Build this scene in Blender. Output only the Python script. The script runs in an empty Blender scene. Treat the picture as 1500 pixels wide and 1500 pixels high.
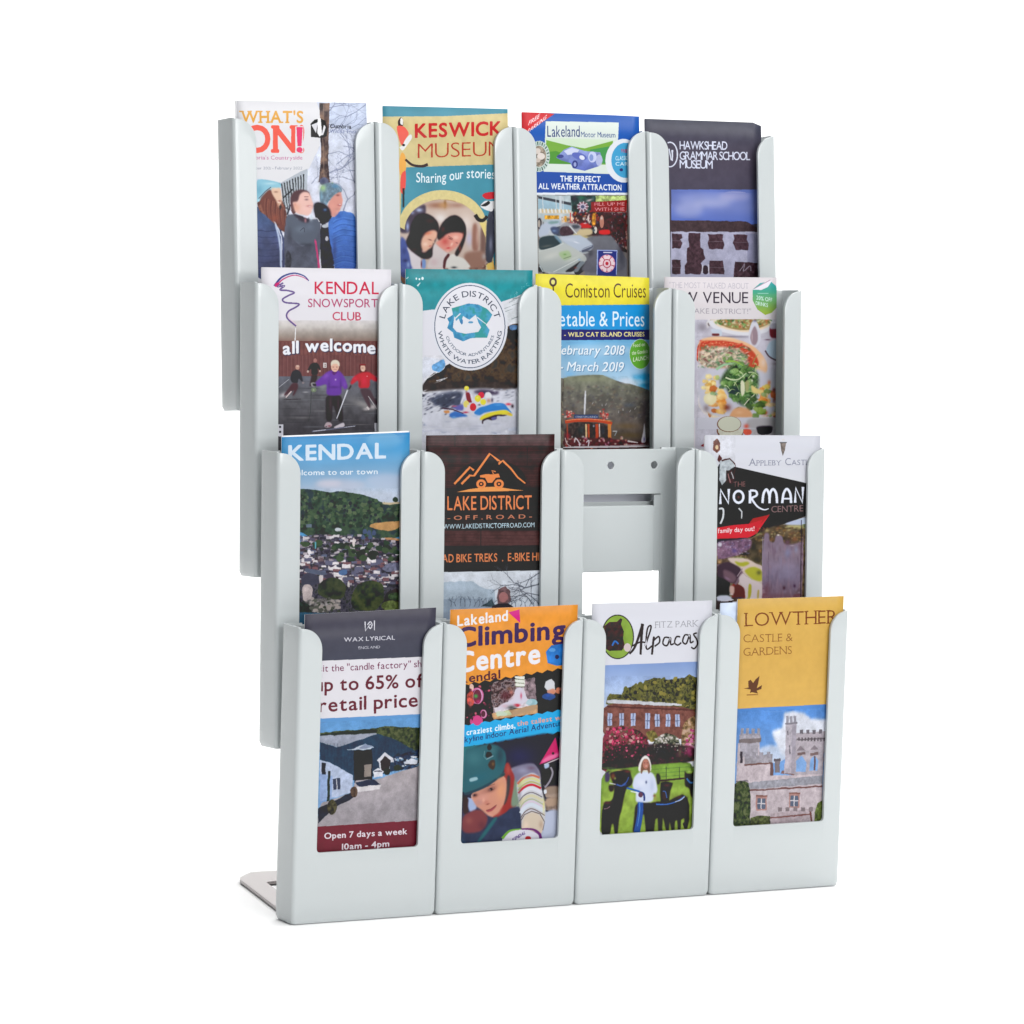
import bpy, bmesh, math, random
import numpy as np
from mathutils import Vector, Matrix

# ---------------------------------------------------------------- camera, light, exposure
scene = bpy.context.scene
C = scene.collection
MM = 0.001

cam_data = bpy.data.cameras.new('camera')
cam = bpy.data.objects.new('camera', cam_data)
C.objects.link(cam)
cam.location = (-1.229318, -2.444055, 0.523609)
cam.rotation_euler = (1.482465, -0.031827, -0.513867)
cam_data.sensor_width = 36.0
cam_data.lens = 36.0 * 6067.53 / 1500.0
cam_data.clip_start = 0.05
cam_data.clip_end = 100.0
scene.camera = cam

world = bpy.data.worlds.new('World')
scene.world = world
world.use_nodes = True
bg = world.node_tree.nodes['Background']
bg.inputs['Color'].default_value = (0.93, 0.97, 1.0, 1)
bg.inputs['Strength'].default_value = 0.14


def area(name, loc, target, size, power, colour=(1, 1, 1), size_y=None):
    d = bpy.data.lights.new(name, 'AREA')
    d.energy = power
    d.color = colour
    d.size = size
    if size_y:
        d.shape = 'RECTANGLE'
        d.size_y = size_y
    o = bpy.data.objects.new(name, d)
    C.objects.link(o)
    o.location = loc
    o.rotation_euler = (Vector(target) - Vector(loc)).to_track_quat('-Z', 'Y').to_euler()
    return o


area('overhead_softbox', (0.9, 0.3, 2.3), (0.45, 0.25, 0.0), 2.6, 80, (1.0, 0.99, 0.98), 2.6)
area('front_softbox', (0.5, -3.1, 1.35), (0.2, 0.0, 0.3), 2.2, 74, (1.0, 1.0, 1.0), 1.5)
area('small_softbox', (-0.75, -0.75, 2.3), (0.2, 0.0, 0.3), 0.6, 8.5, (1.0, 1.0, 1.0), 0.6)
area('backdrop_lamp', (2.4, 2.3, 3.3), (2.8, 4.0, 0.4), 4.5, 135, (1.0, 1.0, 1.0), 1.0)

scene.view_settings.view_transform = 'Standard'
scene.view_settings.look = 'None'
scene.view_settings.exposure = 0.0
scene.view_settings.gamma = 1.0
scene.cycles.max_bounces = 8
scene.cycles.use_denoising = True


# ---------------------------------------------------------------- helpers
def lin(c):
    out = []
    for v in c[:3]:
        v = v / 255.0
        out.append(v / 12.92 if v <= 0.04045 else ((v + 0.055) / 1.055) ** 2.4)
    return tuple(out) + (1.0,)


def material(name, colour, rough=0.5, coat=0.0, bump=0.0, bump_scale=400, var=0.0, metallic=0.0, spec=0.5, var_scale=6):
    m = bpy.data.materials.new(name)
    m.use_nodes = True
    nt = m.node_tree
    b = nt.nodes['Principled BSDF']
    b.inputs['Roughness'].default_value = rough
    b.inputs['Metallic'].default_value = metallic
    b.inputs['Coat Weight'].default_value = coat
    b.inputs['Coat Roughness'].default_value = 0.12
    b.inputs['Specular IOR Level'].default_value = spec
    tc = nt.nodes.new('ShaderNodeTexCoord')
    n = nt.nodes.new('ShaderNodeTexNoise')
    n.inputs['Scale'].default_value = var_scale
    n.inputs['Detail'].default_value = 5
    nt.links.new(tc.outputs['Object'], n.inputs['Vector'])
    ramp = nt.nodes.new('ShaderNodeMix')
    ramp.data_type = 'RGBA'
    ramp.inputs['A'].default_value = tuple(v * (1 - var) for v in colour[:3]) + (1,)
    ramp.inputs['B'].default_value = tuple(min(1, v * (1 + var)) for v in colour[:3]) + (1,)
    nt.links.new(n.outputs['Fac'], ramp.inputs['Factor'])
    nt.links.new(ramp.outputs['Result'], b.inputs['Base Color'])
    if bump:
        n2 = nt.nodes.new('ShaderNodeTexNoise')
        n2.inputs['Scale'].default_value = bump_scale
        n2.inputs['Detail'].default_value = 3
        nt.links.new(tc.outputs['Object'], n2.inputs['Vector'])
        bp = nt.nodes.new('ShaderNodeBump')
        bp.inputs['Strength'].default_value = bump
        bp.inputs['Distance'].default_value = 0.0005
        nt.links.new(n2.outputs['Fac'], bp.inputs['Height'])
        nt.links.new(bp.outputs['Normal'], b.inputs['Normal'])
    return m


PLASTIC = material('pale_grey_plastic', (0.478, 0.512, 0.518, 1), rough=0.2, bump=0.05, bump_scale=90, var=0.012, spec=0.5)
PLASTIC_DARK = material('metal_foot_plate', (0.33, 0.30, 0.295, 1), rough=0.35, metallic=0.5, bump=0.05, bump_scale=300, var=0.05)
PAPER = material('white_paper', (0.78, 0.78, 0.80, 1), rough=0.6, bump=0.1, bump_scale=900, var=0.02)
GROUND = material('white_ground', (0.93, 0.93, 0.93, 1), rough=0.9, bump=0.05, bump_scale=60, var=0.01, spec=0.1)


def mesh_obj(name, verts, faces, mat, parent=None, smooth=None):
    me = bpy.data.meshes.new(name)
    me.from_pydata(verts, [], faces)
    me.update()
    if mat:
        me.materials.append(mat)
    o = bpy.data.objects.new(name, me)
    C.objects.link(o)
    o.parent = parent
    if smooth is not None:
        me.shade_smooth()
    return o


def smooth_by_angle(me, deg=38, flat=False):
    bm = bmesh.new()
    bm.from_mesh(me)
    for f in bm.faces:
        f.smooth = not (flat and abs(f.normal.y) > .999)
    for e in bm.edges:
        if len(e.link_faces) == 2:
            e.smooth = e.calc_face_angle(0) < math.radians(deg)
        else:
            e.smooth = True
    bm.to_mesh(me)
    bm.free()


def bake_modifiers(o):
    """replace the mesh by its evaluated version so copies can share it"""
    dg = bpy.context.evaluated_depsgraph_get()
    ev = o.evaluated_get(dg)
    me = bpy.data.meshes.new_from_object(ev)
    o.modifiers.clear()
    o.data = me
    return o


# ---------------------------------------------------------------- the ground and backdrop
gv, gf = [], []
prof = [(-6.0, 0.0), (-2.0, 0.0), (0.0, 0.0), (1.5, 0.0), (2.6, 0.0)]
nx = 9
for i in range(nx):
    x = -7 + 14 * i / (nx - 1)
    for (y, z) in prof:
        gv.append((x, y, z - 0.0005))
for i in range(nx - 1):
    for j in range(len(prof) - 1):
        a = i * len(prof) + j
        gf.append((a, a + len(prof), a + len(prof) + 1, a + 1))
ground = mesh_obj('ground', gv, gf, GROUND)
ground['kind'] = 'structure'
gv, gf = [], []
prof = [(2.6 + 1.4 * math.sin(t * math.pi / 2 / 12), 1.4 - 1.4 * math.cos(t * math.pi / 2 / 12)) for t in range(13)] + [(4.0, 5.0)]
for i in range(nx):
    x = -7 + 14 * i / (nx - 1)
    for (y, z) in prof:
        gv.append((x, y, z - 0.0005))
for i in range(nx - 1):
    for j in range(len(prof) - 1):
        a = i * len(prof) + j
        gf.append((a, a + len(prof), a + len(prof) + 1, a + 1))
drop = mesh_obj('backdrop', gv, gf, GROUND, smooth=True)
drop['kind'] = 'structure'

# ---------------------------------------------------------------- the rack
H = 200.0
D = 26.4
PW = 109.5
#        tilt, y, z (mm), first x, column pitch, per-pocket height shift
TIERS = [
    (0.0, 0.0, 0.0, 0.1, 110.05, (0, 0, 0, 0)),
    (0.040587, 30.11, 114.1, -0.82, 110.46, (.26, .31, -.16, -.64)),
    (0.05213, 66.56, 226.42, -1.5, 110.77, (.12, .58, -.39, -.79)),
    (0.095338, 102.25, 337.14, -0.53, 110.46, (.4, 1.1, .9, .6)),
]

rack = bpy.data.objects.new('leaflet_rack', None)
rack.empty_display_size = 0.05
C.objects.link(rack)
rack.location = (0.22, 0.03, 0)
rack['label'] = 'pale grey plastic leaflet rack of sixteen pockets in four stepped tiers'
rack['category'] = 'leaflet rack'


def tier_matrix(r, c):
    t, ty, tz, x0, pitch, dz = TIERS[r]
    ct, st = math.cos(t), math.sin(t)
    h = dz[c]
    return Matrix.Translation(((x0 + c * pitch) * MM, (ty + h * st) * MM, (tz + h * ct) * MM)) @ Matrix.Rotation(-t, 4, 'X')


def pocket_mesh():
    """C-shaped tray swept round its plan: open back, U-shaped window in front"""
    R, xl, xr, hw, rt, rw = 2.8, 17.3, 94.2, 47.8, 14.5, 2.6
    X1 = PW
    cols = []          # (x, d, low_top, h_split, full_top)  plan positions from the back left round to back right

    def add(x, d, kind, top):
        cols.append((x, d, kind, top))
    bi = 14.0
    RB = 3.0
    add(bi, D, 'side', H)
    add(RB + 2, D, 'side', H)
    for k in range(5):
        a = k / 4 * math.pi / 2
        add(RB - RB * math.sin(a), D - RB + RB * math.cos(a), 'side', H)
    for d in (18.0, 12.0):
        add(0, d, 'side', H)
    for k in range(7):
        a = k / 6 * math.pi / 2
        add(R - R * math.cos(a), R - R * math.sin(a), 'side', H - 0.9 * math.sin(a))
    # front left flange
    for k in range(1, 15):
        x = R + (xl - R) * (1 - (1 - k / 14) ** 1.6)
        xc = xl - rt
        top = H - 0.9
        if x > xc:
            top = H - 0.9 - rt + math.sqrt(max(0, rt * rt - (x - xc) ** 2))
        add(x, 0, 'side', top)
    # window columns (low front panel)
    xs = [xl + rw * (1 - math.cos(k / 5 * math.pi / 2)) for k in range(1, 6)]
    xs += [xl + rw + (xr - xl - 2 * rw) * k / 8 for k in range(1, 8)]
    xs += [xr - rw * (1 - math.cos(k / 5 * math.pi / 2)) for k in range(5, 0, -1)]
    for x in xs:
        e = 0
        if x < xl + rw:
            e = rw - math.sqrt(max(0, rw * rw - (xl + rw - x) ** 2))
        if x > xr - rw:
            e = rw - math.sqrt(max(0, rw * rw - (x - xr + rw) ** 2))
        add(x, 0, 'win', hw + e)
    W1 = X1 - xr
    for k in range(14, 0, -1):
        x = X1 - R - (W1 - R) * (1 - (1 - k / 14) ** 1.6)
        xc = xr + rt
        top = H - 0.9
        rr = min(rt, W1 - 1.0)
        xc = xr + rr
        if x < xc:
            top = H - 0.9 - rr * 1.0 + math.sqrt(max(0, rr * rr - (x - xc) ** 2))
        add(x, 0, 'side', top)
    for k in range(6, -1, -1):
        a = k / 6 * math.pi / 2
        add(X1 - R + R * math.cos(a), R - R * math.sin(a), 'side', H - 0.9 * math.sin(a))
    for d in (12.0, 18.0):
        add(X1, d, 'side', H)
    for k in range(4, -1, -1):
        a = k / 4 * math.pi / 2
        add(X1 - RB + RB * math.sin(a), D - RB + RB * math.cos(a), 'side', H)
    add(X1 - RB - 2, D, 'side', H)
    add(X1 - bi, D, 'side', H)
    split = hw + rw
    lowrows = [0, .03, .3, .6, 1.0]
    uprows = [.2, .5, .8, .93, 1.0]
    verts, faces = [], []
    idx = {}
    br = 3.0
    for ci, (x, d, kind, top) in enumerate(cols):
        lowtop = split if kind == 'side' else top
        z0 = 0.0
        hs = [lowtop * f for f in lowrows]
        hs[1] = br
        if kind == 'side':
            hs += [split + (top - split) * f for f in uprows]
        # round the bottom corner a little inward
        cx, cd = X1 / 2, D / 2
        for ri, h in enumerate(hs):
            xx, dd = x, d
            if ri == 0:
                xx = x + (1.2 if x < 3 else (-1.2 if x > X1 - 3 else 0))
                dd = d + (1.2 if d < 2 else (-1.2 if d > D - 2 else 0))
                h = 0.0
            idx[(ci, ri)] = len(verts)
            verts.append((xx * MM, dd * MM, h * MM))
    n = len(cols)
    for ci in range(n - 1):
        rows = 4 if 'win' in (cols[ci][2], cols[ci + 1][2]) else 9
        for ri in range(rows):
            faces.append((idx[(ci, ri)], idx[(ci + 1, ri)], idx[(ci + 1, ri + 1)], idx[(ci, ri + 1)]))
    # fill the floor of the pocket
    faces.append(tuple(idx[(ci, 0)] for ci in range(n - 1, -1, -1)))
    o = mesh_obj('pocket', verts, faces, PLASTIC)
    bm = bmesh.new()
    bm.from_mesh(o.data)
    bmesh.ops.triangulate(bm, faces=[f for f in bm.faces if len(f.verts) > 4])
    bmesh.ops.recalc_face_normals(bm, faces=bm.faces)
    # outward: the front panel must face -y
    f0 = min(bm.faces, key=lambda f: abs(f.calc_center_median().x - .055) + abs(f.calc_center_median().y) * 10 + abs(f.calc_center_median().z - .02))
    if f0.normal.y > 0:
        bmesh.ops.reverse_faces(bm, faces=bm.faces)
    bm.to_mesh(o.data)
    bm.free()
    s = o.modifiers.new('wall', 'SOLIDIFY')
    s.thickness = 2.2 * MM
    s.offset = -1
    s.use_even_offset = True
    b = o.modifiers.new('rim', 'BEVEL')
    b.width = 0.95 * MM
    b.segments = 3
    b.limit_method = 'ANGLE'
    b.angle_limit = math.radians(50)
    bake_modifiers(o)
    smooth_by_angle(o.data, 40)
    return o


def plate(outline, holes, y0, y1, name, mat, bevel=0.5):
    """flat plate with holes in the x-z plane (mm), extruded from y0 to y1"""
    bm = bmesh.new()
    for loop in [outline] + holes:
        vs = [bm.verts.new((x * MM, y0 * MM, z * MM)) for x, z in loop]
        for i in range(len(vs)):
            bm.edges.new((vs[i], vs[(i + 1) % len(vs)]))
    bmesh.ops.triangle_fill(bm, use_beauty=True, use_dissolve=False, edges=bm.edges[:])
    bmesh.ops.dissolve_limit(bm, angle_limit=0.01, verts=bm.verts[:], edges=bm.edges[:])
    faces = bm.faces[:]
    ex = bmesh.ops.extrude_face_region(bm, geom=faces)
    bmesh.ops.translate(bm, verts=[g for g in ex['geom'] if isinstance(g, bmesh.types.BMVert)], vec=(0, (y1 - y0) * MM, 0))
    bmesh.ops.recalc_face_normals(bm, faces=bm.faces)
    me = bpy.data.meshes.new(name)
    bm.to_mesh(me)
    bm.free()
    me.materials.append(mat)
    o = bpy.data.objects.new(name, me)
    C.objects.link(o)
    if bevel:
        b = o.modifiers.new('edge', 'BEVEL')
        b.width = bevel * MM
        b.segments = 2
        b.limit_method = 'ANGLE'
        b.angle_limit = math.radians(40)
        bake_modifiers(o)
    smooth_by_angle(o.data, 40, True)
    return o


def rounded(x0, z0, x1, z1, r, n=5):
    pts = []
    for cx, cz, a0 in ((x1 - r, z1 - r, 0), (x0 + r, z1 - r, 90), (x0 + r, z0 + r, 180), (x1 - r, z0 + r, 270)):
        for k in range(n + 1):
            a = math.radians(a0 + 90 * k / n)
            pts.append((cx + r * math.cos(a), cz + r * math.sin(a)))
    return pts


def circle(cx, cz, r, n=20):
    return [(cx + r * math.cos(2 * math.pi * k / n), cz + r * math.sin(2 * math.pi * k / n)) for k in range(n)]


pocket0 = pocket_mesh()
# back wall: fixing holes above, one tall opening below that a tongue plate half fills
back0 = plate(rounded(2.4, 2.4, PW - 2.4, H - 1.0, 2.0, 3),
              [circle(17, 187.5, 2.7), circle(53.3, 187.5, 2.7), circle(89.3, 187.5, 2.7), rounded(14, 14, 95.6, 167.0, 1.6)],
              23.6, 25.6, 'back_panel', PLASTIC, 0.4)
tongue0 = plate(rounded(13.0, 112.0, 90.0, 159.0, 2.0), [], 23.2, 25.3, 'back_tongue', PLASTIC, 0.9)
cheek0 = plate(rounded(89.6, 112.0, 96.6, 166.4, 1.2), [], 23.9, 25.0, 'tongue_edge', PLASTIC, 0.3)

parts = []
first = True
for r in range(4):
    for c in range(4):
        if first:
            po, ba, to, ck = pocket0, back0, tongue0, cheek0
            first = False
        else:
            po, ba, to, ck = pocket0.copy(), back0.copy(), tongue0.copy(), cheek0.copy()
            for o in (po, ba, to, ck):
                C.objects.link(o)
        po.parent = rack
        po.matrix_parent_inverse = Matrix.Identity(4)
        po.matrix_local = Matrix.Translation(-Vector(rack.location)) @ tier_matrix(r, c)
        for o in (ba, to, ck):
            o.parent = po
            o.matrix_parent_inverse = Matrix.Identity(4)
            o.matrix_local = Matrix.Identity(4)
        if (r, c) == (1, 2):
            po['label'] = 'only pocket without a leaflet, its back wall and holes showing'

# foot plates on the ground with struts up the back
def foot(xc):
    off = xc - 64
    out = [(8.3, 28), (12, 46), (32, 138), (34.5, 151), (39, 160), (47, 168.5), (54, 175), (64, 176), (74, 175), (85, 170.5), (93, 163), (98, 152), (101, 138), (117, 46), (119.7, 28)]
    hole = [(36, 60), (42.6, 110), (47.5, 134), (50, 137.8), (54, 138.7), (74, 138.7), (78, 137.8), (80.5, 134), (85.4, 110), (92, 60)]
    o = plate([(x + off, y) for x, y in out], [[(x + off, y) for x, y in hole]], 0, -2.5, 'foot_plate', PLASTIC_DARK, 0.6)
    # the plate was drawn in x-z: lay it down so that z becomes y
    o.data.transform(Matrix(((1, 0, 0, 0), (0, 0, 1, 0), (0, -1, 0, 0), (0, 0, 0, 1))))
    o.data.transform(Matrix.Translation((0, 0, 0.4 * MM)))
    o.parent = rack
    o.location = -Vector(rack.location)
    return o


foot(64)
foot(374)
path = [(29, 3), (60.5, 112), (98, 224), (137, 336), (160, 520)]
for xc in (55, 385):
    vv, ff = [], []
    for (y, z) in path:
        for dx in (-14, 14):
            for dy in (0, 2.5):
                vv.append(((xc + dx) * MM, (y + dy) * MM, z * MM))
    for i in range(len(path) - 1):
        a = i * 4
        b = a + 4
        ff += [(a, a + 2, b + 2, b), (a + 1, b + 1, b + 3, a + 3), (a, b, b + 1, a + 1), (a + 2, a + 3, b + 3, b + 2)]
    n = len(vv)
    ff += [(0, 1, 3, 2), (n - 4, n - 2, n - 1, n - 3)]
    s = mesh_obj('support_strut', vv, ff, PLASTIC_DARK, rack)
    s.location = -Vector(rack.location)

# ---------------------------------------------------------------- printing: a small painter for the leaflet covers
PX, PY = 495, 1050          # 5 px per millimetre on a 99 x 210 mm sheet
rng0 = np.random.RandomState(7)


def value_noise(n, cells, seed):
    rs = np.random.RandomState(seed)
    g = rs.rand(cells + 1, cells + 1)
    t = np.linspace(0, cells, n, endpoint=False)
    i = t.astype(int)
    f = t - i
    f = f * f * (3 - 2 * f)
    a = g[i][:, i] * (1 - f)[None, :] + g[i][:, i + 1] * f[None, :]
    b = g[i + 1][:, i] * (1 - f)[None, :] + g[i + 1][:, i + 1] * f[None, :]
    return a * (1 - f)[:, None] + b * f[:, None]


NOISE = {}


def noise(kind, seed):
    """'fine', 'mid', 'soft' multi-octave fields, 0..1"""
    key = (kind, seed % 3)
    if key not in NOISE:
        base = {'fine': 110, 'mid': 42, 'soft': 12}[kind]
        a = np.zeros((1100, 1100))
        w = 1.0
        tot = 0
        for k in range(3):
            a += w * value_noise(1100, base * 2 ** k, seed % 3 * 17 + k)
            tot += w
            w *= 0.6
        a /= tot
        NOISE[key] = np.clip((a - 0.5) * 1.9 + 0.5, 0, 1)
    return NOISE[key]


GLYPHS = {}


def glyph(ch, bold):
    key = (ch, bold)
    if key in GLYPHS:
        return GLYPHS[key]
    cu = bpy.data.curves.new('letter', 'FONT')
    cu.body = ch
    cu.size = 1.0
    cu.resolution_u = 4
    cu.offset = bold
    ob = bpy.data.objects.new('letter', cu)
    C.objects.link(ob)
    dg = bpy.context.evaluated_depsgraph_get()
    me = ob.evaluated_get(dg).to_mesh()
    me.calc_loop_triangles()
    v = np.array([(p.co.x, p.co.y) for p in me.vertices]) if len(me.vertices) else np.zeros((0, 2))
    t = np.array([tuple(tr.vertices) for tr in me.loop_triangles]) if len(me.loop_triangles) else np.zeros((0, 3), int)
    ob.evaluated_get(dg).to_mesh_clear()
    bpy.data.objects.remove(ob)
    bpy.data.curves.remove(cu)
    GLYPHS[key] = (v, t)
    return GLYPHS[key]


_hv, _ = glyph('H', 0.0)
CAP = _hv[:, 1].max()

SERIFS = {'A': [(.0, 0), (1., 0)], 'B': [(.08, 0), (.08, 1)], 'C': [], 'D': [(.08, 0), (.08, 1)], 'E': [(.08, 0), (.08, 1)],
          'F': [(.08, 0), (.08, 1)], 'G': [], 'H': [(.08, 0), (.08, 1), (.92, 0), (.92, 1)], 'I': [(.5, 0), (.5, 1)],
          'K': [(.08, 0), (.08, 1), (.95, 0), (.9, 1)], 'L': [(.08, 0), (.08, 1)], 'M': [(.06, 0), (.06, 1), (.94, 0), (.94, 1)],
          'N': [(.06, 0), (.06, 1), (.94, 1)], 'P': [(.08, 0), (.08, 1)], 'R': [(.08, 0), (.08, 1), (.98, 0)],
          'T': [(.5, 0)], 'U': [(.06, 1), (.94, 1)], 'V': [(.0, 1), (1., 1)], 'W': [(.0, 1), (1., 1), (.5, 1)],
          'Y': [(.5, 0), (.0, 1), (1., 1)], 'X': [(.0, 0), (1, 0), (.0, 1), (1, 1)], 'Z': []}


def layout(s, bold, track, serif):
    """glyph outlines of a line set at cap height 1 from x = 0; returns list of triangle arrays and the length"""
    out = []
    x = 0.0
    for ch in s:
        if ch == ' ':
            x += 0.36 + track
            continue
        v, t = glyph(ch, bold)
        if not len(v):
            x += .3
            continue
        v = v / CAP
        x0, x1 = v[:, 0].min(), v[:, 0].max()
        tri = (v - (x0, 0))[t] + (x, 0)
        lst = [tri]
        if serif and ch in SERIFS:
            w = x1 - x0
            hw = serif * .16
            th = 0.045 + serif * .02
            for fx, top in SERIFS[ch]:
                cx = x + w * fx
                y0, y1 = (1 - th, 1.0) if top else (0, th)
                q = np.array([[(cx - hw, y0), (cx + hw, y0), (cx + hw, y1)], [(cx - hw, y0), (cx + hw, y1), (cx - hw, y1)]])
                lst.append(q)
        out.append((np.concatenate(lst), x + (x1 - x0) / 2))
        x += (x1 - x0) + 0.13 + track
    return out, x - 0.13 - track


WARP = [value_noise(1100, 70, 91), value_noise(1100, 70, 92)]


class Art:
    def __init__(self, quad, crop, base):
        # homography from photo pixels of the leaflet's four corners to its sheet
        src = np.array(quad, float).reshape(4, 2)
        dst = np.array([(0, 0), (PX, 0), (PX, PY), (0, PY)], float)
        A = []
        b = []
        for (x, y), (u, v) in zip(src, dst):
            A.append([x, y, 1, 0, 0, 0, -u * x, -u * y])
            A.append([0, 0, 0, x, y, 1, -v * x, -v * y])
            b += [u, v]
        h = np.linalg.solve(np.array(A), np.array(b))
        self.Hm = np.append(h, 1).reshape(3, 3)
        self.crop = crop
        self.img = np.empty((PY, PX, 3), np.float32)
        self.img[:] = base
        self.seed = 1
        self.sm = False
        self.rs = random.Random(str(crop))

    def m(self, pts):
        p = np.asarray(pts, float)
        sh = p.shape
        p = p.reshape(-1, 2)
        cx, cy, s = self.crop
        p = np.column_stack((p[:, 0] / s + cx, p[:, 1] / s + cy, np.ones(len(p))))
        q = p @ self.Hm.T
        return (q[:, :2] / q[:, 2:3]).reshape(sh)

    def mask(self, pts, mapped=False, pad=0):
        q = np.asarray(pts, float) if mapped else self.m(pts)
        x0, y0 = np.floor(q.min(0)).astype(int)
        x1, y1 = np.ceil(q.max(0)).astype(int) + 1
        x0, y0, x1, y1 = max(x0 - pad, 0), max(y0 - pad, 0), min(x1 + pad, PX), min(y1 + pad, PY)
        if x1 <= x0 or y1 <= y0:
            return None
        X = np.arange(x0, x1) + .5
        Y = (np.arange(y0, y1) + .5)[:, None]
        m = np.zeros((y1 - y0, x1 - x0), bool)
        n = len(q)
        for i in range(n):
            ax, ay = q[i]
            bx, by = q[(i + 1) % n]
            if ay == by:
                continue
            cross = (ay > Y) != (by > Y)
            xi = ax + (Y - ay) * (bx - ax) / (by - ay)
            m ^= cross & (X[None, :] < xi)
        return (slice(y0, y1), slice(x0, x1)), m

    def put(self, r, col, n=0.0, kind='fine', alpha=1.0, pal=None, soft=0):
        if r is None:
            return
        sl, m = r
        if soft:
            m = m.astype(np.float32)
            for _ in range(2):
                for ax in (0, 1):
                    cs = np.cumsum(np.pad(m, [(soft + 1, soft) if q == ax else (0, 0) for q in (0, 1)]), ax)
                    m = (cs[2 * soft + 1:] - cs[:-2 * soft - 1]) / (2 * soft + 1) if ax == 0 else (cs[:, 2 * soft + 1:] - cs[:, :-2 * soft - 1]) / (2 * soft + 1)
        reg = self.img[sl]
        hgt, wid = m.shape
        if isinstance(col[0], (tuple, list)):
            k = len(col)
            t = np.linspace(0, k - 1, hgt) if hgt > 1 else np.zeros(1)
            i = np.clip(t.astype(int), 0, k - 2)
            f = (t - i)[:, None]
            cc = np.array(col, float)
            c = (cc[i] * (1 - f) + cc[i + 1] * f)[:, None, :] * np.ones((1, wid, 1))
        else:
            c = np.ones((hgt, wid, 1)) * np.array(col, float)
        self.seed += 7
        oy, ox = (self.seed * 37) % 45, (self.seed * 91) % 500
        if pal is not None:
            nz = noise(kind, self.seed)
            nz = np.roll(nz, (-(sl[0].start + oy), -(sl[1].start + ox)), (0, 1))[:hgt, :wid]
            k = len(pal)
            t = np.clip(nz * 1.25 - .12, 0, .9999) * (k - 1)
            i = t.astype(int)
            f = (t - i)[..., None]
            pc = np.array(pal, float)
            c = pc[i] * (1 - f) + pc[i + 1] * f
        elif n:
            nz = noise(kind, self.seed)
            nz = np.roll(nz, (-(sl[0].start + oy), -(sl[1].start + ox)), (0, 1))[:hgt, :wid]
            c = c * (1 + n * 2 * (nz[..., None] - .5))
        mm = (m * alpha)[..., None]
        reg[:] = reg * (1 - mm) + c * mm

    def poly(self, pts, col=(0, 0, 0), **k):
        if self.sm and 4 <= len(pts) < 24:
            p = np.asarray(pts, float)
            for _ in range(2):
                nx_ = np.roll(p, -1, 0)
                p = np.stack((p * .8 + nx_ * .2, p * .2 + nx_ * .8), 1).reshape(-1, 2)
            pts = p
        self.put(self.mask(pts, pad=2 * k.get('soft', 0)), col, **k)

    def rect(self, x0, y0, x1, y1, col=(0, 0, 0), **k):
        self.put(self.mask([(x0, y0), (x1, y0), (x1, y1), (x0, y1)]), col, **k)

    def ell(self, cx, cy, rx, ry, col=(0, 0, 0), rot=0, n_=26, **k):
        a = np.linspace(0, 2 * math.pi, n_, endpoint=False)
        c, s = math.cos(rot), math.sin(rot)
        x, y = rx * np.cos(a), ry * np.sin(a)
        self.poly(np.column_stack((cx + x * c - y * s, cy + x * s + y * c)), col, **k)

    def line(self, pts, w, col, w2=None, **k):
        p = np.array(pts, float)
        n = len(p)
        d = np.gradient(p, axis=0) if n > 2 else np.array([p[1] - p[0]] * 2)
        d /= np.maximum(np.linalg.norm(d, axis=1, keepdims=True), 1e-6)
        nn = np.column_stack((-d[:, 1], d[:, 0]))
        ww = np.linspace(w, w if w2 is None else w2, n)[:, None] / 2
        self.put(self.mask(np.concatenate((p + nn * ww, (p - nn * ww)[::-1]))), col, **k)

    def curve(self, pts, w, col, w2=None, **k):
        p = np.array(pts, float)
        t = np.linspace(0, len(p) - 1, (len(p) - 1) * 7 + 1)
        out = []
        for u in t:
            i = min(int(u), len(p) - 2)
            f = u - i
            p0, p1, p2, p3 = p[max(i - 1, 0)], p[i], p[i + 1], p[min(i + 2, len(p) - 1)]
            out.append(.5 * ((2 * p1) + (-p0 + p2) * f + (2 * p0 - 5 * p1 + 4 * p2 - p3) * f * f + (-p0 + 3 * p1 - 3 * p2 + p3) * f ** 3))
        self.line(out, w, col, w2, **k)

    def spk(self, pts, cols, count, smin, smax, asp=1.0, alpha=1.0, box=False):
        """many small marks scattered inside a polygon"""
        p = np.array(pts, float)
        lo, hi = p.min(0), p.max(0)
        r = self.rs
        for _ in range(count):
            x = r.uniform(lo[0], hi[0])
            y = r.uniform(lo[1], hi[1])
            inside = False
            for i in range(len(p)):
                ax, ay = p[i]
                bx, by = p[(i + 1) % len(p)]
                if (ay > y) != (by > y) and x < ax + (y - ay) * (bx - ax) / (by - ay):
                    inside = not inside
            if not inside:
                continue
            s = r.uniform(smin, smax)
            c = cols[r.randrange(len(cols))]
            a = r.uniform(0, 3.14)
            if box:
                self.rect(x - s * asp, y - s, x + s * asp, y + s * r.uniform(.4, 1), c, alpha=alpha)
            else:
                q = [(x + s * asp * math.cos(a + k * 1.257) * r.uniform(.6, 1.2), y + s * math.sin(a + k * 1.257) * r.uniform(.6, 1.2)) for k in range(5)]
                self.poly(q, c, alpha=alpha)

    def branch(self, x, y, ang, ln, w, col, depth=4, alpha=1.0):
        r = self.rs
        x1, y1 = x + ln * math.cos(ang), y + ln * math.sin(ang)
        self.line([(x, y), (x1, y1)], w, col, w * .7, alpha=alpha)
        if depth > 0:
            for k in range(2):
                self.branch(x1, y1, ang + r.uniform(-.8, .8), ln * r.uniform(.65, .9), w * .68, col, depth - 1, alpha)

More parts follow.
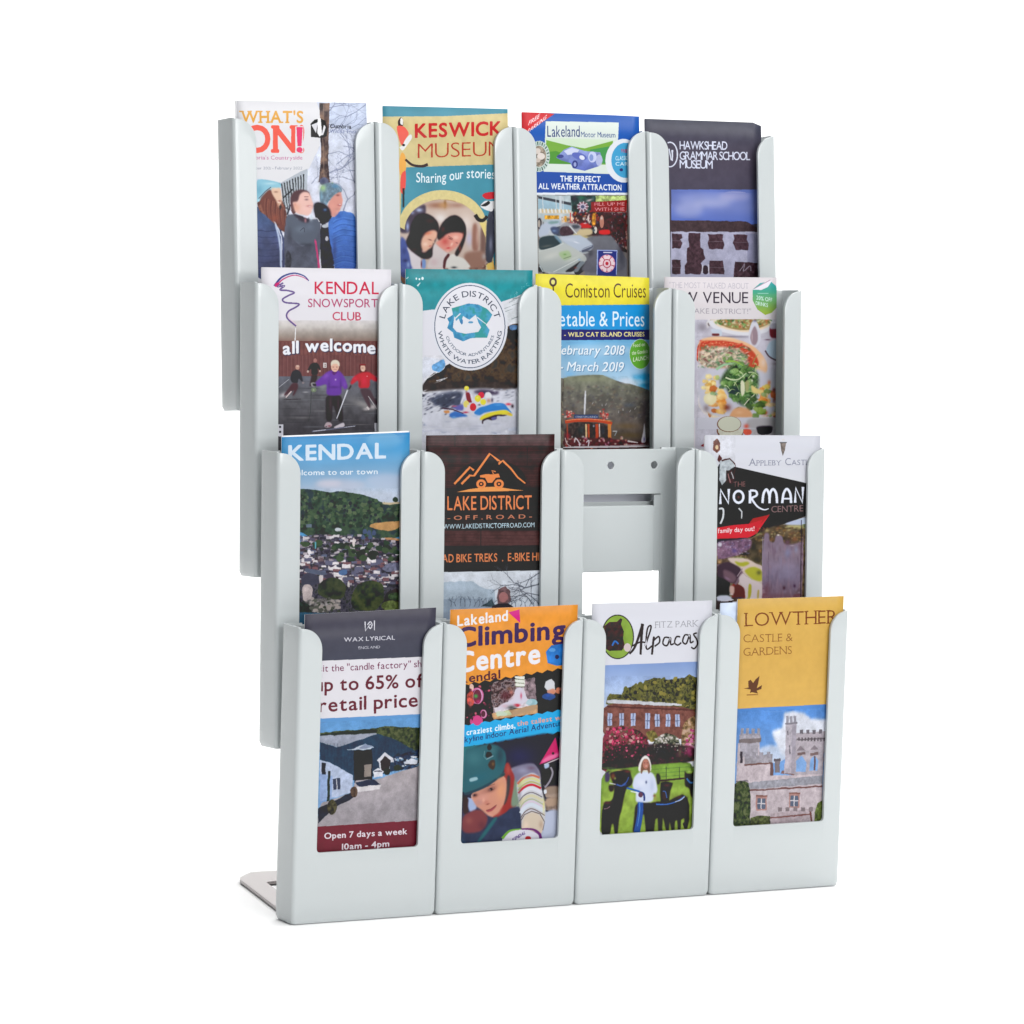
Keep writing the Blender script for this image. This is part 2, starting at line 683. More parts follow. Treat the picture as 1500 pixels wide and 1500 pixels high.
    def glow(self, cx, cy, rx, ry, col, alpha=.6, rot=0.0):
        """soft round tone"""
        c, s = math.cos(rot), math.sin(rot)
        q = self.m([(cx, cy), (cx + rx * c, cy + rx * s), (cx - ry * s, cy + ry * c)])
        a, b = q[1] - q[0], q[2] - q[0]
        R = int(2 * max(np.abs(a).max(), np.abs(b).max())) + 2
        x0, y0 = max(int(q[0][0]) - R, 0), max(int(q[0][1]) - R, 0)
        x1, y1 = min(int(q[0][0]) + R, PX), min(int(q[0][1]) + R, PY)
        if x1 <= x0 or y1 <= y0:
            return
        X = np.arange(x0, x1)[None, :] - q[0][0]
        Y = np.arange(y0, y1)[:, None] - q[0][1]
        det = a[0] * b[1] - a[1] * b[0]
        u = (X * b[1] - Y * b[0]) / det
        v = (-X * a[1] + Y * a[0]) / det
        w = (np.exp(-(u * u + v * v) * 1.6) * alpha)[..., None]
        reg = self.img[y0:y1, x0:x1]
        reg[:] = reg * (1 - w) + np.array(col, np.float32) * w

    def tris(self, T, col, alpha=1.0):
        q = self.m(T.reshape(-1, 2)).reshape(-1, 3, 2)
        col = np.array(col, np.float32)
        for t in q:
            x0, y0 = np.floor(t.min(0)).astype(int)
            x1, y1 = np.ceil(t.max(0)).astype(int) + 1
            x0, y0, x1, y1 = max(x0, 0), max(y0, 0), min(x1, PX), min(y1, PY)
            if x1 <= x0 or y1 <= y0:
                continue
            X = (np.arange(x0, x1) + .5)[None, :]
            Y = (np.arange(y0, y1) + .5)[:, None]
            (ax, ay), (bx, by), (cx, cy) = t
            e0 = (bx - ax) * (Y - ay) - (by - ay) * (X - ax)
            e1 = (cx - bx) * (Y - by) - (cy - by) * (X - bx)
            e2 = (ax - cx) * (Y - cy) - (ay - cy) * (X - cx)
            m = ((e0 >= 0) & (e1 >= 0) & (e2 >= 0)) | ((e0 <= 0) & (e1 <= 0) & (e2 <= 0))
            reg = self.img[y0:y1, x0:x1]
            reg[m] = reg[m] * (1 - alpha) + col * alpha

    def text(self, s, x0, y0, x1, y1, h, col, bold=0.0, serif=0, slant=0.0, track=0.0, wave=None, shadow=None, skew=0.0):
        """baseline from (x0, y0) to (x1, y1), cap height h, in the leaflet's own trace units"""
        gl, ln = layout(s, min(bold, 0.0), track + max(bold, 0) * 1.3, serif)
        fat = [(0, 0)]
        if bold > 0:
            b1 = bold * 0.9
            fat = [(b1 * math.cos(q * .785), b1 * math.sin(q * .785)) for q in range(8)] + [(0, 0)]
        if shadow:
            dx, dy, sc = shadow
            self.text(s, x0 + dx, y0 + dy, x1 + dx, y1 + dy, h, sc, bold + .012, serif, slant, track, wave)
        ux, uy = (x1 - x0) / ln, (y1 - y0) / ln
        for tri0, xc in gl:
          for fx, fy in fat:
            tri = tri0 + (fx, fy)
            X = tri[..., 0] + slant * tri[..., 1]
            Y = tri[..., 1]
            P = np.stack((x0 + ux * X + skew * Y * h, y0 + uy * X - h * Y), -1)
            if wave:
                P[..., 1] += wave(xc / ln)
            self.tris(P, col)

    def arc(self, s, cx, cy, rx, ry, a0, a1, h, col, bold=0.0, outward=True, track=0.0):
        """text round an ellipse, angles in degrees (0 = right, clockwise as seen)"""
        gl, ln = layout(s, min(bold, 0.0), track + max(bold, 0) * 1.3, 0)
        for tri, xc in gl:
            a = math.radians(a0 + (a1 - a0) * xc / ln)
            px, py = cx + rx * math.cos(a), cy + ry * math.sin(a)
            sg = 1 if a1 > a0 else -1
            tx, ty = -rx * math.sin(a) * sg, ry * math.cos(a) * sg
            L = math.hypot(tx, ty)
            tx, ty = tx / L, ty / L
            nx_, ny_ = ty, -tx
            k = abs(math.radians(a1 - a0)) * (rx + ry) / 2 / ln
            X = (tri[..., 0] - xc) * k
            Y = tri[..., 1] * h
            self.tris(np.stack((px + tx * X + nx_ * Y, py + ty * X + ny_ * Y), -1), col)

    def photo(self, pts, amp=1.6, grain=.03, tone=.06):
        """make a drawn area read as a printed photograph: uneven outlines, soft tone changes, grain"""
        r = self.mask(pts)
        if r is None:
            return
        sl, m = r
        a = self.img[sl]
        hh, ww = m.shape
        n1, n2 = WARP[0][:hh, :ww], WARP[1][:hh, :ww]
        yy, xx = np.mgrid[0:hh, 0:ww]
        yi = np.clip(yy + (n1 - .5) * 2 * amp, 0, hh - 1).astype(int)
        xi = np.clip(xx + (n2 - .5) * 2 * amp, 0, ww - 1).astype(int)
        b = a[yi, xi]
        c = b.copy()
        for d in (-1, 1):
            c += np.roll(b, d, 0) + np.roll(b, d, 1)
        c /= 5
        t = 1 + tone * 2 * (noise('mid', 2)[:hh, :ww] - .5) + grain * 2 * (rng0.rand(hh // 3 + 1, ww // 3 + 1).repeat(3, 0).repeat(3, 1)[:hh, :ww] - .5)
        c = c * t[..., None]
        a[m] = c[m]

    def soften(self, pts, k=2, n=1):
        """slight blur, as in a printed photograph"""
        r = self.mask(pts)
        if r is None:
            return
        sl, m = r
        a = self.img[sl].copy()
        for _ in range(n):
            acc = np.zeros_like(a)
            for d in range(-k, k + 1):
                acc += np.roll(a, d, 0)
            a = acc / (2 * k + 1)
            acc = np.zeros_like(a)
            for d in range(-k, k + 1):
                acc += np.roll(a, d, 1)
            a = acc / (2 * k + 1)
        m[:k] = False
        m[-k:] = False
        m[:, :k] = False
        m[:, -k:] = False
        self.img[sl][m] = a[m]


PRINT_GAIN = 0.76      # ink and paper reflectance against the colours picked from the prints


def print_material(name, art):
    im = bpy.data.images.new(name, PX, PY)
    a = np.ones((PY, PX, 4), np.float32)
    v = np.clip(art.img / 255.0, 0, 1)
    l = np.where(v <= .04045, v / 12.92, ((v + .055) / 1.055) ** 2.4) 
    l = np.clip((l - 0.019) * PRINT_GAIN * 1.02, 0.005, 1)
    v = np.where(l <= .0031308, l * 12.92, 1.055 * l ** (1 / 2.4) - .055)
    a[..., :3] = v[::-1]
    im.pixels.foreach_set(a.ravel())
    im.pack()
    m = bpy.data.materials.new(name)
    m.use_nodes = True
    nt = m.node_tree
    b = nt.nodes['Principled BSDF']
    b.inputs['Roughness'].default_value = .38
    b.inputs['Specular IOR Level'].default_value = .25
    t = nt.nodes.new('ShaderNodeTexImage')
    t.image = im
    t.interpolation = 'Linear'
    nt.links.new(t.outputs['Color'], b.inputs['Base Color'])
    tc = nt.nodes.new('ShaderNodeTexCoord')
    n2 = nt.nodes.new('ShaderNodeTexNoise')
    n2.inputs['Scale'].default_value = 40
    nt.links.new(tc.outputs['Object'], n2.inputs['Vector'])
    bp = nt.nodes.new('ShaderNodeBump')
    bp.inputs['Strength'].default_value = .08
    bp.inputs['Distance'].default_value = .001
    nt.links.new(n2.outputs['Fac'], bp.inputs['Height'])
    nt.links.new(bp.outputs['Normal'], b.inputs['Normal'])
    return m


#  (tier, column): sheet corners measured in the photo (for the printed design only), depth, left, right, heights
LEAVES = {
(3,0):((347,148,537,151.6,543.8,594.0,353.9,598.0),4,5.2,105.1,211.9,213.5),
(3,1):((560.4,157.4,745.6,162,752.1,596.0,567.1,598.9),3.5,6.8,107.0,211.1,212.1),
(3,2):((765,166,943,172,949.4,598.0,771.5,599.2),3.5,7.8,107.2,210.5,210.7),
(3,3):((943,175,1114.8,181,1121.0,599.2,949.3,600.1),9,2.8,103.1,209.8,209.9),
(2,0):((383,391.6,573,395,570.8,841.2,381.4,845.6),4,6.2,105.4,210.0,209.7),
(2,1):((594.3,395,781,397,778.2,834.7,592.0,840.3),4,5.9,106.8,209.9,210.2),
(2,2):((784.4,400,957,406,953.7,835.0,781.6,836.0),13,3.5,100.7,209.0,207.3),
(2,3):((970,404,1137.6,405,1133.9,825.5,966.7,831.3),18.5,2.8,99.0,208.5,209.2),
(1,0):((412.6,641,600.4,633.6,595.7,1082.5,408.5,1097.6),4,4.9,102.3,209.7,212.4),
(1,1):((624,638.4,812.4,636.4,806.9,1076.6,619.2,1086.3),4,4.4,106.0,210.1,210.4),
(1,3):((1033,636,1204.4,636.4,1197.7,1060.5,1026.8,1067.2),3.5,8.0,106.9,209.8,208.9),
(0,0):((448,900,640,889.7,626.4,1338.1,435.4,1356.2),4,5.7,104.8,208.4,210.4),
(0,1):((660,893,846.8,885.6,832.1,1325.5,646.3,1340.6),4,5.8,106.1,208.6,209.3),
(0,2):((867.3,884,1043,879.5,1027.3,1311.4,852.5,1323.1),4,7.7,105.7,209.8,209.3),
(0,3):((1079.4,877.7,1235.4,873,1218.8,1297.0,1063.5,1308.1),4,16.8,106.9,209.7,209.6),
}


def sheet(name, xl, xr, hl, hr, d, thick, mats, parent, bow=0.4, curl=0.0, length=None, corner=0.0):
    """a paper sheet or block of pages; origin at the middle of its foot"""
    nx_, nz_ = 14, 10
    xc = (xl + xr) / 2
    verts, uvs, faces = [], [], []
    for side in (0, 1):
        for j in range(nz_ + 1):
            v = j / nz_
            for i in range(nx_ + 1):
                u = i / nx_
                x = xl + (xr - xl) * u
                ht = hl + (hr - hl) * u
                h0 = max(2.4, ht - (length or 210))
                h = h0 + (ht - h0) * v
                dd = d - bow * math.sin(math.pi * u) * (.3 + .7 * v)
                if curl:
                    k = max(0, (u - .72) / .28)
                    dd += curl * k * k * (.25 + .75 * v)
                if corner and u > .93 and v > .95:
                    h -= corner * (u - .93) / .07
                verts.append(((x - xc) * MM, (dd + side * thick) * MM, h * MM))
                uvs.append((u, 1 - (1 - v) * (ht - h0) / 210.0))
    row = nx_ + 1
    off = row * (nz_ + 1)
    for j in range(nz_):
        for i in range(nx_):
            a = j * row + i
            faces.append((a, a + 1, a + row + 1, a + row))
            b = a + off
            faces.append((b, b + row, b + row + 1, b + 1))
    nf = len(faces)
    for j in range(nz_):
        for i in (0, nx_):
            a = j * row + i
            faces.append((a, a + row, a + row + off, a + off) if i == 0 else (a, a + off, a + row + off, a + row))
    for i in range(nx_):
        for j in (0, nz_):
            a = j * row + i
            faces.append((a, a + off, a + 1 + off, a + 1) if j == 0 else (a, a + 1, a + 1 + off, a + off))
    me = bpy.data.meshes.new(name)
    me.from_pydata(verts, [], faces)
    for m in mats:
        me.materials.append(m)
    uvl = me.uv_layers.new(name='UVMap')
    for p in me.polygons:
        for li in p.loop_indices:
            uvl.data[li].uv = uvs[me.loops[li].vertex_index]
        front = p.index < nf and p.index % 2 == 0
        p.material_index = 0 if front or len(mats) == 1 else 1
        p.use_smooth = p.index < nf
    o = bpy.data.objects.new(name, me)
    C.objects.link(o)
    o.parent = parent
    return o


def make_leaflet(key, art, label, curl=0.0, bow=0.5, corner=0.0, back=(0.0, 0.0), back_mat=None):
    quad, d, xl, xr, hl, hr = LEAVES[key]
    r, c = key
    e = bpy.data.objects.new('leaflet', None)
    e.empty_display_size = .02
    C.objects.link(e)
    t = TIERS[r]
    e.matrix_world = tier_matrix(r, c) @ Matrix.Translation(((xl + xr) / 2 * MM, 0, 0))
    e['label'] = label
    e['category'] = 'leaflet'
    e['group'] = 'leaflets standing in the rack pockets'
    pm = print_material('printed_cover', art)
    sheet('cover', xl, xr, hl, hr, d, .22, [pm, PAPER], e, bow, curl, corner=corner)
    dx, dh = back
    ip = sheet('inner_pages', xl + .5 + dx, xr - .5 + dx, hl - .5 + dh, hr - .5 + dh, d + .45, 1.1, [back_mat or PAPER], e, bow, curl, 209, corner=corner)
    # shift because the pages may be offset from the cover's middle
    ip.location.x = dx * MM
    return e

# ---------------------------------------------------------------- the designs
WHITE = (222, 222, 228)
SKIN = (222, 176, 158)


def art(key, crop, base):
    return Art(LEAVES[key][0], crop, base)


# ---- top tier, first: winter walkers
A = art((3, 0), (300, 130, 5), WHITE)
A.rect(200, 60, 1250, 1500, (222, 222, 228))
A.poly([(800, 80), (1230, 80), (1230, 1400), (360, 1400), (370, 650), (600, 680), (760, 590), (840, 420), (850, 200)], ((206, 214, 232), (214, 218, 234), (226, 226, 238)), n=.05, kind='mid')
A.ell(1050, 190, 170, 120, (186, 198, 224), n=.06, kind='mid', alpha=.6)
for (x, y, a, l, w) in ((900, 330, -.5, 90, 8), (900, 260, .4, 80, 7), (905, 620, -.35, 110, 12), (1010, 900, -1.2, 90, 12), (900, 480, -.2, 80, 7), (1150, 760, -2.2, 100, 9),
                        (900, 180, -.9, 80, 9), (1180, 120, 2.5, 90, 8), (1190, 560, 2.7, 100, 7), (780, 700, -.9, 70, 7), (1010, 420, .2, 70, 6), (960, 560, -.7, 90, 7),
                        (880, 150, -.2, 110, 8), (1060, 300, -.5, 70, 6), (990, 330, .9, 80, 6)):
    A.branch(x, y, a, l, w, (128, 134, 160), 5, .75)
A.poly([(835, 110), (912, 110), (905, 330), (900, 560), (915, 690), (830, 690), (848, 500), (843, 330)], pal=[(52, 40, 44), (96, 78, 74), (140, 112, 96)], kind='mid')
A.line([(868, 120), (862, 400), (872, 660)], 9, (150, 126, 112), alpha=.5)
# white name panel edge
A.poly([(200, 60), (800, 60), (838, 160), (845, 300), (836, 420), (770, 570), (680, 650), (590, 690), (480, 690), (360, 655), (200, 640)], (223, 223, 228))
A.poly([(560, 690), (700, 610), (750, 590), (745, 760), (640, 770), (600, 920), (570, 900)], (178, 186, 196))
for k in range(9):
    A.line([(560 + k * 20, 700 - k * 9), (590 + k * 16, 930 - k * 20)], 9, (44, 48, 50), 5)
A.line([(575, 800), (640, 740)], 9, (30, 34, 38))
A.line([(590, 880), (625, 850), (600, 930)], 14, (50, 50, 60))
A.text("WHAT'S", 268, 252, 716, 254, 84, (222, 164, 74), .035, serif=1.1)
A.text("ON!", 292, 466, 720, 468, 188, (236, 92, 76), .045, serif=.9)
A.rect(660, 280, 718, 470, (223, 223, 228))
A.poly([(668, 286), (714, 286), (706, 425), (676, 425)], (226, 62, 110))
A.ell(691, 452, 22, 20, (226, 62, 110))
A.text("Cumbria's Countryside", 285, 522, 712, 524, 28, (196, 122, 160), .01)
A.text("November 2021 - February 2022", 270, 596, 712, 596, 20, (150, 156, 172))
# badger emblem
A.poly([(775, 358), (772, 262), (800, 232), (845, 222), (880, 240), (896, 290), (890, 350), (850, 365)], (24, 20, 24))
A.poly([(778, 270), (826, 250), (812, 330)], (216, 216, 222))
A.poly([(824, 222), (846, 222), (856, 340), (838, 356), (822, 330)], (236, 236, 240))
A.poly([(870, 270), (884, 282), (866, 340), (852, 348)], (226, 226, 232))
A.text("Cumbria", 916, 292, 1070, 297, 30, (40, 40, 52), .03)
A.text("Wildlife Trust", 916, 328, 1110, 332, 26, (108, 118, 160), .0)
A.sm = True
# three walkers
A.poly([(360, 850), (400, 880), (470, 940), (540, 1010), (590, 1120), (580, 1400), (340, 1400)], ((62, 88, 130), (70, 78, 118), (56, 62, 100)), n=.12, kind='mid')
for y in range(1040, 1400, 46):
    A.line([(380, y), (450, y + 8), (560, y)], 6, (44, 52, 88), alpha=.8)
A.poly([(378, 840), (440, 760), (520, 740), (560, 800), (600, 930), (590, 1060), (540, 1030), (470, 950), (400, 900)], pal=[(86, 50, 46), (120, 72, 62), (150, 96, 78)], kind='fine')
A.poly([(375, 670), (430, 668), (520, 685), (560, 700), (548, 745), (480, 735), (420, 780), (380, 840)], (126, 186, 210), n=.08, kind='fine')
A.poly([(375, 790), (440, 740), (520, 700), (556, 720), (540, 742), (470, 750), (400, 830), (375, 840)], (168, 214, 228))
A.poly([(490, 730), (545, 735), (560, 780), (560, 815), (545, 850), (515, 850), (500, 810)], (232, 190, 172), n=.04)
A.line([(505, 800), (540, 840)], 9, (60, 40, 40), 16)
A.ell(548, 815, 13, 8, (255, 240, 236))
A.line([(500, 960), (560, 1090), (560, 1400)], 9, (214, 220, 236))
A.poly([(590, 930), (660, 920), (760, 960), (840, 960), (850, 1100), (820, 1400), (590, 1400), (575, 1120)], ((98, 102, 120), (84, 88, 106), (96, 100, 116)), n=.10, kind='mid')
A.poly([(620, 980), (700, 1000), (770, 1120), (700, 1170), (620, 1060)], (112, 118, 138), n=.1)
A.curve([(700, 1010), (790, 1080), (820, 1200), (838, 1400)], 14, (206, 62, 120))
A.poly([(600, 1180), (630, 1220), (628, 1320), (590, 1340), (585, 1240)], (54, 56, 66), n=.3)
A.poly([(628, 820), (640, 775), (700, 745), (760, 760), (780, 820), (700, 840), (650, 930), (630, 900)], (86, 48, 52), n=.15)
A.poly([(660, 850), (720, 770), (762, 780), (792, 860), (776, 900), (740, 930), (700, 925), (660, 905)], (236, 194, 180), n=.04)
A.line([(735, 850), (765, 855)], 6, (90, 60, 56))
A.ell(772, 892, 12, 6, (250, 236, 232), rot=-.4)
A.poly([(655, 925), (700, 930), (750, 960), (760, 990), (700, 980)], (52, 46, 58))
A.poly([(790, 850), (840, 832), (900, 870), (930, 930), (910, 980), (850, 1000), (810, 960)], (34, 30, 40), n=.2)
A.ell(880, 890, 16, 10, (110, 150, 210))
A.poly([(838, 990), (900, 990), (935, 1200), (950, 1400), (850, 1400)], (40, 38, 50), n=.2)
A.ell(890, 1100, 12, 18, (200, 200, 210))
A.ell(880, 1010, 26, 14, (190, 196, 206))
A.poly([(905, 960), (980, 900), (1080, 905), (1110, 960), (1110, 1400), (960, 1400), (930, 1200), (900, 1060)], ((76, 124, 206), (70, 112, 196), (60, 98, 184)), n=.06, kind='mid')
for y in range(960, 1400, 38):
    A.curve([(935, y + 30), (1010, y), (1105, y + 14)], 6, (52, 84, 160), alpha=.75)
A.poly([(890, 880), (960, 790), (1000, 780), (1006, 850), (985, 900), (950, 950), (900, 920)], (222, 160, 150), n=.05)
A.ell(985, 868, 12, 9, (248, 236, 232), rot=.5)
A.line([(960, 810), (995, 800)], 7, (70, 50, 56))
A.poly([(838, 830), (845, 740), (880, 700), (940, 690), (1000, 730), (1004, 760), (960, 790), (900, 830), (890, 860)], (104, 140, 160), n=.3, kind='fine')
A.poly([(845, 745), (870, 700), (940, 688), (930, 712), (880, 735), (850, 780)], (156, 190, 120), n=.2)
A.poly([(900, 720), (980, 728), (1000, 750), (930, 745)], (84, 128, 180), n=.2)
A.ell(872, 682, 36, 30, (96, 100, 124), n=.2)
A.photo([(360, 700), (560, 690), (760, 600), (850, 380), (930, 100), (930, 200), (930, 340), (1120, 345), (1120, 1400), (360, 1400)])
# the walkers, closer
A.crop = (370, 260, 9.375)
A.poly([(260, 130), (340, 120), (385, 170), (395, 250), (400, 330), (380, 400), (350, 440), (320, 330), (280, 280), (250, 220)], (226, 190, 166), soft=1)
A.glow(310, 150, 40, 24, (240, 216, 190), .8); A.glow(315, 205, 34, 14, (140, 96, 80), .8); A.glow(385, 275, 16, 24, (236, 200, 176), .9); A.glow(365, 330, 26, 14, (150, 70, 66), .8); A.glow(350, 345, 20, 8, (240, 226, 220), .9); A.glow(340, 400, 24, 30, (206, 150, 126), .7)
A.poly([(80, 310), (240, 150), (260, 230), (330, 340), (350, 440), (400, 390), (440, 520), (450, 640), (420, 740), (370, 720), (340, 620), (260, 610), (160, 500)], (112, 62, 54), soft=2)
for k in range(14):
    x = 110 + k * 21
    A.curve([(x + 60, 290 + k * 8), (x + 50, 430 + k * 8), (x + 70, 560 + k * 9)], 9, [(150, 96, 78), (84, 44, 44), (176, 110, 84)][k % 3], 4, alpha=.65)
A.glow(300, 560, 60, 60, (160, 84, 64), .6); A.poly([(355, 400), (390, 380), (400, 420), (370, 460)], (50, 34, 36), soft=1)
A.poly([(40, 30), (220, 50), (370, 90), (380, 150), (250, 150), (170, 190), (80, 300), (40, 320)], (140, 194, 214), soft=2); A.glow(90, 180, 60, 90, (104, 164, 190), .7); A.line([(80, 300), (170, 200), (250, 140)], 9, (60, 60, 76)); A.glow(240, 90, 110, 22, (190, 222, 232), .7)
A.poly([(520, 400), (510, 280), (560, 200), (660, 170), (750, 190), (790, 240), (700, 210), (650, 230), (620, 340), (540, 340), (580, 500), (550, 500)], (84, 56, 62), soft=2)
A.poly([(640, 240), (700, 200), (770, 215), (800, 280), (825, 380), (800, 500), (750, 540), (680, 510), (580, 490), (560, 400), (540, 345), (620, 340)], (234, 190, 180), soft=2)
A.glow(600, 420, 60, 70, (222, 166, 140), .7); A.glow(735, 310, 30, 16, (110, 80, 90), .8); A.line([(705, 275), (765, 272)], 7, (120, 80, 80)); A.glow(815, 370, 16, 30, (240, 190, 180), .9); A.glow(770, 400, 40, 16, (170, 84, 90), .8); A.glow(778, 402, 26, 8, (246, 232, 232), .9); A.glow(720, 440, 60, 40, (240, 196, 190), .6); A.glow(575, 380, 22, 34, (214, 150, 130), .8)
A.poly([(560, 500), (640, 530), (690, 560), (740, 620), (770, 540), (780, 620), (740, 660), (600, 620), (560, 560)], (56, 48, 62), soft=2); A.glow(720, 600, 20, 50, (196, 130, 140), .8); A.glow(600, 580, 16, 14, (200, 196, 206), .8)
A.poly([(460, 520), (560, 520), (640, 600), (740, 640), (850, 570), (920, 600), (920, 700), (860, 880), (720, 940), (560, 880), (470, 720)], (88, 96, 112), soft=3); A.glow(650, 720, 90, 60, (112, 124, 142), .7); A.glow(780, 690, 70, 60, (104, 114, 134), .7); A.glow(720, 930, 160, 30, (56, 60, 74), .7, .1); A.glow(500, 800, 40, 120, (60, 62, 76), .6); A.curve([(650, 740), (700, 700), (710, 760)], 8, (60, 62, 76))
A.curve([(830, 570), (880, 570), (915, 620)], 12, (214, 216, 224)); A.glow(800, 560, 30, 50, (206, 222, 232), .8)
A.poly([(1020, 380), (1100, 260), (1210, 190), (1225, 280), (1230, 360), (1200, 440), (1140, 480), (1120, 550), (1060, 490)], (216, 150, 138), soft=2); A.glow(1165, 250, 30, 16, (110, 64, 66), .8); A.glow(1225, 320, 14, 30, (226, 160, 146), .9); A.glow(1190, 385, 30, 14, (150, 60, 66), .8); A.glow(1195, 378, 18, 8, (250, 240, 238), .95); A.glow(1090, 400, 50, 50, (226, 160, 146), .6); A.glow(1160, 440, 40, 20, (190, 140, 130), .6)
A.poly([(920, 330), (915, 180), (950, 110), (1050, 75), (1160, 100), (1225, 160), (1225, 200), (1130, 220), (1050, 290), (1000, 370), (940, 370)], (112, 136, 154), soft=1, n=.16); A.glow(960, 150, 50, 60, (166, 206, 130), .8); A.glow(1130, 130, 60, 30, (76, 136, 180), .7); A.glow(940, 270, 24, 80, (130, 176, 200), .6); A.glow(960, 60, 50, 44, (70, 74, 104), .95)
A.poly([(830, 380), (880, 345), (990, 370), (1060, 440), (1080, 540), (1040, 620), (960, 640), (900, 570), (840, 480)], (36, 32, 46), soft=3); A.glow(990, 450, 30, 24, (84, 130, 180), .8)
for k in range(9):
    y = 560 + k * 76
    A.curve([(1100, y + 50), (1230, y), (1395, y + 20)], 12, (96, 150, 226), 6, alpha=.5)
A.glow(1120, 1000, 40, 200, (50, 60, 110), .6); A.glow(1180, 540, 60, 50, (40, 80, 170), .5)
A.poly([(310, 640), (350, 740), (385, 900), (395, 1050), (395, 1240), (372, 1240), (370, 1000), (340, 800), (300, 660)], (190, 204, 232), soft=1); A.glow(150, 1000, 90, 200, (70, 84, 128), .4)
A.soften([(40, 20), (1400, 20), (1400, 1240), (40, 1240)], 1)
make_leaflet((3, 0), A, 'white leaflet with orange and red slab heading above three people in winter hats', bow=.6, back=(-1.2, .5))

# ---- top tier, second: museum for families
TEAL = (72, 142, 162)
SAND = (206, 190, 138)
A = art((3, 1), (530, 130, 5), TEAL)
A.rect(100, 100, 1150, 1500, TEAL, n=.04, kind='soft')
A.poly([(150, 216), (600, 214), (1100, 190), (1100, 565), (330, 590), (300, 700), (280, 1500), (100, 1500), (100, 216)], SAND, n=.03, kind='mid')
A.poly([(326, 588), (1100, 562), (1100, 1500), (270, 1500), (290, 760)], TEAL, n=.04, kind='soft')
A.text("KESWICK", 392, 370, 1030, 350, 98, (190, 30, 46), .045)
A.text("MUSEUM", 410, 522, 1046, 502, 108, (176, 60, 40), -.014)
A.text("Sharing our stories", 400, 696, 982, 666, 70, (228, 238, 244), .012, wave=lambda t: 10 * math.sin(t * 7))
# a plain red animal at the margin
A.sm = True
A.poly([(262, 250), (282, 220), (300, 228), (306, 285), (270, 300)], (62, 20, 24))
A.poly([(284, 225), (300, 230), (304, 282), (280, 270)], (228, 226, 224))
A.poly([(250, 280), (310, 286), (350, 340), (320, 380), (316, 420), (290, 430), (272, 380)], (230, 98, 84))
A.poly([(320, 380), (360, 340), (372, 370), (330, 430), (300, 470), (270, 440), (296, 432)], (226, 228, 228))
A.ell(306, 425, 11, 9, (40, 16, 20))
A.poly([(290, 470), (322, 500), (326, 620), (280, 660), (270, 560)], (232, 170, 80))
A.poly([(285, 640), (324, 600), (322, 740), (300, 790), (280, 760)], (226, 84, 76))
A.line([(306, 740), (305, 880)], 16, (30, 26, 30), 10)
A.curve([(320, 530), (370, 570), (440, 580), (484, 566)], 16, (60, 18, 18), 22)
# arch and girls
A.poly([(270, 1010), (320, 900), (400, 810), (500, 762), (600, 752), (720, 780), (830, 850), (920, 960), (960, 1120), (990, 1500), (270, 1500)], (212, 196, 146))
A.poly([(270, 1080), (330, 960), (410, 870), (500, 828), (600, 822), (700, 850), (800, 910), (870, 1000), (915, 1100), (915, 1500), (270, 1500)], pal=[(120, 84, 66), (176, 148, 128), (214, 200, 190)], kind='soft')
A.ell(640, 910, 110, 50, (228, 206, 178), alpha=.6)
A.ell(640, 860, 60, 40, (160, 116, 70), alpha=.7)
A.poly([(800, 990), (880, 990), (890, 1200), (780, 1190)], (150, 112, 92), n=.2, kind='mid')
A.poly([(380, 890), (450, 880), (470, 940), (420, 960)], (120, 130, 170))
A.poly([(720, 960), (800, 960), (830, 1260), (700, 1260)], (222, 210, 204), n=.08, kind='mid')
A.poly([(830, 1200), (915, 1180), (915, 1400), (760, 1400)], (140, 110, 96), n=.3, kind='mid')
A.spk([(800, 1180), (930, 1180), (930, 1330), (800, 1330)], [(186, 172, 166), (110, 74, 62), (170, 130, 100), (90, 60, 56)], 40, 8, 24, 1.3)
A.poly([(270, 1130), (330, 1150), (400, 1250), (420, 1400), (270, 1400)], (72, 84, 144), n=.25, kind='mid')
A.poly([(330, 1150), (440, 1240), (440, 1400), (380, 1400), (340, 1250)], (222, 212, 214))
A.poly([(440, 1240), (520, 1170), (620, 1200), (620, 1400), (440, 1400)], (214, 184, 172), n=.05)
A.poly([(520, 1150), (600, 1080), (700, 1200), (780, 1320), (620, 1400), (520, 1400)], (224, 214, 206), n=.05)
A.poly([(320, 1010), (350, 950), (430, 925), (520, 950), (565, 1020), (560, 1100), (500, 1080), (450, 1180), (520, 1240), (480, 1260), (400, 1220), (330, 1130)], (48, 22, 30), n=.3, kind='fine')
A.poly([(450, 1110), (500, 1060), (552, 1070), (556, 1120), (520, 1170), (470, 1200), (445, 1160)], (214, 158, 138), n=.06)
A.line([(490, 1110), (530, 1125)], 6, (70, 36, 36))
A.poly([(450, 1200), (520, 1180), (510, 1250), (470, 1250)], (52, 24, 32))
A.poly([(572, 1060), (600, 970), (680, 935), (750, 975), (765, 1060), (750, 1160), (710, 1240), (680, 1215), (700, 1120), (640, 1080)], (44, 22, 26), n=.25, kind='fine')
A.poly([(570, 1060), (640, 1070), (740, 1070), (700, 1140), (640, 1195), (590, 1180), (560, 1120)], (226, 148, 138), n=.08)
A.poly([(570, 1060), (620, 1080), (590, 1150), (560, 1120)], (200, 80, 90), alpha=.6)
A.line([(640, 1090), (680, 1105)], 6, (70, 36, 36))
A.poly([(600, 1330), (640, 1240), (700, 1220), (720, 1260), (650, 1260), (620, 1400), (590, 1400)], (70, 30, 34))
A.poly([(650, 1290), (730, 1230), (790, 1310), (800, 1400), (640, 1400)], (228, 220, 214))
A.poly([(866, 860), (970, 830), (1010, 850), (1010, 930), (920, 900)], (230, 228, 228))
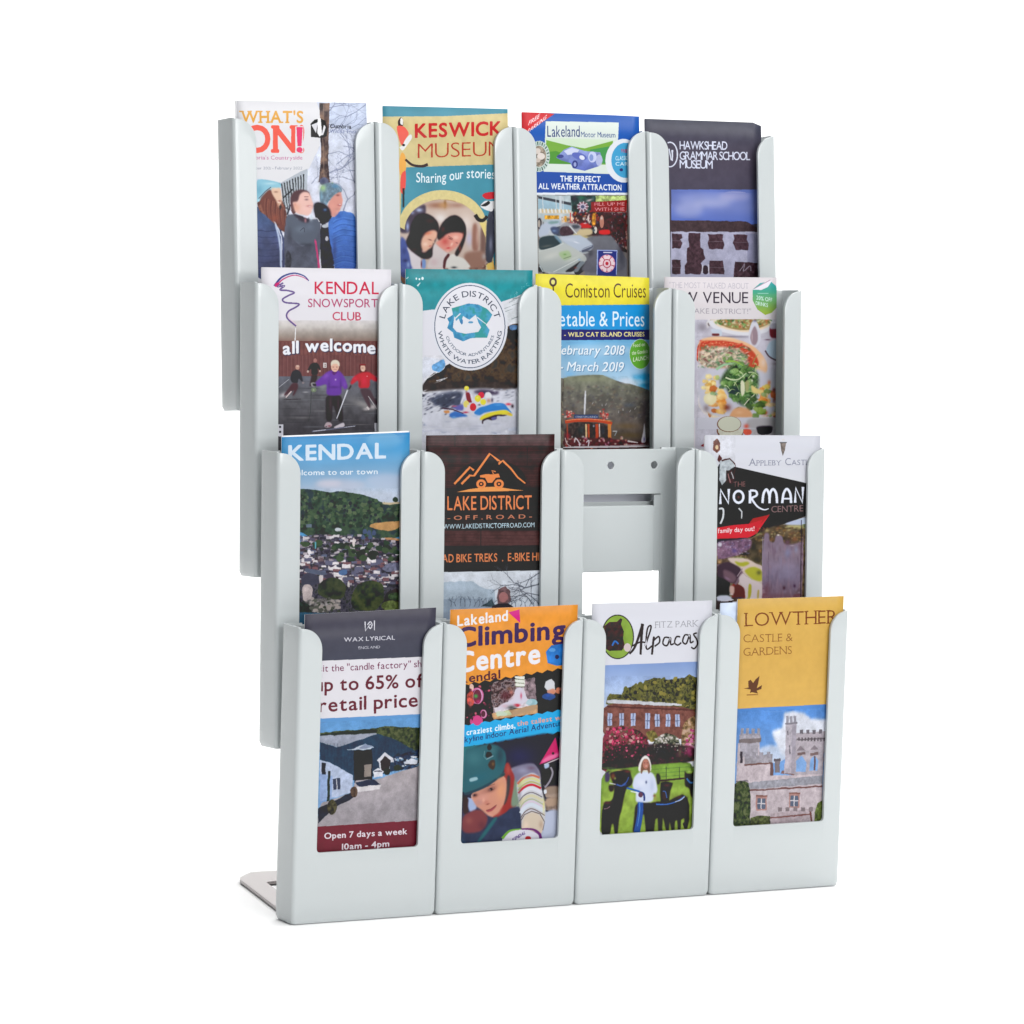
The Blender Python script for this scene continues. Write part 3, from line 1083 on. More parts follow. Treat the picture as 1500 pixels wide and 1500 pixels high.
A.poly([(885, 800), (920, 770), (1010, 765), (1010, 815), (930, 820)], (196, 36, 56))
A.poly([(866, 862), (940, 828), (930, 870), (890, 880)], (30, 26, 30))
A.poly([(930, 910), (990, 880), (1010, 1100), (960, 1280), (925, 1260), (915, 1100)], (74, 78, 92), n=.15)
A.curve([(832, 945), (870, 985), (916, 950)], 30, (34, 24, 26), 20)
A.poly([(928, 1290), (970, 1260), (990, 1400), (925, 1400)], (226, 180, 90))
A.soften([(280, 830), (910, 830), (910, 1400), (280, 1400)], 1)
A.photo([(280, 1010), (420, 860), (600, 820), (800, 910), (915, 1080), (915, 1400), (280, 1400)])
# the readers, closer
A.crop = (580, 270, 10)
A.poly([(60, 600), (250, 380), (450, 280), (650, 245), (850, 270), (1050, 350), (1220, 500), (1310, 700), (1330, 1260), (60, 1260)], (200, 180, 168), soft=1)
A.glow(600, 330, 200, 60, (150, 104, 84), .9); A.glow(720, 310, 26, 70, (120, 76, 30), .9); A.glow(700, 330, 90, 60, (196, 150, 96), .7); A.glow(900, 330, 160, 50, (160, 120, 104), .8); A.glow(650, 520, 120, 90, (226, 220, 218), .9); A.glow(1030, 600, 120, 160, (226, 214, 208), .9); A.glow(1080, 820, 60, 140, (190, 186, 214), .8)
A.poly([(60, 620), (130, 520), (280, 380), (440, 300), (440, 480), (200, 740), (60, 740)], (70, 60, 76), soft=3); A.glow(340, 400, 60, 36, (176, 190, 226), .95); A.glow(170, 640, 30, 80, (160, 176, 224), .9); A.glow(240, 440, 40, 30, (140, 150, 190), .8)
A.poly([(1130, 600), (1200, 590), (1230, 1000), (1120, 1010)], (150, 106, 92), soft=4); A.poly([(1250, 620), (1330, 700), (1330, 1180), (1240, 1100)], (120, 92, 84), soft=4); A.glow(1200, 800, 30, 160, (196, 164, 150), .7); A.poly([(980, 1020), (1330, 980), (1330, 1260), (1050, 1260)], (150, 112, 98), soft=5); A.glow(1300, 1080, 40, 60, (176, 170, 170), .8)
A.poly([(60, 760), (160, 860), (220, 1000), (300, 1260), (60, 1260)], (72, 88, 156), soft=3); A.glow(140, 1140, 50, 30, (36, 40, 90), .8); A.glow(120, 1000, 40, 60, (50, 60, 120), .7); A.glow(180, 1200, 30, 60, (150, 176, 220), .8)
A.poly([(150, 920), (300, 1020), (380, 1120), (380, 1260), (230, 1260), (200, 1060)], (222, 214, 220), soft=2); A.poly([(380, 1120), (440, 1120), (440, 1260), (380, 1260)], (120, 150, 206), soft=2); A.glow(372, 1190, 12, 60, (90, 20, 36), .9)
A.poly([(540, 880), (620, 920), (740, 1020), (800, 1060), (720, 1260), (440, 1260), (500, 1120), (540, 1000)], (214, 204, 204), soft=3); A.glow(560, 1160, 70, 70, (206, 180, 184), .7)
A.poly([(820, 1030), (920, 1080), (1020, 1120), (1130, 1260), (720, 1260), (750, 1140)], (222, 220, 214), soft=2); A.poly([(690, 1260), (700, 1120), (770, 1030), (800, 1060), (740, 1140), (725, 1260)], (84, 36, 44), soft=1); A.glow(855, 1240, 50, 20, (50, 54, 60), .9)
A.poly([(200, 740), (220, 600), (300, 470), (430, 440), (540, 490), (620, 580), (640, 680), (600, 820), (540, 940), (540, 1080), (480, 1120), (400, 1120), (300, 1060), (180, 960), (140, 860)], (38, 28, 36), soft=2)
A.glow(500, 560, 90, 50, (76, 36, 44), .6); A.glow(470, 1060, 40, 50, (96, 50, 50), .5); A.glow(270, 980, 60, 40, (70, 34, 40), .6)
A.poly([(400, 780), (480, 710), (560, 690), (610, 720), (610, 800), (560, 860), (540, 930), (480, 990), (410, 1030), (370, 940), (370, 850)], (226, 176, 152), soft=3); A.glow(470, 740, 70, 30, (214, 110, 80), .7, -.3); A.glow(500, 835, 36, 12, (120, 66, 60), .8, .3); A.glow(430, 900, 50, 40, (244, 210, 190), .8); A.glow(500, 925, 26, 12, (190, 90, 84), .8, -.4); A.glow(555, 870, 14, 20, (240, 200, 176), .8); A.glow(400, 1000, 30, 30, (226, 180, 170), .6)
A.poly([(460, 1000), (520, 960), (520, 1040), (480, 1100), (440, 1060)], (44, 30, 40), soft=2)
A.poly([(640, 660), (700, 560), (790, 490), (880, 470), (970, 520), (1030, 620), (1040, 740), (1010, 880), (960, 1000), (900, 1090), (860, 1040), (930, 920), (1000, 740), (760, 740), (720, 860), (640, 860), (600, 800)], (36, 26, 32), soft=2)
A.glow(690, 680, 40, 60, (90, 40, 44), .7); A.glow(940, 960, 26, 60, (130, 60, 44), .7); A.glow(990, 760, 16, 60, (120, 50, 44), .6)
A.poly([(730, 760), (820, 730), (940, 730), (1000, 745), (960, 860), (900, 940), (830, 990), (770, 1020), (720, 1000), (640, 940), (580, 880), (640, 840), (700, 800)], (222, 146, 132), soft=3)
A.glow(720, 860, 70, 70, (196, 76, 72), .75); A.glow(880, 800, 70, 50, (240, 196, 180), .8); A.glow(800, 820, 40, 12, (96, 44, 44), .8, .4); A.line([(770, 780), (840, 820)], 7, (90, 44, 44), alpha=.7); A.glow(895, 880, 22, 10, (110, 60, 64), .7, .3); A.glow(770, 955, 36, 14, (196, 50, 60), .85, -.1); A.glow(820, 900, 20, 36, (244, 206, 190), .8, .5); A.glow(760, 1000, 30, 20, (236, 180, 170), .7)
A.sm = False
tt = np.linspace(math.radians(180), math.radians(352), 40)
outer = [(690 + 650 * math.cos(a), 640 + 530 * math.sin(a)) for a in tt]
inner = [(690 + 560 * math.cos(a), 690 + 445 * math.sin(a)) for a in tt]
A.poly(outer + inner[::-1], (214, 200, 142), n=.03)
A.sm = True
A.poly([(1240, 590), (1330, 590), (1325, 800)], (226, 206, 130)); A.poly([(1340, 560), (1440, 420), (1440, 1180), (1340, 1180), (1320, 1000), (1340, 800)], (60, 62, 76), soft=2); A.glow(1400, 900, 30, 140, (130, 134, 160), .8); A.curve([(1170, 470), (1220, 540), (1290, 550), (1350, 490)], 60, (40, 30, 32), 44)
A.poly([(1265, 190), (1310, 150), (1440, 130), (1440, 240), (1330, 245)], (200, 36, 56)); A.poly([(1230, 345), (1320, 255), (1440, 280), (1440, 430), (1320, 400)], (228, 228, 230)); A.poly([(1240, 340), (1320, 300), (1370, 260), (1400, 300), (1330, 350)], (34, 34, 40)); A.poly([(1350, 1260), (1340, 1190), (1430, 1160), (1430, 1260)], (222, 190, 100))
A.soften([(60, 240), (1330, 240), (1330, 1260), (60, 1260)], 1)
make_leaflet((3, 1), A, 'teal and sand leaflet with two dark haired girls reading under an arch', bow=.9)

# ---- top tier, third: car museum
BLUE = (18, 88, 172)
A = art((3, 2), (750, 140, 5.172), BLUE)
A.rect(50, 100, 1050, 740, ((22, 96, 180), (16, 78, 160)))
A.poly([(60, 120), (330, 148), (60, 330)], (206, 32, 52))
A.text("FREE", 128, 236, 210, 180, 36, (240, 226, 230), .03, skew=.3)
A.text("PARKING", 120, 300, 262, 190, 36, (240, 226, 230), .03, skew=.3)
A.poly([(262, 204), (826, 214), (806, 606), (246, 586)], (214, 224, 218))
A.poly([(266, 340), (780, 352), (776, 535), (258, 525)], (120, 170, 70))
A.poly([(262, 345), (420, 385), (560, 410), (780, 352), (780, 345), (262, 330)], (206, 224, 200))
A.poly([(262, 440), (340, 430), (480, 480), (560, 535), (258, 525)], (84, 148, 62))
A.poly([(600, 420), (780, 390), (776, 530), (640, 520)], (74, 150, 84))
A.poly([(342, 480), (400, 420), (460, 396), (560, 430), (680, 440), (700, 500), (670, 545), (560, 580), (470, 560), (450, 520), (380, 500)], ((150, 164, 214), (86, 100, 170)), n=.12, kind='mid')
A.poly([(400, 430), (460, 405), (520, 420), (500, 450), (430, 460)], (206, 212, 236))
A.ell(520, 470, 60, 26, (96, 108, 184), rot=.3)
A.ell(486, 530, 22, 30, (60, 68, 130))
A.ell(486, 532, 11, 17, (150, 160, 210))
A.ell(620, 475, 32, 42, (196, 204, 236))
A.ell(612, 480, 16, 26, (130, 150, 206))
A.ell(540, 480, 22, 16, (220, 224, 240), rot=.5)
A.ell(374, 470, 26, 14, (70, 76, 140))
A.ell(672, 500, 26, 44, (190, 196, 226), alpha=.8)
A.text("Lakeland", 274, 322, 522, 322, 84, (38, 60, 116), .0)
A.text("Motor Museum", 532, 324, 798, 328, 40, (46, 70, 130), .0)
A.ell(210, 470, 84, 118, (196, 210, 206))
for k in range(26):
    a = k / 26 * 6.283
    A.line([(210 + 62 * math.cos(a), 470 + 86 * math.sin(a)), (210 + 80 * math.cos(a), 470 + 112 * math.sin(a))], 9, (60, 92, 82) if k % 2 else (120, 150, 140))
A.ell(210, 470, 56, 80, (142, 130, 116), n=.3)
A.ell(200, 430, 24, 22, (214, 204, 196))
A.ell(226, 470, 30, 26, (222, 212, 206))
A.ell(200, 500, 22, 16, (204, 190, 180))
A.ell(866, 503, 146, 166, (222, 226, 234))
A.ell(880, 500, 114, 134, (74, 160, 206))
A.text("FREE", 846, 440, 900, 440, 24, (206, 60, 80), .02)
A.text("CLASSIC", 800, 500, 900, 496, 30, (214, 236, 244), .02)
A.text("CAR", 800, 540, 900, 540, 26, (214, 236, 244), .02)
A.ell(846, 572, 14, 12, (60, 60, 110))
A.text("THE PERFECT", 374, 660, 682, 664, 42, (234, 238, 244), .045)
A.text("ALL WEATHER ATTRACTION", 208, 716, 846, 728, 42, (234, 238, 244), .045)
A.poly([(150, 745), (1000, 745), (1000, 764), (150, 762)], (226, 232, 240))
A.rect(150, 762, 1000, 1500, (126, 118, 114))
A.poly([(200, 764), (640, 768), (640, 960), (440, 960), (200, 960)], (172, 186, 188), n=.1, kind='mid')
for k in range(8):
    A.line([(215 + k * 50, 770), (230 + k * 45, 900)], 6, (110, 122, 128))
A.line([(200, 770), (420, 830)], 8, (60, 64, 70))
A.poly([(640, 768), (890, 775), (890, 830), (640, 810)], (170, 190, 150), n=.2)
A.spk([(640, 768), (890, 775), (890, 830), (640, 810)], [(196, 170, 80), (90, 120, 80), (210, 210, 200)], 30, 5, 14)
A.poly([(430, 770), (640, 770), (640, 960), (460, 960)], (50, 70, 62), n=.4)
A.poly([(590, 820), (890, 800), (890, 880), (600, 890)], (160, 24, 40))
A.text("FILL UP ME", 640, 846, 872, 842, 26, (236, 180, 184), .0)
A.text("WITH  SHE", 640, 884, 872, 878, 26, (236, 180, 184), .0)
A.text("GARAGE AND CO", 215, 890, 450, 892, 28, (226, 226, 222), .03)
A.rect(250, 918, 400, 960, (196, 150, 50), n=.4)
A.poly([(440, 930), (890, 890), (890, 1200), (820, 1180), (560, 1060), (440, 980)], (84, 34, 40), n=.5, kind='mid')
A.spk([(440, 900), (690, 900), (680, 1060), (440, 980)], [(196, 40, 50), (222, 200, 190), (40, 34, 40), (206, 150, 60), (230, 226, 222), (120, 30, 40)], 110, 6, 18)
A.spk([(690, 890), (890, 890), (890, 1200), (800, 1150)], [(40, 24, 30), (110, 30, 44), (150, 120, 110), (60, 50, 54)], 120, 6, 18)
for k in range(9):
    a = k / 9 * 6.283
    A.line([(545, 850), (545 + 52 * math.cos(a), 850 + 50 * math.sin(a))], 9, (214, 196, 204))
A.ell(545, 850, 26, 24, (196, 120, 130))
A.ell(545, 920, 50, 30, (60, 80, 110))
A.ell(692, 980, 20, 50, (206, 130, 110))
A.rect(670, 1030, 752, 1062, (206, 30, 50))
A.poly([(560, 1060), (760, 1062), (850, 1200), (890, 1250), (890, 1400), (560, 1400), (560, 1200)], (112, 112, 120), n=.06, kind='mid')
A.sm = True
A.poly([(210, 960), (350, 950), (460, 990), (620, 1100), (626, 1170), (560, 1220), (400, 1170), (205, 1100)], (176, 182, 188), n=.08, kind='mid')
A.poly([(290, 1020), (420, 980), (500, 1060), (340, 1080)], (72, 76, 88), n=.2)
A.poly([(250, 975), (350, 955), (380, 980), (290, 1005)], (100, 110, 126))
A.poly([(420, 985), (520, 970), (560, 1010), (500, 1050)], (60, 52, 58))
A.poly([(440, 1040), (600, 1050), (650, 1060), (600, 1090), (480, 1080)], (186, 172, 120))
A.ell(640, 1030, 20, 30, (40, 36, 40))
A.ell(222, 960, 24, 54, (80, 82, 88))
A.ell(222, 960, 13, 34, (190, 192, 196))
A.poly([(440, 1100), (626, 1110), (600, 1160), (540, 1180), (450, 1150)], (200, 204, 210))
A.line([(520, 1190), (626, 1150)], 12, (60, 62, 70))
A.poly([(205, 1080), (300, 1070), (400, 1130), (560, 1210), (590, 1290), (520, 1360), (205, 1360)], (186, 190, 190), n=.06, kind='mid')
A.poly([(210, 1090), (310, 1075), (390, 1130), (230, 1175)], (56, 66, 66), n=.2)
A.poly([(360, 1180), (470, 1190), (450, 1255), (390, 1240)], (168, 196, 140))
A.poly([(470, 1330), (580, 1250), (590, 1290), (540, 1350), (500, 1380)], (50, 50, 54))
A.line([(210, 1290), (250, 1360)], 12, (40, 42, 46))
A.sm = False
A.poly([(662, 1182), (812, 1185), (804, 1350), (804, 1420), (656, 1420)], (44, 56, 128))
for k in range(10):
    a = k / 10 * 6.283
    A.ell(732 + 48 * math.cos(a), 1282 + 54 * math.sin(a), 17, 18, (216, 70, 100))
    A.ell(732 + 50 * math.cos(a), 1282 + 56 * math.sin(a), 8, 9, (236, 206, 214))
A.ell(732, 1282, 34, 38, (222, 190, 200))
for k in range(5):
    a = k / 5 * 6.283
    A.ell(732 + 20 * math.cos(a), 1282 + 22 * math.sin(a), 10, 11, (204, 50, 84))
A.ell(732, 1282, 11, 12, (196, 30, 70))
A.sm = False
A.photo([(200, 768), (890, 772), (890, 1180), (650, 1180), (650, 1360), (200, 1360)])
# the garage hall, closer
A.crop = (785, 280, 10.714)
A.sm = True
A.glow(330, 210, 240, 60, (176, 186, 186), .5)
A.sm = False
A.poly([(50, 90), (560, 90), (600, 500), (50, 500)], (176, 190, 196), n=.06, kind='mid')
A.poly([(50, 95), (570, 200), (570, 245), (50, 135)], (62, 66, 74)); A.poly([(50, 140), (570, 250), (570, 330), (50, 300)], (150, 180, 196), n=.05, kind='mid')
for x in (120, 330, 440):
    A.line([(x, 110), (x + 6, 300)], 12, (200, 206, 210))
A.line([(400, 90), (410, 480)], 40, (196, 204, 210)); A.line([(50, 340), (600, 350)], 60, (196, 194, 186))
for k in range(16):
    A.line([(80 + k * 30, 290 + k), (92 + k * 30, 360)], 13, (236, 232, 222) if k % 2 == 0 else (206, 176, 120))
A.rect(150, 400, 380, 460, (206, 150, 50), n=.3); A.rect(420, 420, 600, 510, (170, 150, 130), n=.4); A.rect(465, 410, 500, 500, (206, 150, 60)); A.line([(560, 360), (560, 510)], 14, (196, 60, 50))
A.poly([(570, 90), (960, 90), (960, 320), (580, 340)], (52, 74, 72), n=.4, kind='mid'); A.glow(620, 130, 50, 60, (60, 44, 60), .7); A.glow(740, 120, 50, 30, (40, 110, 70), .7); A.glow(860, 160, 60, 20, (230, 210, 214), .8, -.3)
A.rect(970, 90, 1450, 190, (170, 190, 120), n=.25); A.poly([(890, 190), (1450, 160), (1450, 345), (890, 350)], (140, 24, 40), n=.12)
A.text("FILL UP ME", 945, 250, 1430, 244, 50, (222, 150, 156), .0); A.text("WITH SHE", 945, 330, 1430, 326, 50, (222, 150, 156), .0)
A.sm = True
for k in range(9):
    a = k / 9 * 6.283
    A.line([(755, 262), (755 + 95 * math.cos(a), 262 + 84 * math.sin(a))], 15, (222, 200, 212))
    A.glow(755 + 70 * math.cos(a + .35), 262 + 62 * math.sin(a + .35), 18, 16, (200, 80, 110), .8)
A.ell(755, 262, 50, 46, (190, 176, 196)); A.ell(755, 265, 30, 28, (80, 84, 110)); A.poly([(660, 380), (700, 350), (800, 350), (830, 400), (800, 480), (700, 470)], (84, 96, 130), soft=2); A.glow(740, 380, 50, 14, (190, 200, 220), .8)
A.poly([(600, 350), (1450, 350), (1450, 760), (1200, 720), (900, 740), (640, 560)], (64, 34, 40), soft=2, n=.3)
for k in range(110):
    A.glow(A.rs.uniform(600, 1010), A.rs.uniform(350, 660), A.rs.uniform(7, 22), A.rs.uniform(7, 26), [(190, 30, 44), (226, 206, 190), (36, 30, 36), (214, 150, 60), (130, 30, 44), (60, 70, 90), (236, 230, 220)][k % 7], .85)
for k in range(80):
    A.glow(A.rs.uniform(1180, 1440), A.rs.uniform(360, 900), A.rs.uniform(6, 18), A.rs.uniform(8, 40), [(30, 30, 40), (110, 24, 44), (150, 150, 156), (60, 44, 56), (40, 60, 60)][k % 5], .8)
A.poly([(900, 590), (980, 600), (990, 700), (900, 710)], (50, 44, 46), soft=1); A.ell(935, 630, 44, 46, (40, 38, 44)); A.ell(960, 630, 24, 56, (206, 200, 190)); A.ell(930, 634, 22, 24, (70, 80, 90))
A.poly([(760, 510), (900, 560), (890, 600), (720, 600), (700, 540)], (190, 24, 40), soft=1); A.glow(790, 525, 36, 10, (240, 220, 210), .9); A.glow(675, 475, 20, 18, (246, 220, 170), .9); A.ell(845, 450, 16, 50, (214, 196, 190)); A.poly([(910, 360), (970, 370), (960, 560), (900, 560)], (206, 140, 50), soft=2, n=.3); A.ell(1060, 500, 34, 100, (176, 120, 104)); A.glow(1055, 440, 24, 30, (206, 204, 200), .8); A.poly([(1015, 630), (1190, 620), (1200, 700), (1015, 700)], (206, 24, 46), soft=1)
A.poly([(620, 620), (900, 600), (920, 690), (830, 720), (680, 720)], (196, 178, 140), soft=2); A.glow(860, 720, 60, 16, (50, 40, 44), .8)
A.poly([(780, 740), (1200, 700), (1330, 860), (1440, 1050), (1440, 1300), (700, 1300), (820, 1100), (920, 880)], ((110, 112, 120), (104, 104, 114), (96, 96, 106)), soft=3, n=.05, kind='mid'); A.glow(1380, 1000, 80, 260, (44, 46, 56), .6); A.glow(880, 1000, 60, 60, (60, 60, 70), .7)
A.poly([(60, 420), (110, 430), (130, 520), (110, 610), (60, 640)], (170, 170, 172), soft=1); A.ell(70, 530, 36, 90, (60, 58, 64)); A.ell(62, 530, 20, 60, (170, 160, 150))
A.poly([(60, 700), (80, 560), (160, 520), (200, 490), (300, 470), (390, 480), (400, 540), (330, 580), (220, 620), (220, 700), (60, 740)], (176, 186, 204), soft=2); A.poly([(190, 520), (240, 490), (380, 486), (376, 520), (260, 540)], (120, 150, 150), soft=2); A.poly([(230, 600), (300, 570), (380, 600), (370, 700), (280, 690)], (70, 80, 110), soft=2); A.glow(300, 640, 40, 20, (120, 150, 196), .7)
A.poly([(400, 560), (480, 510), (620, 520), (760, 560), (640, 700), (400, 720)], (150, 150, 156), soft=2); A.poly([(400, 600), (440, 570), (540, 570), (640, 700), (440, 730), (390, 690)], (70, 52, 60), soft=1, n=.2); A.line([(545, 560), (660, 690)], 14, (206, 210, 214)); A.poly([(570, 550), (690, 550), (720, 590), (620, 620)], (70, 74, 84), soft=2)
A.poly([(380, 740), (500, 725), (700, 700), (780, 750), (900, 830), (925, 890), (900, 930), (740, 980), (600, 930), (440, 800)], (178, 188, 204), soft=2); A.glow(650, 820, 60, 12, (226, 230, 236), .9, .3); A.glow(560, 780, 120, 30, (196, 204, 216), .6); A.poly([(740, 930), (920, 860), (925, 900), (830, 960), (740, 990)], (84, 90, 110), soft=1); A.line([(750, 940), (900, 880)], 8, (206, 212, 220)); A.glow(850, 960, 70, 14, (50, 50, 60), .7)
A.poly([(50, 740), (220, 710), (340, 700), (440, 820), (560, 880), (700, 960), (780, 1060), (800, 1130), (740, 1190), (640, 1290), (50, 1290)], ((176, 186, 188), (186, 190, 186), (160, 170, 172)), soft=2)
A.poly([(55, 750), (220, 715), (330, 720), (430, 830), (300, 900), (60, 960)], (48, 62, 68), soft=1); A.poly([(290, 720), (340, 710), (430, 820), (410, 850)], (110, 140, 160), soft=2); A.glow(180, 880, 110, 22, (96, 100, 96), .7, -.15); A.line([(60, 965), (300, 905), (450, 840)], 10, (206, 210, 208))
A.glow(240, 1040, 180, 60, (206, 208, 202), .7, -.3); A.glow(600, 1080, 140, 26, (206, 212, 200), .6, -.4); A.poly([(370, 980), (540, 940), (590, 1060), (460, 1110), (390, 1040)], (166, 188, 146), soft=3); A.glow(470, 1010, 30, 16, (96, 150, 70), .7); A.line([(450, 1080), (570, 1040)], 7, (90, 100, 84))
A.poly([(450, 1290), (640, 1170), (720, 1110), (740, 1160), (600, 1290)], (46, 44, 50), soft=1); A.poly([(720, 1110), (800, 1130), (720, 1210), (680, 1290), (600, 1290)], (120, 130, 140), soft=1); A.glow(640, 1220, 30, 20, (150, 60, 50), .6); A.line([(290, 1290), (700, 1080)], 9, (226, 230, 230)); A.glow(700, 1090, 30, 16, (150, 180, 220), .8); A.poly([(50, 1200), (90, 1220), (110, 1290), (50, 1290)], (34, 36, 44), soft=1); A.line([(70, 1190), (130, 1290)], 12, (206, 220, 226))
A.sm = False
A.poly([(985, 940), (1310, 945), (1300, 1330), (975, 1330)], (160, 176, 226)); A.poly([(1003, 955), (1298, 960), (1288, 1330), (993, 1330)], (38, 54, 126)); A.line([(1085, 980), (1225, 982)], 20, (214, 214, 232))
A.ell(1143, 1155, 132, 140, (226, 150, 176), n_=40); A.ell(1143, 1155, 122, 130, (196, 50, 84), n_=40)
for k in range(5):
    a = k / 5 * 6.283 - 1.57
    for da in (-.3, .3):
        A.ell(1143 + 92 * math.cos(a + da), 1155 + 98 * math.sin(a + da), 34, 36, (240, 214, 222))
for k in range(5):
    a = k / 5 * 6.283 - .94
    A.line([(1143 + 50 * math.cos(a), 1155 + 54 * math.sin(a)), (1143 + 126 * math.cos(a), 1155 + 134 * math.sin(a))], 11, (170, 40, 70))
A.ell(1143, 1155, 66, 70, (170, 40, 70)); A.ell(1143, 1155, 54, 58, (238, 206, 214)); A.ell(1143, 1155, 26, 28, (190, 24, 60))
A.soften([(50, 90), (970, 90), (970, 1290), (50, 1290)], 1)
make_leaflet((3, 2), A, 'royal blue leaflet with red corner flash and silver cars in a garage hall', bow=.5, curl=3.0)

# ---- top tier, fourth: dark leaflet with the old white school
A = art((3, 3), (930, 150, 5.357), (76, 74, 90))
A.rect(50, 100, 1100, 690, ((72, 74, 88), (82, 76, 90), (78, 74, 90)), n=.03, kind='mid')
for s, y, x1 in (("HAWKSHEAD", 374, 722), ("GRAMMAR SCHOOL", 455, 902), ("MUSEUM", 522, 606)):
    A.text(s, 346, y, x1, y + 4, 64, (214, 220, 240), .012, track=-.14)
a = np.linspace(-1.9, 1.9, 30)
A.line(np.column_stack((270 + 58 * np.cos(a), 415 + 96 * np.sin(a))), 10, (214, 220, 236))
A.line([(288, 380), (288, 465)], 14, (214, 220, 236), 9)
A.line([(262, 370), (280, 460)], 9, (214, 220, 236))
A.rect(280, 690, 1060, 960, ((98, 116, 186), (120, 134, 196), (84, 108, 190)), n=.05, kind='soft')
A.ell(560, 760, 230, 46, (158, 166, 208), alpha=.5)
A.ell(420, 850, 110, 60, (176, 180, 214), alpha=.5)
A.ell(780, 740, 130, 36, (190, 184, 214), alpha=.5)
A.ell(600, 800, 150, 26, (184, 186, 216), alpha=.5)
A.soften([(284, 700), (1000, 700), (1000, 930), (284, 930)], 9, 3)
A.poly([(270, 930), (870, 938), (960, 990), (1000, 1040), (270, 1030)], (72, 58, 62), n=.1)
A.rect(275, 1020, 1040, 1500, (172, 172, 196), n=.04, kind='mid')
A.poly([(870, 1030), (960, 1040), (970, 1400), (890, 1400)], (150, 150, 178))
dk = (74, 54, 62)
A.poly([(285, 1034), (360, 1040), (368, 1070), (350, 1080), (366, 1110), (352, 1150), (285, 1152)], dk, n=.2)
A.poly([(416, 1030), (510, 1030), (506, 1140), (530, 1160), (545, 1230), (510, 1270), (400, 1270), (400, 1150), (418, 1140)], dk, n=.2)
A.poly([(566, 1038), (690, 1040), (684, 1080), (696, 1110), (690, 1155), (580, 1155), (568, 1110), (578, 1080)], dk, n=.2)
A.poly([(768, 1040), (882, 1044), (876, 1080), (890, 1110), (884, 1165), (790, 1162), (764, 1110), (778, 1080)], dk, n=.2)
A.rect(285, 1240, 352, 1352, dk, n=.2)
A.poly([(400, 1262), (510, 1262), (530, 1300), (510, 1352), (388, 1352), (384, 1290)], dk, n=.2)
A.poly([(578, 1248), (690, 1248), (698, 1352), (574, 1352)], dk, n=.2)
A.poly([(780, 1254), (960, 1262), (970, 1400), (770, 1400)], dk, n=.25)
for p in (((285, 1090), (360, 1090)), ((576, 1095), (690, 1095)), ((775, 1100), (884, 1102)), ((578, 1300), (694, 1300)), ((285, 1300), (350, 1300))):
    A.line(p, 5, (104, 88, 98))
A.ell(548, 1320, 26, 36, (56, 44, 52))
A.line([(525, 1280), (522, 1350)], 9, (200, 198, 212))
A.line([(572, 1280), (575, 1350)], 9, (200, 198, 212))
A.curve([(820, 1330), (860, 1270), (850, 1330), (900, 1290), (910, 1330)], 6, (150, 140, 156))
A.photo([(284, 930), (1000, 930), (1000, 1360), (284, 1360)])
make_leaflet((3, 3), A, 'dark slate leaflet with white lettering above a moonlit white building', bow=.4, corner=2.4)

# ---- second tier, first: ski club
A = art((2, 0), (340, 380, 5.357), (222, 220, 226))
A.rect(150, 50, 1350, 520, (222, 220, 226))
A.rect(150, 480, 1350, 660, ((214, 210, 212), (190, 184, 180), (150, 138, 130), (120, 88, 80)), n=.06, kind='mid')
A.poly([(180, 640), (1350, 640), (1350, 930), (180, 930)], (112, 68, 66), n=.10, kind='mid')
for k in range(60):
    A.line([(366 + k * 15, 650), (366 + k * 15, 930)], 4, (84, 48, 50) if k % 2 else (138, 90, 84), alpha=.5)
A.poly([(180, 930), (1350, 930), (1350, 1600), (180, 1600)], ((108, 108, 114), (78, 78, 82), (70, 68, 72)), n=.18, kind='mid')
for k in range(14):
    y = 960 + k * 42
    A.line([(360, y + 8), (700, y), (1150, y + 10)], 7, (100, 100, 106), alpha=.35)
A.poly([(380, 1060), (440, 1000), (560, 1060), (530, 1110), (400, 1100)], (180, 176, 178), alpha=.6)
A.poly([(940, 1040), (1020, 990), (1150, 1130), (1140, 1190), (1040, 1170)], (176, 172, 172), alpha=.55)
A.poly([(360, 990), (430, 930), (470, 940), (380, 1040)], (150, 150, 156), alpha=.5)
# emblem
A.curve([(330, 210), (390, 140), (480, 110), (560, 130), (600, 170)], 16, (52, 62, 130), 8)
A.curve([(338, 214), (400, 156), (480, 126), (550, 140), (592, 165)], 13, (186, 60, 120), 4)
A.ell(352, 200, 22, 16, (196, 50, 110), rot=-.6)
A.curve([(400, 185), (355, 215), (410, 208), (375, 240), (430, 245), (486, 262), (440, 285), (395, 315), (420, 340), (520, 350), (500, 375), (440, 410), (430, 460), (500, 525)], 13, (104, 84, 140))
A.curve([(450, 420), (440, 455), (505, 515)], 5, (222, 190, 206))
A.text("KENDAL", 646, 272, 1150, 274, 96, (198, 44, 76), .012)
A.text("SNOWSPORT", 594, 376, 1142, 378, 66, (176, 70, 110), .006)
A.text("CLUB", 786, 478, 1010, 480, 64, (190, 66, 96), .012)
A.line([(497, 540), (492, 640)], 7, (226, 226, 230))
A.text("all welcome", 402, 746, 1118, 738, 84, (232, 234, 242), .05, wave=lambda t: -26 * math.sin(t * 3.14), shadow=(7, 9, (70, 66, 92)))


A.sm = True


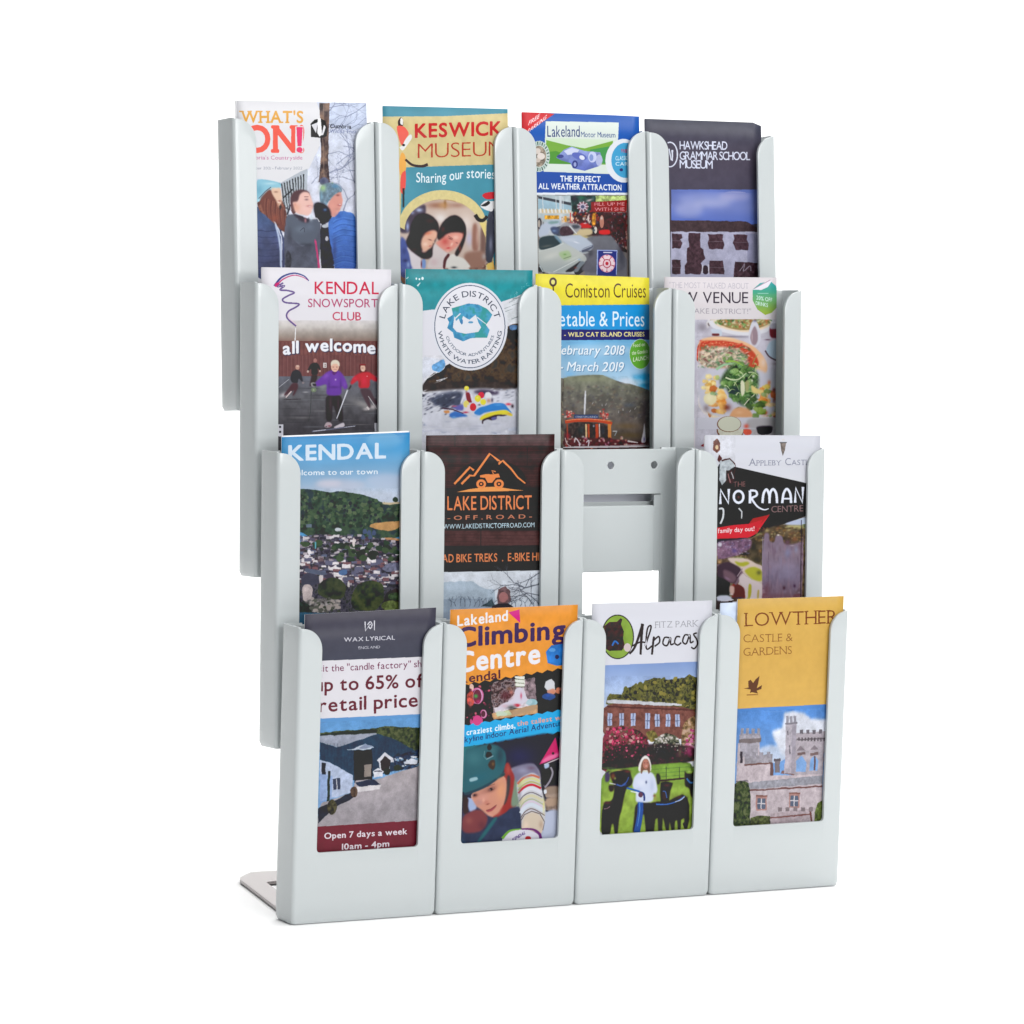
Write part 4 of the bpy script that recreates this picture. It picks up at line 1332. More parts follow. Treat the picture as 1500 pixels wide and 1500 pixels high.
def skier(x, y, s, coat, head, lean=0.0, skin=(210, 168, 150), arms=1):
    P = lambda a, b: (x + (a + lean * (b - 150) / 150) * s, y + b * s)
    A.poly([P(-28, 110), P(30, 110), P(40, 200), P(36, 300), P(14, 300), P(6, 210), P(-8, 300), P(-30, 300), P(-32, 200)], (44, 36, 44), n=.2)
    A.poly([P(-40, 5), P(-10, -8), P(20, -6), P(48, 12), P(96, 90), P(84, 104), P(42, 60), P(42, 125), P(-38, 125), P(-40, 60), P(-90, 100), P(-104, 88)], coat, n=.14, kind='mid')
    A.ell(*P(-100, 98), 12 * s, 10 * s, (60, 54, 60))
    A.ell(*P(90, 104), 12 * s, 10 * s, (60, 54, 60))
    A.ell(*P(0, -34), 22 * s, 30 * s, skin)
    A.poly([P(-24, -38), P(-18, -66), P(10, -70), P(28, -50), P(24, -34), P(8, -48)], head)


skier(655, 850, .62, (40, 38, 44), (160, 120, 104))
skier(505, 905, .62, (42, 42, 50), (120, 90, 84), -30)
skier(1030, 900, .88, (196, 36, 58), (100, 40, 46), -30)
skier(800, 890, 1.28, (112, 62, 168), (206, 196, 176))
A.rect(716, 818, 738, 850, (220, 218, 214))
A.line([(915, 1020), (822, 1248)], 13, (176, 180, 190), 8)
A.line([(620, 990), (610, 1300)], 7, (60, 62, 64))
A.line([(366, 1010), (450, 945)], 5, (190, 190, 196))
A.ell(748, 1298, 34, 18, (206, 190, 196), rot=-.3)
A.ell(850, 1298, 34, 18, (206, 190, 196), rot=.2)
A.line([(640, 1350), (780, 1340), (965, 1308)], 15, (130, 132, 150), 8)
A.line([(660, 1352), (780, 1345)], 6, (206, 206, 216))
A.line([(420, 1100), (540, 1098)], 8, (60, 58, 64))
A.line([(415, 1085), (470, 1040)], 9, (206, 180, 180))
A.line([(1060, 1160), (1095, 1165)], 16, (206, 190, 196))
A.rect(355, 1296, 402, 1388, (222, 222, 230))
A.rect(366, 1306, 385, 1326, (60, 60, 66))
A.rect(366, 1340, 385, 1360, (60, 60, 66))
A.rect(1118, 1290, 1150, 1356, (216, 216, 224))
A.photo([(360, 760), (1150, 760), (1150, 1290), (360, 1290)])
A.photo([(410, 1290), (1110, 1290), (1110, 1420), (410, 1420)])
# the skiers, closer
A.crop = (405, 500, 9.677)
A.sm = False
A.rect(30, 200, 1430, 500, (108, 66, 66), n=.08, kind='mid')
for k in range(80):
    A.line([(32 + k * 17.5, 205), (32 + k * 17.5, 500)], 5, [(84, 50, 54), (130, 88, 86), (110, 64, 62)][k % 3], alpha=.6)
A.poly([(30, 500), (1430, 490), (1430, 1420), (30, 1420)], ((96, 98, 110), (90, 90, 96), (74, 72, 78), (64, 60, 68)), n=.12, kind='mid')
for k in range(26):
    y = 540 + k * 32
    A.glow(A.rs.uniform(100, 1400), y, A.rs.uniform(120, 300), A.rs.uniform(7, 16), [(120, 124, 134), (52, 50, 56), (134, 130, 132)][k % 3], .5)
A.sm = True
A.glow(100, 760, 90, 40, (206, 202, 206), .8, -.4); A.glow(1240, 900, 200, 60, (176, 172, 170), .6, .3); A.glow(1370, 930, 60, 40, (206, 196, 196), .8); A.glow(1270, 960, 60, 30, (214, 206, 206), .7); A.glow(410, 720, 50, 10, (176, 176, 180), .8)
A.ell(295, 370, 30, 34, (186, 140, 126)); A.glow(295, 352, 24, 14, (226, 206, 190), .8); A.poly([(215, 430), (280, 400), (340, 430), (375, 570), (350, 570), (310, 520), (300, 600), (215, 590), (190, 530)], (42, 42, 50), soft=1); A.poly([(220, 590), (300, 590), (305, 660), (250, 770), (215, 780), (260, 680), (120, 780), (100, 760), (170, 670)], (74, 44, 52), soft=2); A.line([(130, 800), (210, 710)], 15, (214, 196, 196)); A.line([(100, 830), (345, 820)], 11, (54, 46, 52)); A.line([(32, 655), (175, 540)], 6, (190, 192, 200)); A.ell(375, 590, 18, 16, (130, 120, 124))
A.ell(545, 275, 24, 32, (160, 110, 104)); A.poly([(480, 320), (550, 300), (590, 320), (630, 410), (600, 410), (580, 370), (585, 480), (490, 480), (490, 380), (450, 430), (435, 410)], (40, 38, 42), soft=1); A.poly([(490, 475), (585, 475), (560, 580), (500, 640), (460, 640), (480, 560)], (52, 36, 44), soft=2); A.ell(442, 430, 14, 18, (190, 170, 160)); A.ell(612, 425, 14, 16, (180, 150, 140))
A.rect(660, 308, 708, 378, (206, 200, 200)); A.rect(676, 325, 694, 345, (120, 96, 90)); A.rect(676, 352, 694, 366, (120, 96, 90))
A.glow(650, 650, 80, 60, (140, 150, 150), .6); A.line([(490, 660), (480, 1000), (450, 1140)], 9, (56, 62, 60), 5)
A.poly([(695, 760), (915, 760), (930, 900), (950, 1140), (880, 1150), (820, 950), (790, 900), (790, 1140), (700, 1140), (690, 950)], (46, 36, 44), soft=2); A.glow(760, 880, 24, 120, (80, 62, 66), .6); A.glow(870, 880, 18, 100, (74, 56, 62), .6)
A.poly([(540, 590), (640, 500), (720, 430), (790, 410), (880, 415), (940, 470), (990, 580), (1010, 660), (960, 690), (920, 620), (920, 760), (800, 775), (700, 760), (715, 600), (600, 640), (560, 640)], (104, 58, 158), soft=2)
A.glow(700, 490, 60, 40, (134, 84, 190), .7, -.7); A.glow(830, 560, 60, 120, (120, 70, 176), .5); A.glow(810, 650, 90, 22, (76, 40, 120), .7); A.glow(960, 610, 30, 60, (126, 78, 180), .6); A.glow(740, 620, 20, 80, (76, 44, 120), .6); A.glow(905, 620, 16, 90, (76, 44, 120), .6); A.glow(832, 543, 14, 14, (214, 196, 226), .9); A.poly([(770, 430), (840, 420), (860, 440), (810, 490)], (90, 40, 110), soft=1)
A.ell(825, 360, 56, 76, (220, 176, 156)); A.glow(800, 365, 16, 10, (120, 76, 66), .7); A.glow(850, 365, 16, 10, (120, 76, 66), .7); A.glow(826, 398, 22, 9, (150, 60, 60), .8); A.glow(824, 405, 14, 5, (246, 230, 226), .9); A.glow(826, 380, 10, 14, (232, 190, 170), .8); A.poly([(768, 360), (765, 300), (800, 265), (860, 268), (895, 310), (888, 370), (860, 320), (800, 318)], (214, 206, 188), soft=1)
A.poly([(480, 590), (530, 580), (560, 610), (540, 650), (490, 640)], (150, 150, 150), soft=1); A.poly([(500, 600), (560, 600), (560, 640), (520, 640)], (50, 46, 56), soft=1); A.ell(525, 690, 40, 34, (110, 124, 100)); A.glow(520, 690, 16, 16, (176, 190, 160), .8)
A.poly([(1010, 680), (1050, 610), (1065, 640), (1030, 690)], (60, 54, 56), soft=1); A.line([(1005, 690), (850, 1100)], 22, (176, 178, 192), 14); A.line([(1000, 700), (852, 1095)], 7, (226, 226, 234), 5)
A.poly([(670, 1210), (700, 1150), (760, 1150), (790, 1190), (760, 1220), (700, 1230)], (196, 176, 184), soft=1); A.glow(745, 1200, 26, 14, (130, 50, 66), .8); A.glow(700, 1210, 14, 12, (50, 40, 50), .9); A.poly([(800, 1220), (900, 1170), (950, 1150), (970, 1200), (920, 1230), (830, 1240)], (214, 206, 216), soft=1); A.glow(900, 1225, 30, 9, (60, 54, 64), .8)
A.line([(500, 1280), (760, 1250), (1120, 1200)], 20, (110, 112, 136), 12); A.line([(520, 1276), (700, 1256)], 10, (206, 208, 222)); A.line([(960, 1222), (1110, 1204)], 7, (196, 198, 210)); A.glow(820, 1280, 160, 14, (30, 26, 36), .6)
A.ell(1220, 385, 38, 50, (214, 176, 156)); A.line([(1180, 335), (1260, 335)], 26, (130, 40, 48)); A.poly([(1170, 340), (1185, 330), (1190, 420), (1240, 440), (1265, 400), (1280, 430), (1230, 490), (1180, 460)], (84, 28, 38), soft=1); A.glow(1215, 378, 20, 8, (90, 60, 60), .6); A.glow(1218, 410, 12, 5, (246, 226, 220), .8)
A.poly([(1040, 600), (1080, 510), (1170, 450), (1300, 430), (1360, 470), (1430, 520), (1430, 570), (1390, 570), (1320, 530), (1320, 670), (1160, 670), (1160, 540), (1070, 620)], (190, 36, 54), soft=2); A.glow(1240, 560, 50, 80, (214, 56, 74), .6); A.glow(1180, 600, 16, 60, (120, 24, 40), .6); A.glow(1110, 530, 40, 30, (214, 60, 76), .6); A.glow(1280, 495, 12, 9, (240, 196, 190), .8)
A.poly([(1170, 670), (1320, 670), (1380, 800), (1425, 850), (1425, 920), (1300, 780), (1340, 930), (1310, 950), (1230, 800)], (78, 58, 66), soft=2); A.line([(1280, 930), (1310, 970)], 24, (214, 206, 206)); A.line([(1300, 780), (1420, 960)], 9, (196, 190, 194))
A.sm = False
A.rect(30, 1180, 96, 1350, (216, 216, 226)); A.rect(36, 1200, 66, 1228, (50, 50, 56)); A.rect(36, 1270, 66, 1300, (50, 50, 56)); A.rect(1390, 1160, 1428, 1280, (214, 216, 226))
A.text("all welcome", 95, 190, 1395, 180, 168, (232, 234, 242), .05, wave=lambda t: -48 * math.sin(t * 3.14), shadow=(10, 12, (66, 60, 84)))
make_leaflet((2, 0), A, 'white leaflet with red lettering, and skiers in purple and red jackets', bow=.5)

# ---- second tier, second: rafting
A = art((2, 1), (570, 380, 5.357), (216, 216, 224))
A.poly([(100, 60), (1200, 60), (1200, 240), (1000, 300), (700, 400), (340, 400), (100, 430)], ((34, 134, 142), (44, 142, 150), (52, 140, 152)), n=.05, kind='mid')
for k in range(160):
    x, y = A.rs.uniform(820, 1160), A.rs.uniform(120, 330)
    if y > 480 - (x - 700) * .75:
        A.ell(x, y, 3.2, 3.2, (120, 186, 190), n_=6)
A.ell(214, 158, 7, 9, (214, 230, 234)); A.ell(238, 162, 7, 8, (214, 230, 234)); A.ell(262, 156, 9, 13, (214, 230, 234))
A.line([(134, 160), (152, 146)], 8, (190, 220, 224))
A.line([(222, 215), (244, 190)], 13, (206, 226, 232), 5)
A.poly([(900, 360), (1000, 300), (1080, 260), (1080, 520), (930, 500)], (212, 216, 222), n=.06, kind='mid')
for k in range(10):
    x, y = A.rs.uniform(900, 1000), A.rs.uniform(300, 480)
    A.line([(x, y), (x + 60, y - 22)], 6, (96, 108, 112), 2, alpha=.6)
A.sm = True
A.poly([(440, 830), (560, 790), (940, 500), (1200, 520), (1200, 1010), (900, 1000), (700, 1030), (500, 1040), (260, 1060), (260, 990), (340, 900), (430, 870)], pal=[(36, 30, 28), (64, 52, 44), (84, 66, 50), (60, 58, 56)], kind='mid')
A.poly([(940, 520), (1010, 520), (1000, 560), (950, 560)], (86, 124, 170), n=.2)
A.poly([(256, 760), (330, 780), (420, 790), (436, 850), (400, 890), (330, 900), (256, 960)], (208, 212, 224))
A.poly([(330, 840), (430, 780), (440, 840), (400, 890), (340, 880)], (100, 156, 206), n=.15)
A.line([(256, 970), (380, 890)], 9, (220, 224, 232), 4)
for p in (((350, 985), (460, 930)), ((262, 1048), (420, 1040)), ((370, 960), (440, 935))):
    A.line(p, 10, (222, 224, 232), 3)
A.poly([(200, 1060), (560, 1040), (1200, 980), (1200, 1500), (200, 1500)], (208, 210, 222), n=.07, kind='mid')
A.poly([(300, 1090), (430, 1040), (580, 1050), (640, 1100), (560, 1150), (380, 1160)], (96, 100, 120), n=.3, kind='mid')
A.poly([(560, 1030), (820, 1010), (880, 1060), (700, 1110), (600, 1100)], (90, 92, 112), n=.3, kind='mid')
A.spk([(262, 1060), (460, 1050), (520, 1200), (262, 1260)], [(60, 62, 78), (226, 228, 236), (120, 124, 140), (44, 44, 58)], 90, 5, 18, 1.8)
A.spk([(560, 1000), (1010, 990), (1010, 1130), (700, 1120)], [(70, 72, 88), (226, 228, 236), (200, 204, 216)], 60, 5, 16, 1.8)
A.poly([(420, 1190), (560, 1150), (700, 1180), (640, 1240), (500, 1250), (450, 1220)], (76, 88, 150), n=.3)
A.poly([(425, 1190), (480, 1185), (540, 1210), (450, 1218)], (206, 130, 70))
A.poly([(650, 1190), (760, 1140), (900, 1130), (960, 1180), (980, 1225), (920, 1240), (700, 1265), (650, 1230)], (66, 134, 206), n=.12)
A.poly([(690, 1262), (820, 1200), (930, 1190), (975, 1222), (900, 1225), (740, 1275)], (222, 206, 60))
A.poly([(720, 1285), (800, 1240), (850, 1250), (800, 1275), (735, 1300)], (44, 34, 60))
A.ell(955, 1150, 34, 24, (90, 30, 50)); A.ell(940, 1138, 22, 12, (206, 40, 70))


def paddler(x, y, s, body, hel=(222, 206, 60)):
    A.poly([(x - 20 * s, y), (x + 22 * s, y), (x + 34 * s, y + 60 * s), (x + 30 * s, y + 100 * s), (x - 34 * s, y + 100 * s), (x - 32 * s, y + 50 * s)], body, n=.3)
    A.ell(x, y - 8 * s, 14 * s, 18 * s, (190, 140, 120))
    A.ell(x, y - 22 * s, 19 * s, 15 * s, hel)


paddler(608, 1040, 1.0, (150, 40, 56))
A.line([(590, 1060), (560, 1140)], 14, (214, 214, 222))
A.line([(640, 1060), (668, 1120)], 14, (214, 214, 222))
paddler(780, 1060, .9, (214, 206, 206), (222, 222, 228))
paddler(722, 1080, .8, (206, 50, 60), (206, 40, 60))
paddler(692, 1100, .9, (222, 196, 60))
paddler(738, 1124, .8, (226, 200, 70))
paddler(612, 1150, 1.0, (214, 206, 210))
A.ell(656, 1165, 26, 30, (204, 36, 60))
A.spk([(262, 1230), (1010, 1240), (1010, 1360), (262, 1360)], [(196, 202, 220), (230, 232, 240), (150, 160, 186)], 80, 6, 22, 1.8)
A.photo([(200, 760), (1200, 760), (1200, 1400), (200, 1400)])
A.photo([(930, 420), (1200, 420), (1200, 760), (930, 760)])
# round badge
A.sm = False
A.ell(634, 534, 298, 344, (216, 218, 226), n_=60)
A.ell(634, 534, 280, 326, (60, 74, 100), n_=60)
A.ell(634, 534, 274, 320, (222, 222, 230), n_=60)
A.poly([(455, 470), (500, 440), (490, 390), (560, 370), (620, 352), (700, 360), (770, 395), (810, 440), (790, 480), (760, 520), (790, 560), (770, 620), (700, 620), (640, 625), (580, 650), (510, 620), (500, 580), (455, 545), (470, 500)], pal=[(60, 130, 170), (80, 160, 200), (60, 150, 150)], kind='mid')
A.poly([(500, 540), (512, 450), (525, 490), (545, 470), (560, 510), (580, 450), (610, 470), (630, 480), (680, 440), (700, 500), (722, 540), (700, 575), (600, 590), (530, 575)], (220, 222, 230))
A.line([(518, 470), (560, 430)], 9, (220, 222, 230)); A.line([(690, 460), (770, 520)], 8, (220, 222, 230), 4)
A.ell(570, 495, 9, 22, (70, 130, 180)); A.ell(640, 500, 20, 9, (90, 150, 190))
A.arc("LAKE DISTRICT", 634, 534, 204, 236, -165, -15, 46, (40, 52, 70), .012)
A.arc("WHITE WATER RAFTING", 634, 534, 254, 292, 173, 7, 32, (44, 56, 76), .02)
A.arc("OUTDOOR ADVENTURES", 634, 534, 202, 232, 160, 18, 22, (70, 84, 104), .01)
A.crop = (615, 560, 10)
A.sm = True
A.poly([(40, 0), (1440, 0), (1440, 110), (1150, 160), (900, 130), (600, 120), (300, 130), (40, 160)], (54, 46, 44), soft=3, n=.3, kind='mid')
A.poly([(40, 170), (300, 130), (640, 110), (1000, 100), (1200, 130), (1440, 90), (1440, 760), (40, 760)], (206, 208, 220), soft=4, n=.05, kind='mid')
A.poly([(120, 240), (330, 170), (500, 140), (640, 150), (620, 300), (560, 400), (360, 400), (200, 350)], (72, 78, 100), soft=5, n=.2, kind='mid')
A.poly([(760, 150), (900, 110), (1080, 130), (1170, 150), (1150, 190), (1060, 200), (900, 200)], (70, 60, 84), soft=4)
for k in range(70):
    A.glow(A.rs.uniform(40, 560), A.rs.uniform(130, 520), A.rs.uniform(14, 50), A.rs.uniform(6, 16), [(40, 40, 54), (226, 228, 236), (96, 104, 126), (226, 228, 236), (60, 60, 80)][k % 5], .75, -.4)
for k in range(30):
    A.glow(A.rs.uniform(1050, 1430), A.rs.uniform(100, 300), A.rs.uniform(14, 50), A.rs.uniform(6, 14), [(110, 112, 130), (226, 228, 236), (170, 174, 190)][k % 3], .7, -.2)
A.poly([(420, 480), (520, 430), (640, 470), (720, 510), (600, 520), (460, 540)], (56, 110, 190), soft=2); A.poly([(340, 430), (430, 420), (440, 460), (370, 470)], (206, 140, 84), soft=1); A.line([(330, 390), (480, 410), (640, 470)], 20, (60, 24, 50), 10); A.poly([(460, 360), (560, 350), (640, 330), (640, 430), (540, 420)], (96, 96, 170), soft=2); A.glow(500, 360, 50, 14, (206, 90, 100), .8)
A.poly([(590, 320), (640, 180), (690, 160), (760, 170), (790, 290), (740, 330), (720, 200), (650, 250), (610, 330)], (214, 214, 226), soft=1); A.poly([(670, 160), (730, 160), (750, 260), (770, 310), (700, 310), (680, 240)], (130, 24, 50), soft=1); A.glow(680, 150, 20, 20, (150, 100, 90), .9); A.ell(685, 98, 36, 34, (226, 212, 70)); A.glow(675, 85, 14, 10, (246, 240, 160), .8)
A.ell(900, 200, 46, 48, (206, 40, 66)); A.poly([(950, 240), (960, 160), (1020, 150), (1060, 200), (1050, 250)], (222, 224, 230), soft=1); A.glow(1010, 280, 40, 40, (190, 140, 120), .9); A.glow(1060, 270, 20, 40, (60, 50, 70), .8); A.ell(850, 250, 46, 50, (222, 212, 60)); A.ell(930, 300, 42, 44, (226, 214, 64)); A.glow(845, 235, 20, 14, (244, 240, 150), .7)
A.ell(680, 330, 42, 52, (222, 206, 110)); A.poly([(700, 330), (740, 360), (740, 430), (650, 440), (690, 390)], (226, 206, 214), soft=1); A.ell(780, 375, 46, 58, (206, 32, 56)); A.glow(670, 450, 50, 16, (176, 24, 56), .9); A.glow(870, 340, 24, 14, (44, 34, 40), .8); A.glow(850, 320, 16, 16, (226, 220, 226), .8)
A.poly([(780, 460), (870, 380), (960, 360), (1100, 310), (1240, 320), (1280, 370), (1370, 480), (1270, 410), (1100, 430), (960, 450), (860, 510)], (52, 128, 206), soft=1); A.glow(1150, 340, 70, 16, (110, 176, 230), .5); A.poly([(870, 560), (900, 510), (1000, 460), (1260, 405), (1370, 490), (1350, 510), (1240, 480), (1030, 520), (930, 560)], (226, 212, 60), soft=1); A.glow(1310, 470, 40, 16, (226, 150, 70), .8)
A.poly([(910, 560), (1010, 520), (1130, 480), (1300, 490), (1220, 510), (1130, 500), (1130, 550), (1050, 570), (1000, 550), (930, 580), (930, 620), (910, 620)], (50, 34, 44), soft=1); A.poly([(1040, 530), (1130, 510), (1130, 550), (1060, 570)], (96, 96, 160), soft=1); A.glow(1300, 330, 50, 22, (214, 40, 66), .9); A.glow(1360, 360, 26, 34, (40, 24, 34), .95); A.glow(820, 500, 60, 26, (176, 196, 226), .8); A.glow(500, 520, 40, 20, (110, 170, 220), .7)
for k in range(16):
    A.glow(A.rs.uniform(60, 1400), A.rs.uniform(560, 740), A.rs.uniform(40, 120), A.rs.uniform(8, 20), [(190, 192, 214), (226, 228, 238), (176, 180, 200)][k % 3], .6)
A.soften([(40, 0), (1440, 0), (1440, 760), (40, 760)], 1)
make_leaflet((2, 1), A, 'teal and white leaflet with a round badge over a raft in white water', bow=.5)

# ---- second tier, third: boat timetable
A = art((2, 2), (770, 380, 5.0), (226, 214, 66))
A.rect(50, 80, 1000, 340, ((230, 218, 64), (226, 212, 70)), n=.02, kind='mid')
A.ell(200, 162, 28, 34, (70, 50, 40)); A.ell(200, 162, 14, 18, (220, 214, 120)); A.line([(200, 196), (203, 225)], 9, (70, 50, 40))
A.text("Coniston Cruises", 290, 276, 902, 276, 104, (84, 60, 26), -.004)
A.poly([(80, 334), (960, 326), (960, 512), (80, 508)], (22, 148, 214))
A.text("Timetable & Prices", 78, 484, 886, 486, 108, (224, 238, 248), .006)
A.poly([(80, 508), (960, 512), (960, 586), (80, 592)], (30, 44, 110))
A.text("- WILD CAT ISLAND CRUISES", 282, 562, 886, 560, 32, (232, 222, 150), .04)
A.poly([(80, 590), (960, 584), (960, 980), (80, 980)], ((110, 176, 220), (150, 190, 220), (180, 206, 226)), n=.05, kind='soft')
A.ell(520, 660, 260, 40, (186, 208, 226), alpha=.5)
A.poly([(780, 850), (960, 830), (960, 960), (840, 940)], (56, 160, 214), n=.1)
A.ell(800, 900, 120, 30, (206, 220, 232), alpha=.7)
A.soften([(284, 600), (950, 600), (950, 940), (284, 940)], 7, 2)
A.text("February 2018", 218, 692, 718, 694, 66, (232, 240, 246), .012, slant=.2, shadow=(5, 5, (100, 140, 176)))
A.text("- March 2019", 246, 812, 712, 816, 66, (232, 240, 246), .012, slant=.2, shadow=(5, 5, (100, 140, 176)))
A.rect(60, 866, 290, 1400, (112, 108, 98), n=.12, kind='mid')
A.poly([(280, 862), (420, 846), (560, 842), (680, 890), (800, 915), (960, 965), (960, 1500), (200, 1500)], pal=[(66, 62, 60), (96, 92, 82), (122, 116, 96), (90, 78, 72)], kind='mid')
A.poly([(280, 862), (420, 846), (560, 842), (660, 885), (600, 920), (440, 910), (280, 930)], (136, 140, 112), n=.08, kind='mid')
A.photo([(270, 850), (960, 850), (960, 1500), (270, 1500)])
A.spk([(290, 920), (640, 930), (650, 1100), (290, 1110)], [(70, 68, 70), (140, 132, 110), (86, 78, 76), (160, 154, 136)], 130, 6, 18)
A.poly([(600, 1150), (960, 1140), (960, 1500), (600, 1500)], (78, 62, 52), n=.35, kind='mid')
A.spk([(600, 1020), (880, 1010), (880, 1120), (600, 1130)], [(150, 150, 160), (96, 84, 80), (130, 120, 124)], 40, 4, 10)
A.poly([(430, 1130), (436, 950), (444, 1130)], (226, 228, 234))
A.spk([(290, 1090), (350, 1090), (350, 1160), (290, 1160)], [(206, 44, 50), (222, 200, 190), (180, 30, 40)], 40, 7, 15)
A.spk([(540, 1105), (610, 1105), (610, 1170), (540, 1170)], [(206, 44, 50), (222, 180, 170), (180, 30, 40)], 40, 7, 15)
A.rect(355, 1132, 535, 1160, (60, 72, 100)); A.text("CONISTON LAUNCH", 362, 1152, 528, 1152, 13, (220, 224, 230), .02)
A.curve([(285, 1190), (400, 1165), (520, 1166), (630, 1195)], 22, (188, 70, 36))
A.rect(285, 1200, 640, 1290, (72, 40, 34), n=.3)
for x in (300, 430, 452, 512, 532, 608, 622):
    A.line([(x, 1200), (x + 2, 1310)], 15, (206, 140, 100) if x in (430, 608, 452) else (176, 70, 44))
A.rect(555, 1200, 602, 1290, (70, 90, 110))
A.line([(640, 1300), (655, 1240), (668, 1270)], 6, (214, 214, 214))
A.poly([(860, 1330), (878, 1185), (894, 1330)], (222, 220, 226)); A.line([(880, 1300), (876, 1340)], 12, (70, 70, 150))
A.rect(280, 1300, 960, 1500, (70, 34, 34), n=.4)
A.spk([(290, 1290), (800, 1300), (800, 1370), (290, 1370)], [(222, 214, 210), (206, 120, 90), (50, 24, 30), (220, 180, 190), (170, 60, 50)], 110, 6, 17)
A.line([(290, 1270), (300, 1370)], 16, (196, 50, 50)); A.line([(750, 1325), (830, 1340)], 9, (220, 214, 214))
A.ell(852, 690, 92, 112, (196, 206, 214)); A.ell(852, 690, 88, 108, (104, 172, 66))
A.text("Food on", 790, 640, 890, 630, 26, (220, 232, 206), .03)
A.text("the Gondola", 782, 695, 915, 680, 26, (220, 232, 206), .03)
A.text("LAUNCH", 792, 745, 920, 730, 30, (226, 236, 212), .03)
A.photo([(270, 1165), (960, 1165), (960, 1400), (270, 1400)])
A.rect(60, 1400, 1000, 2400, (236, 238, 250))
# the lake, closer
A.crop = (820, 540, 10.345)
A.sm = True
A.glow(150, 70, 100, 60, (110, 176, 226), .6); A.glow(1000, 180, 120, 60, (214, 222, 236), .7); A.glow(1330, 120, 90, 100, (30, 150, 206), .7); A.glow(1340, 240, 110, 40, (10, 136, 190), .8)
A.poly([(50, 120), (250, 100), (500, 85), (640, 90), (800, 150), (930, 230), (1110, 240), (1240, 300), (1430, 330), (1430, 1180), (50, 1180)], ((132, 136, 116), (100, 98, 92), (96, 88, 84), (84, 72, 66)), soft=2, n=.14, kind='mid')
for k in range(240):
    x = A.rs.uniform(60, 1400)
    y = A.rs.uniform(240 if x < 900 else 310, 760)
    A.glow(x, y, A.rs.uniform(12, 40), A.rs.uniform(8, 22), [(70, 68, 74), (140, 136, 116), (96, 92, 88), (116, 100, 84), (84, 84, 96), (150, 146, 130), (104, 84, 80)][k % 7], .6, A.rs.uniform(-.9, .2))
A.glow(440, 150, 320, 44, (136, 140, 112), .7); A.glow(120, 280, 70, 40, (110, 92, 84), .6); A.glow(1060, 540, 110, 40, (84, 92, 104), .7); A.glow(1330, 640, 90, 260, (74, 62, 70), .6); A.glow(1000, 860, 240, 60, (110, 88, 56), .6); A.glow(1050, 1000, 260, 60, (96, 80, 52), .7)
for (x, y) in ((490, 510), (640, 540), (960, 610), (890, 640), (1060, 630), (1140, 590), (690, 530)):
    A.line([(x, y + 22), (x + A.rs.uniform(-6, 30), y - 16)], 11, (190, 188, 190), 5, alpha=.8)
A.poly([(360, 690), (375, 320), (400, 330), (385, 690)], (214, 216, 224), soft=1)
for cx, cy in ((140, 690), (670, 690)):
    for k in range(40):
        A.glow(A.rs.gauss(cx, 40), A.rs.gauss(cy, 34), A.rs.uniform(9, 18), A.rs.uniform(8, 16), [(206, 50, 50), (230, 110, 90), (170, 30, 40), (240, 214, 200)][k % 4], .9)
A.sm = False
A.rect(215, 688, 585, 752, (52, 66, 104)); A.text("CONISTON LAUNCH", 235, 740, 570, 738, 30, (214, 218, 228), .015)
A.sm = True
A.poly([(80, 790), (780, 820), (780, 1180), (60, 1180)], (60, 50, 48), soft=2, n=.3)
A.curve([(80, 800), (250, 775), (500, 775), (680, 795), (790, 830)], 52, (190, 72, 40)); A.curve([(90, 782), (250, 760), (500, 760), (690, 780)], 10, (230, 150, 110)); A.glow(740, 780, 50, 14, (222, 160, 90), .8)
for x, w, c in ((110, 20, (160, 70, 50)), (395, 24, (224, 190, 140)), (432, 30, (180, 76, 46)), (560, 46, (184, 70, 44)), (598, 16, (214, 196, 190)), (750, 50, (206, 130, 66))):
    A.line([(x, 830), (x + 6, 1050)], w, c)
A.glow(650, 930, 40, 80, (50, 56, 66), .8); A.glow(320, 920, 60, 80, (44, 60, 64), .7); A.glow(510, 860, 16, 20, (190, 196, 226), .8); A.line([(800, 940), (870, 940)], 12, (196, 196, 196)); A.line([(865, 940), (830, 1010)], 12, (150, 156, 160))
A.poly([(50, 1060), (300, 1040), (800, 1060), (1200, 1100), (1430, 1110), (1430, 1180), (50, 1180)], (84, 30, 40), soft=2, n=.3); A.glow(120, 1010, 50, 60, (160, 40, 56), .7)
for k in range(60):
    A.glow(A.rs.uniform(80, 1020), A.rs.uniform(1020, 1160), A.rs.uniform(10, 30), A.rs.uniform(9, 24), [(226, 220, 220), (60, 24, 36), (206, 140, 120), (236, 226, 200), (150, 40, 60), (220, 150, 176), (40, 34, 44)][k % 7], .85)
A.curve([(80, 1040), (110, 1130), (170, 1170)], 12, (220, 200, 200)); A.curve([(220, 1110), (240, 1050), (290, 1110), (300, 1170)], 16, (226, 220, 226)); A.curve([(400, 1110), (440, 1080), (430, 1170)], 16, (226, 220, 226)); A.line([(1030, 1090), (1200, 1115)], 26, (220, 212, 212), 14); A.line([(1010, 1150), (1420, 1140)], 8, (190, 176, 176))
A.poly([(1240, 1120), (1290, 940), (1305, 790), (1325, 960), (1335, 1120)], (220, 216, 224), soft=1); A.glow(1300, 1060, 16, 40, (84, 70, 150), .8)
A.poly([(50, 1172), (1430, 1150), (1430, 1180), (50, 1200)], (200, 196, 200))
A.soften([(60, 100), (1430, 100), (1430, 1170), (60, 1170)], 1)
make_leaflet((2, 2), A, 'yellow and blue timetable leaflet with a lake hill and a red launch', curl=5.5, bow=.3)

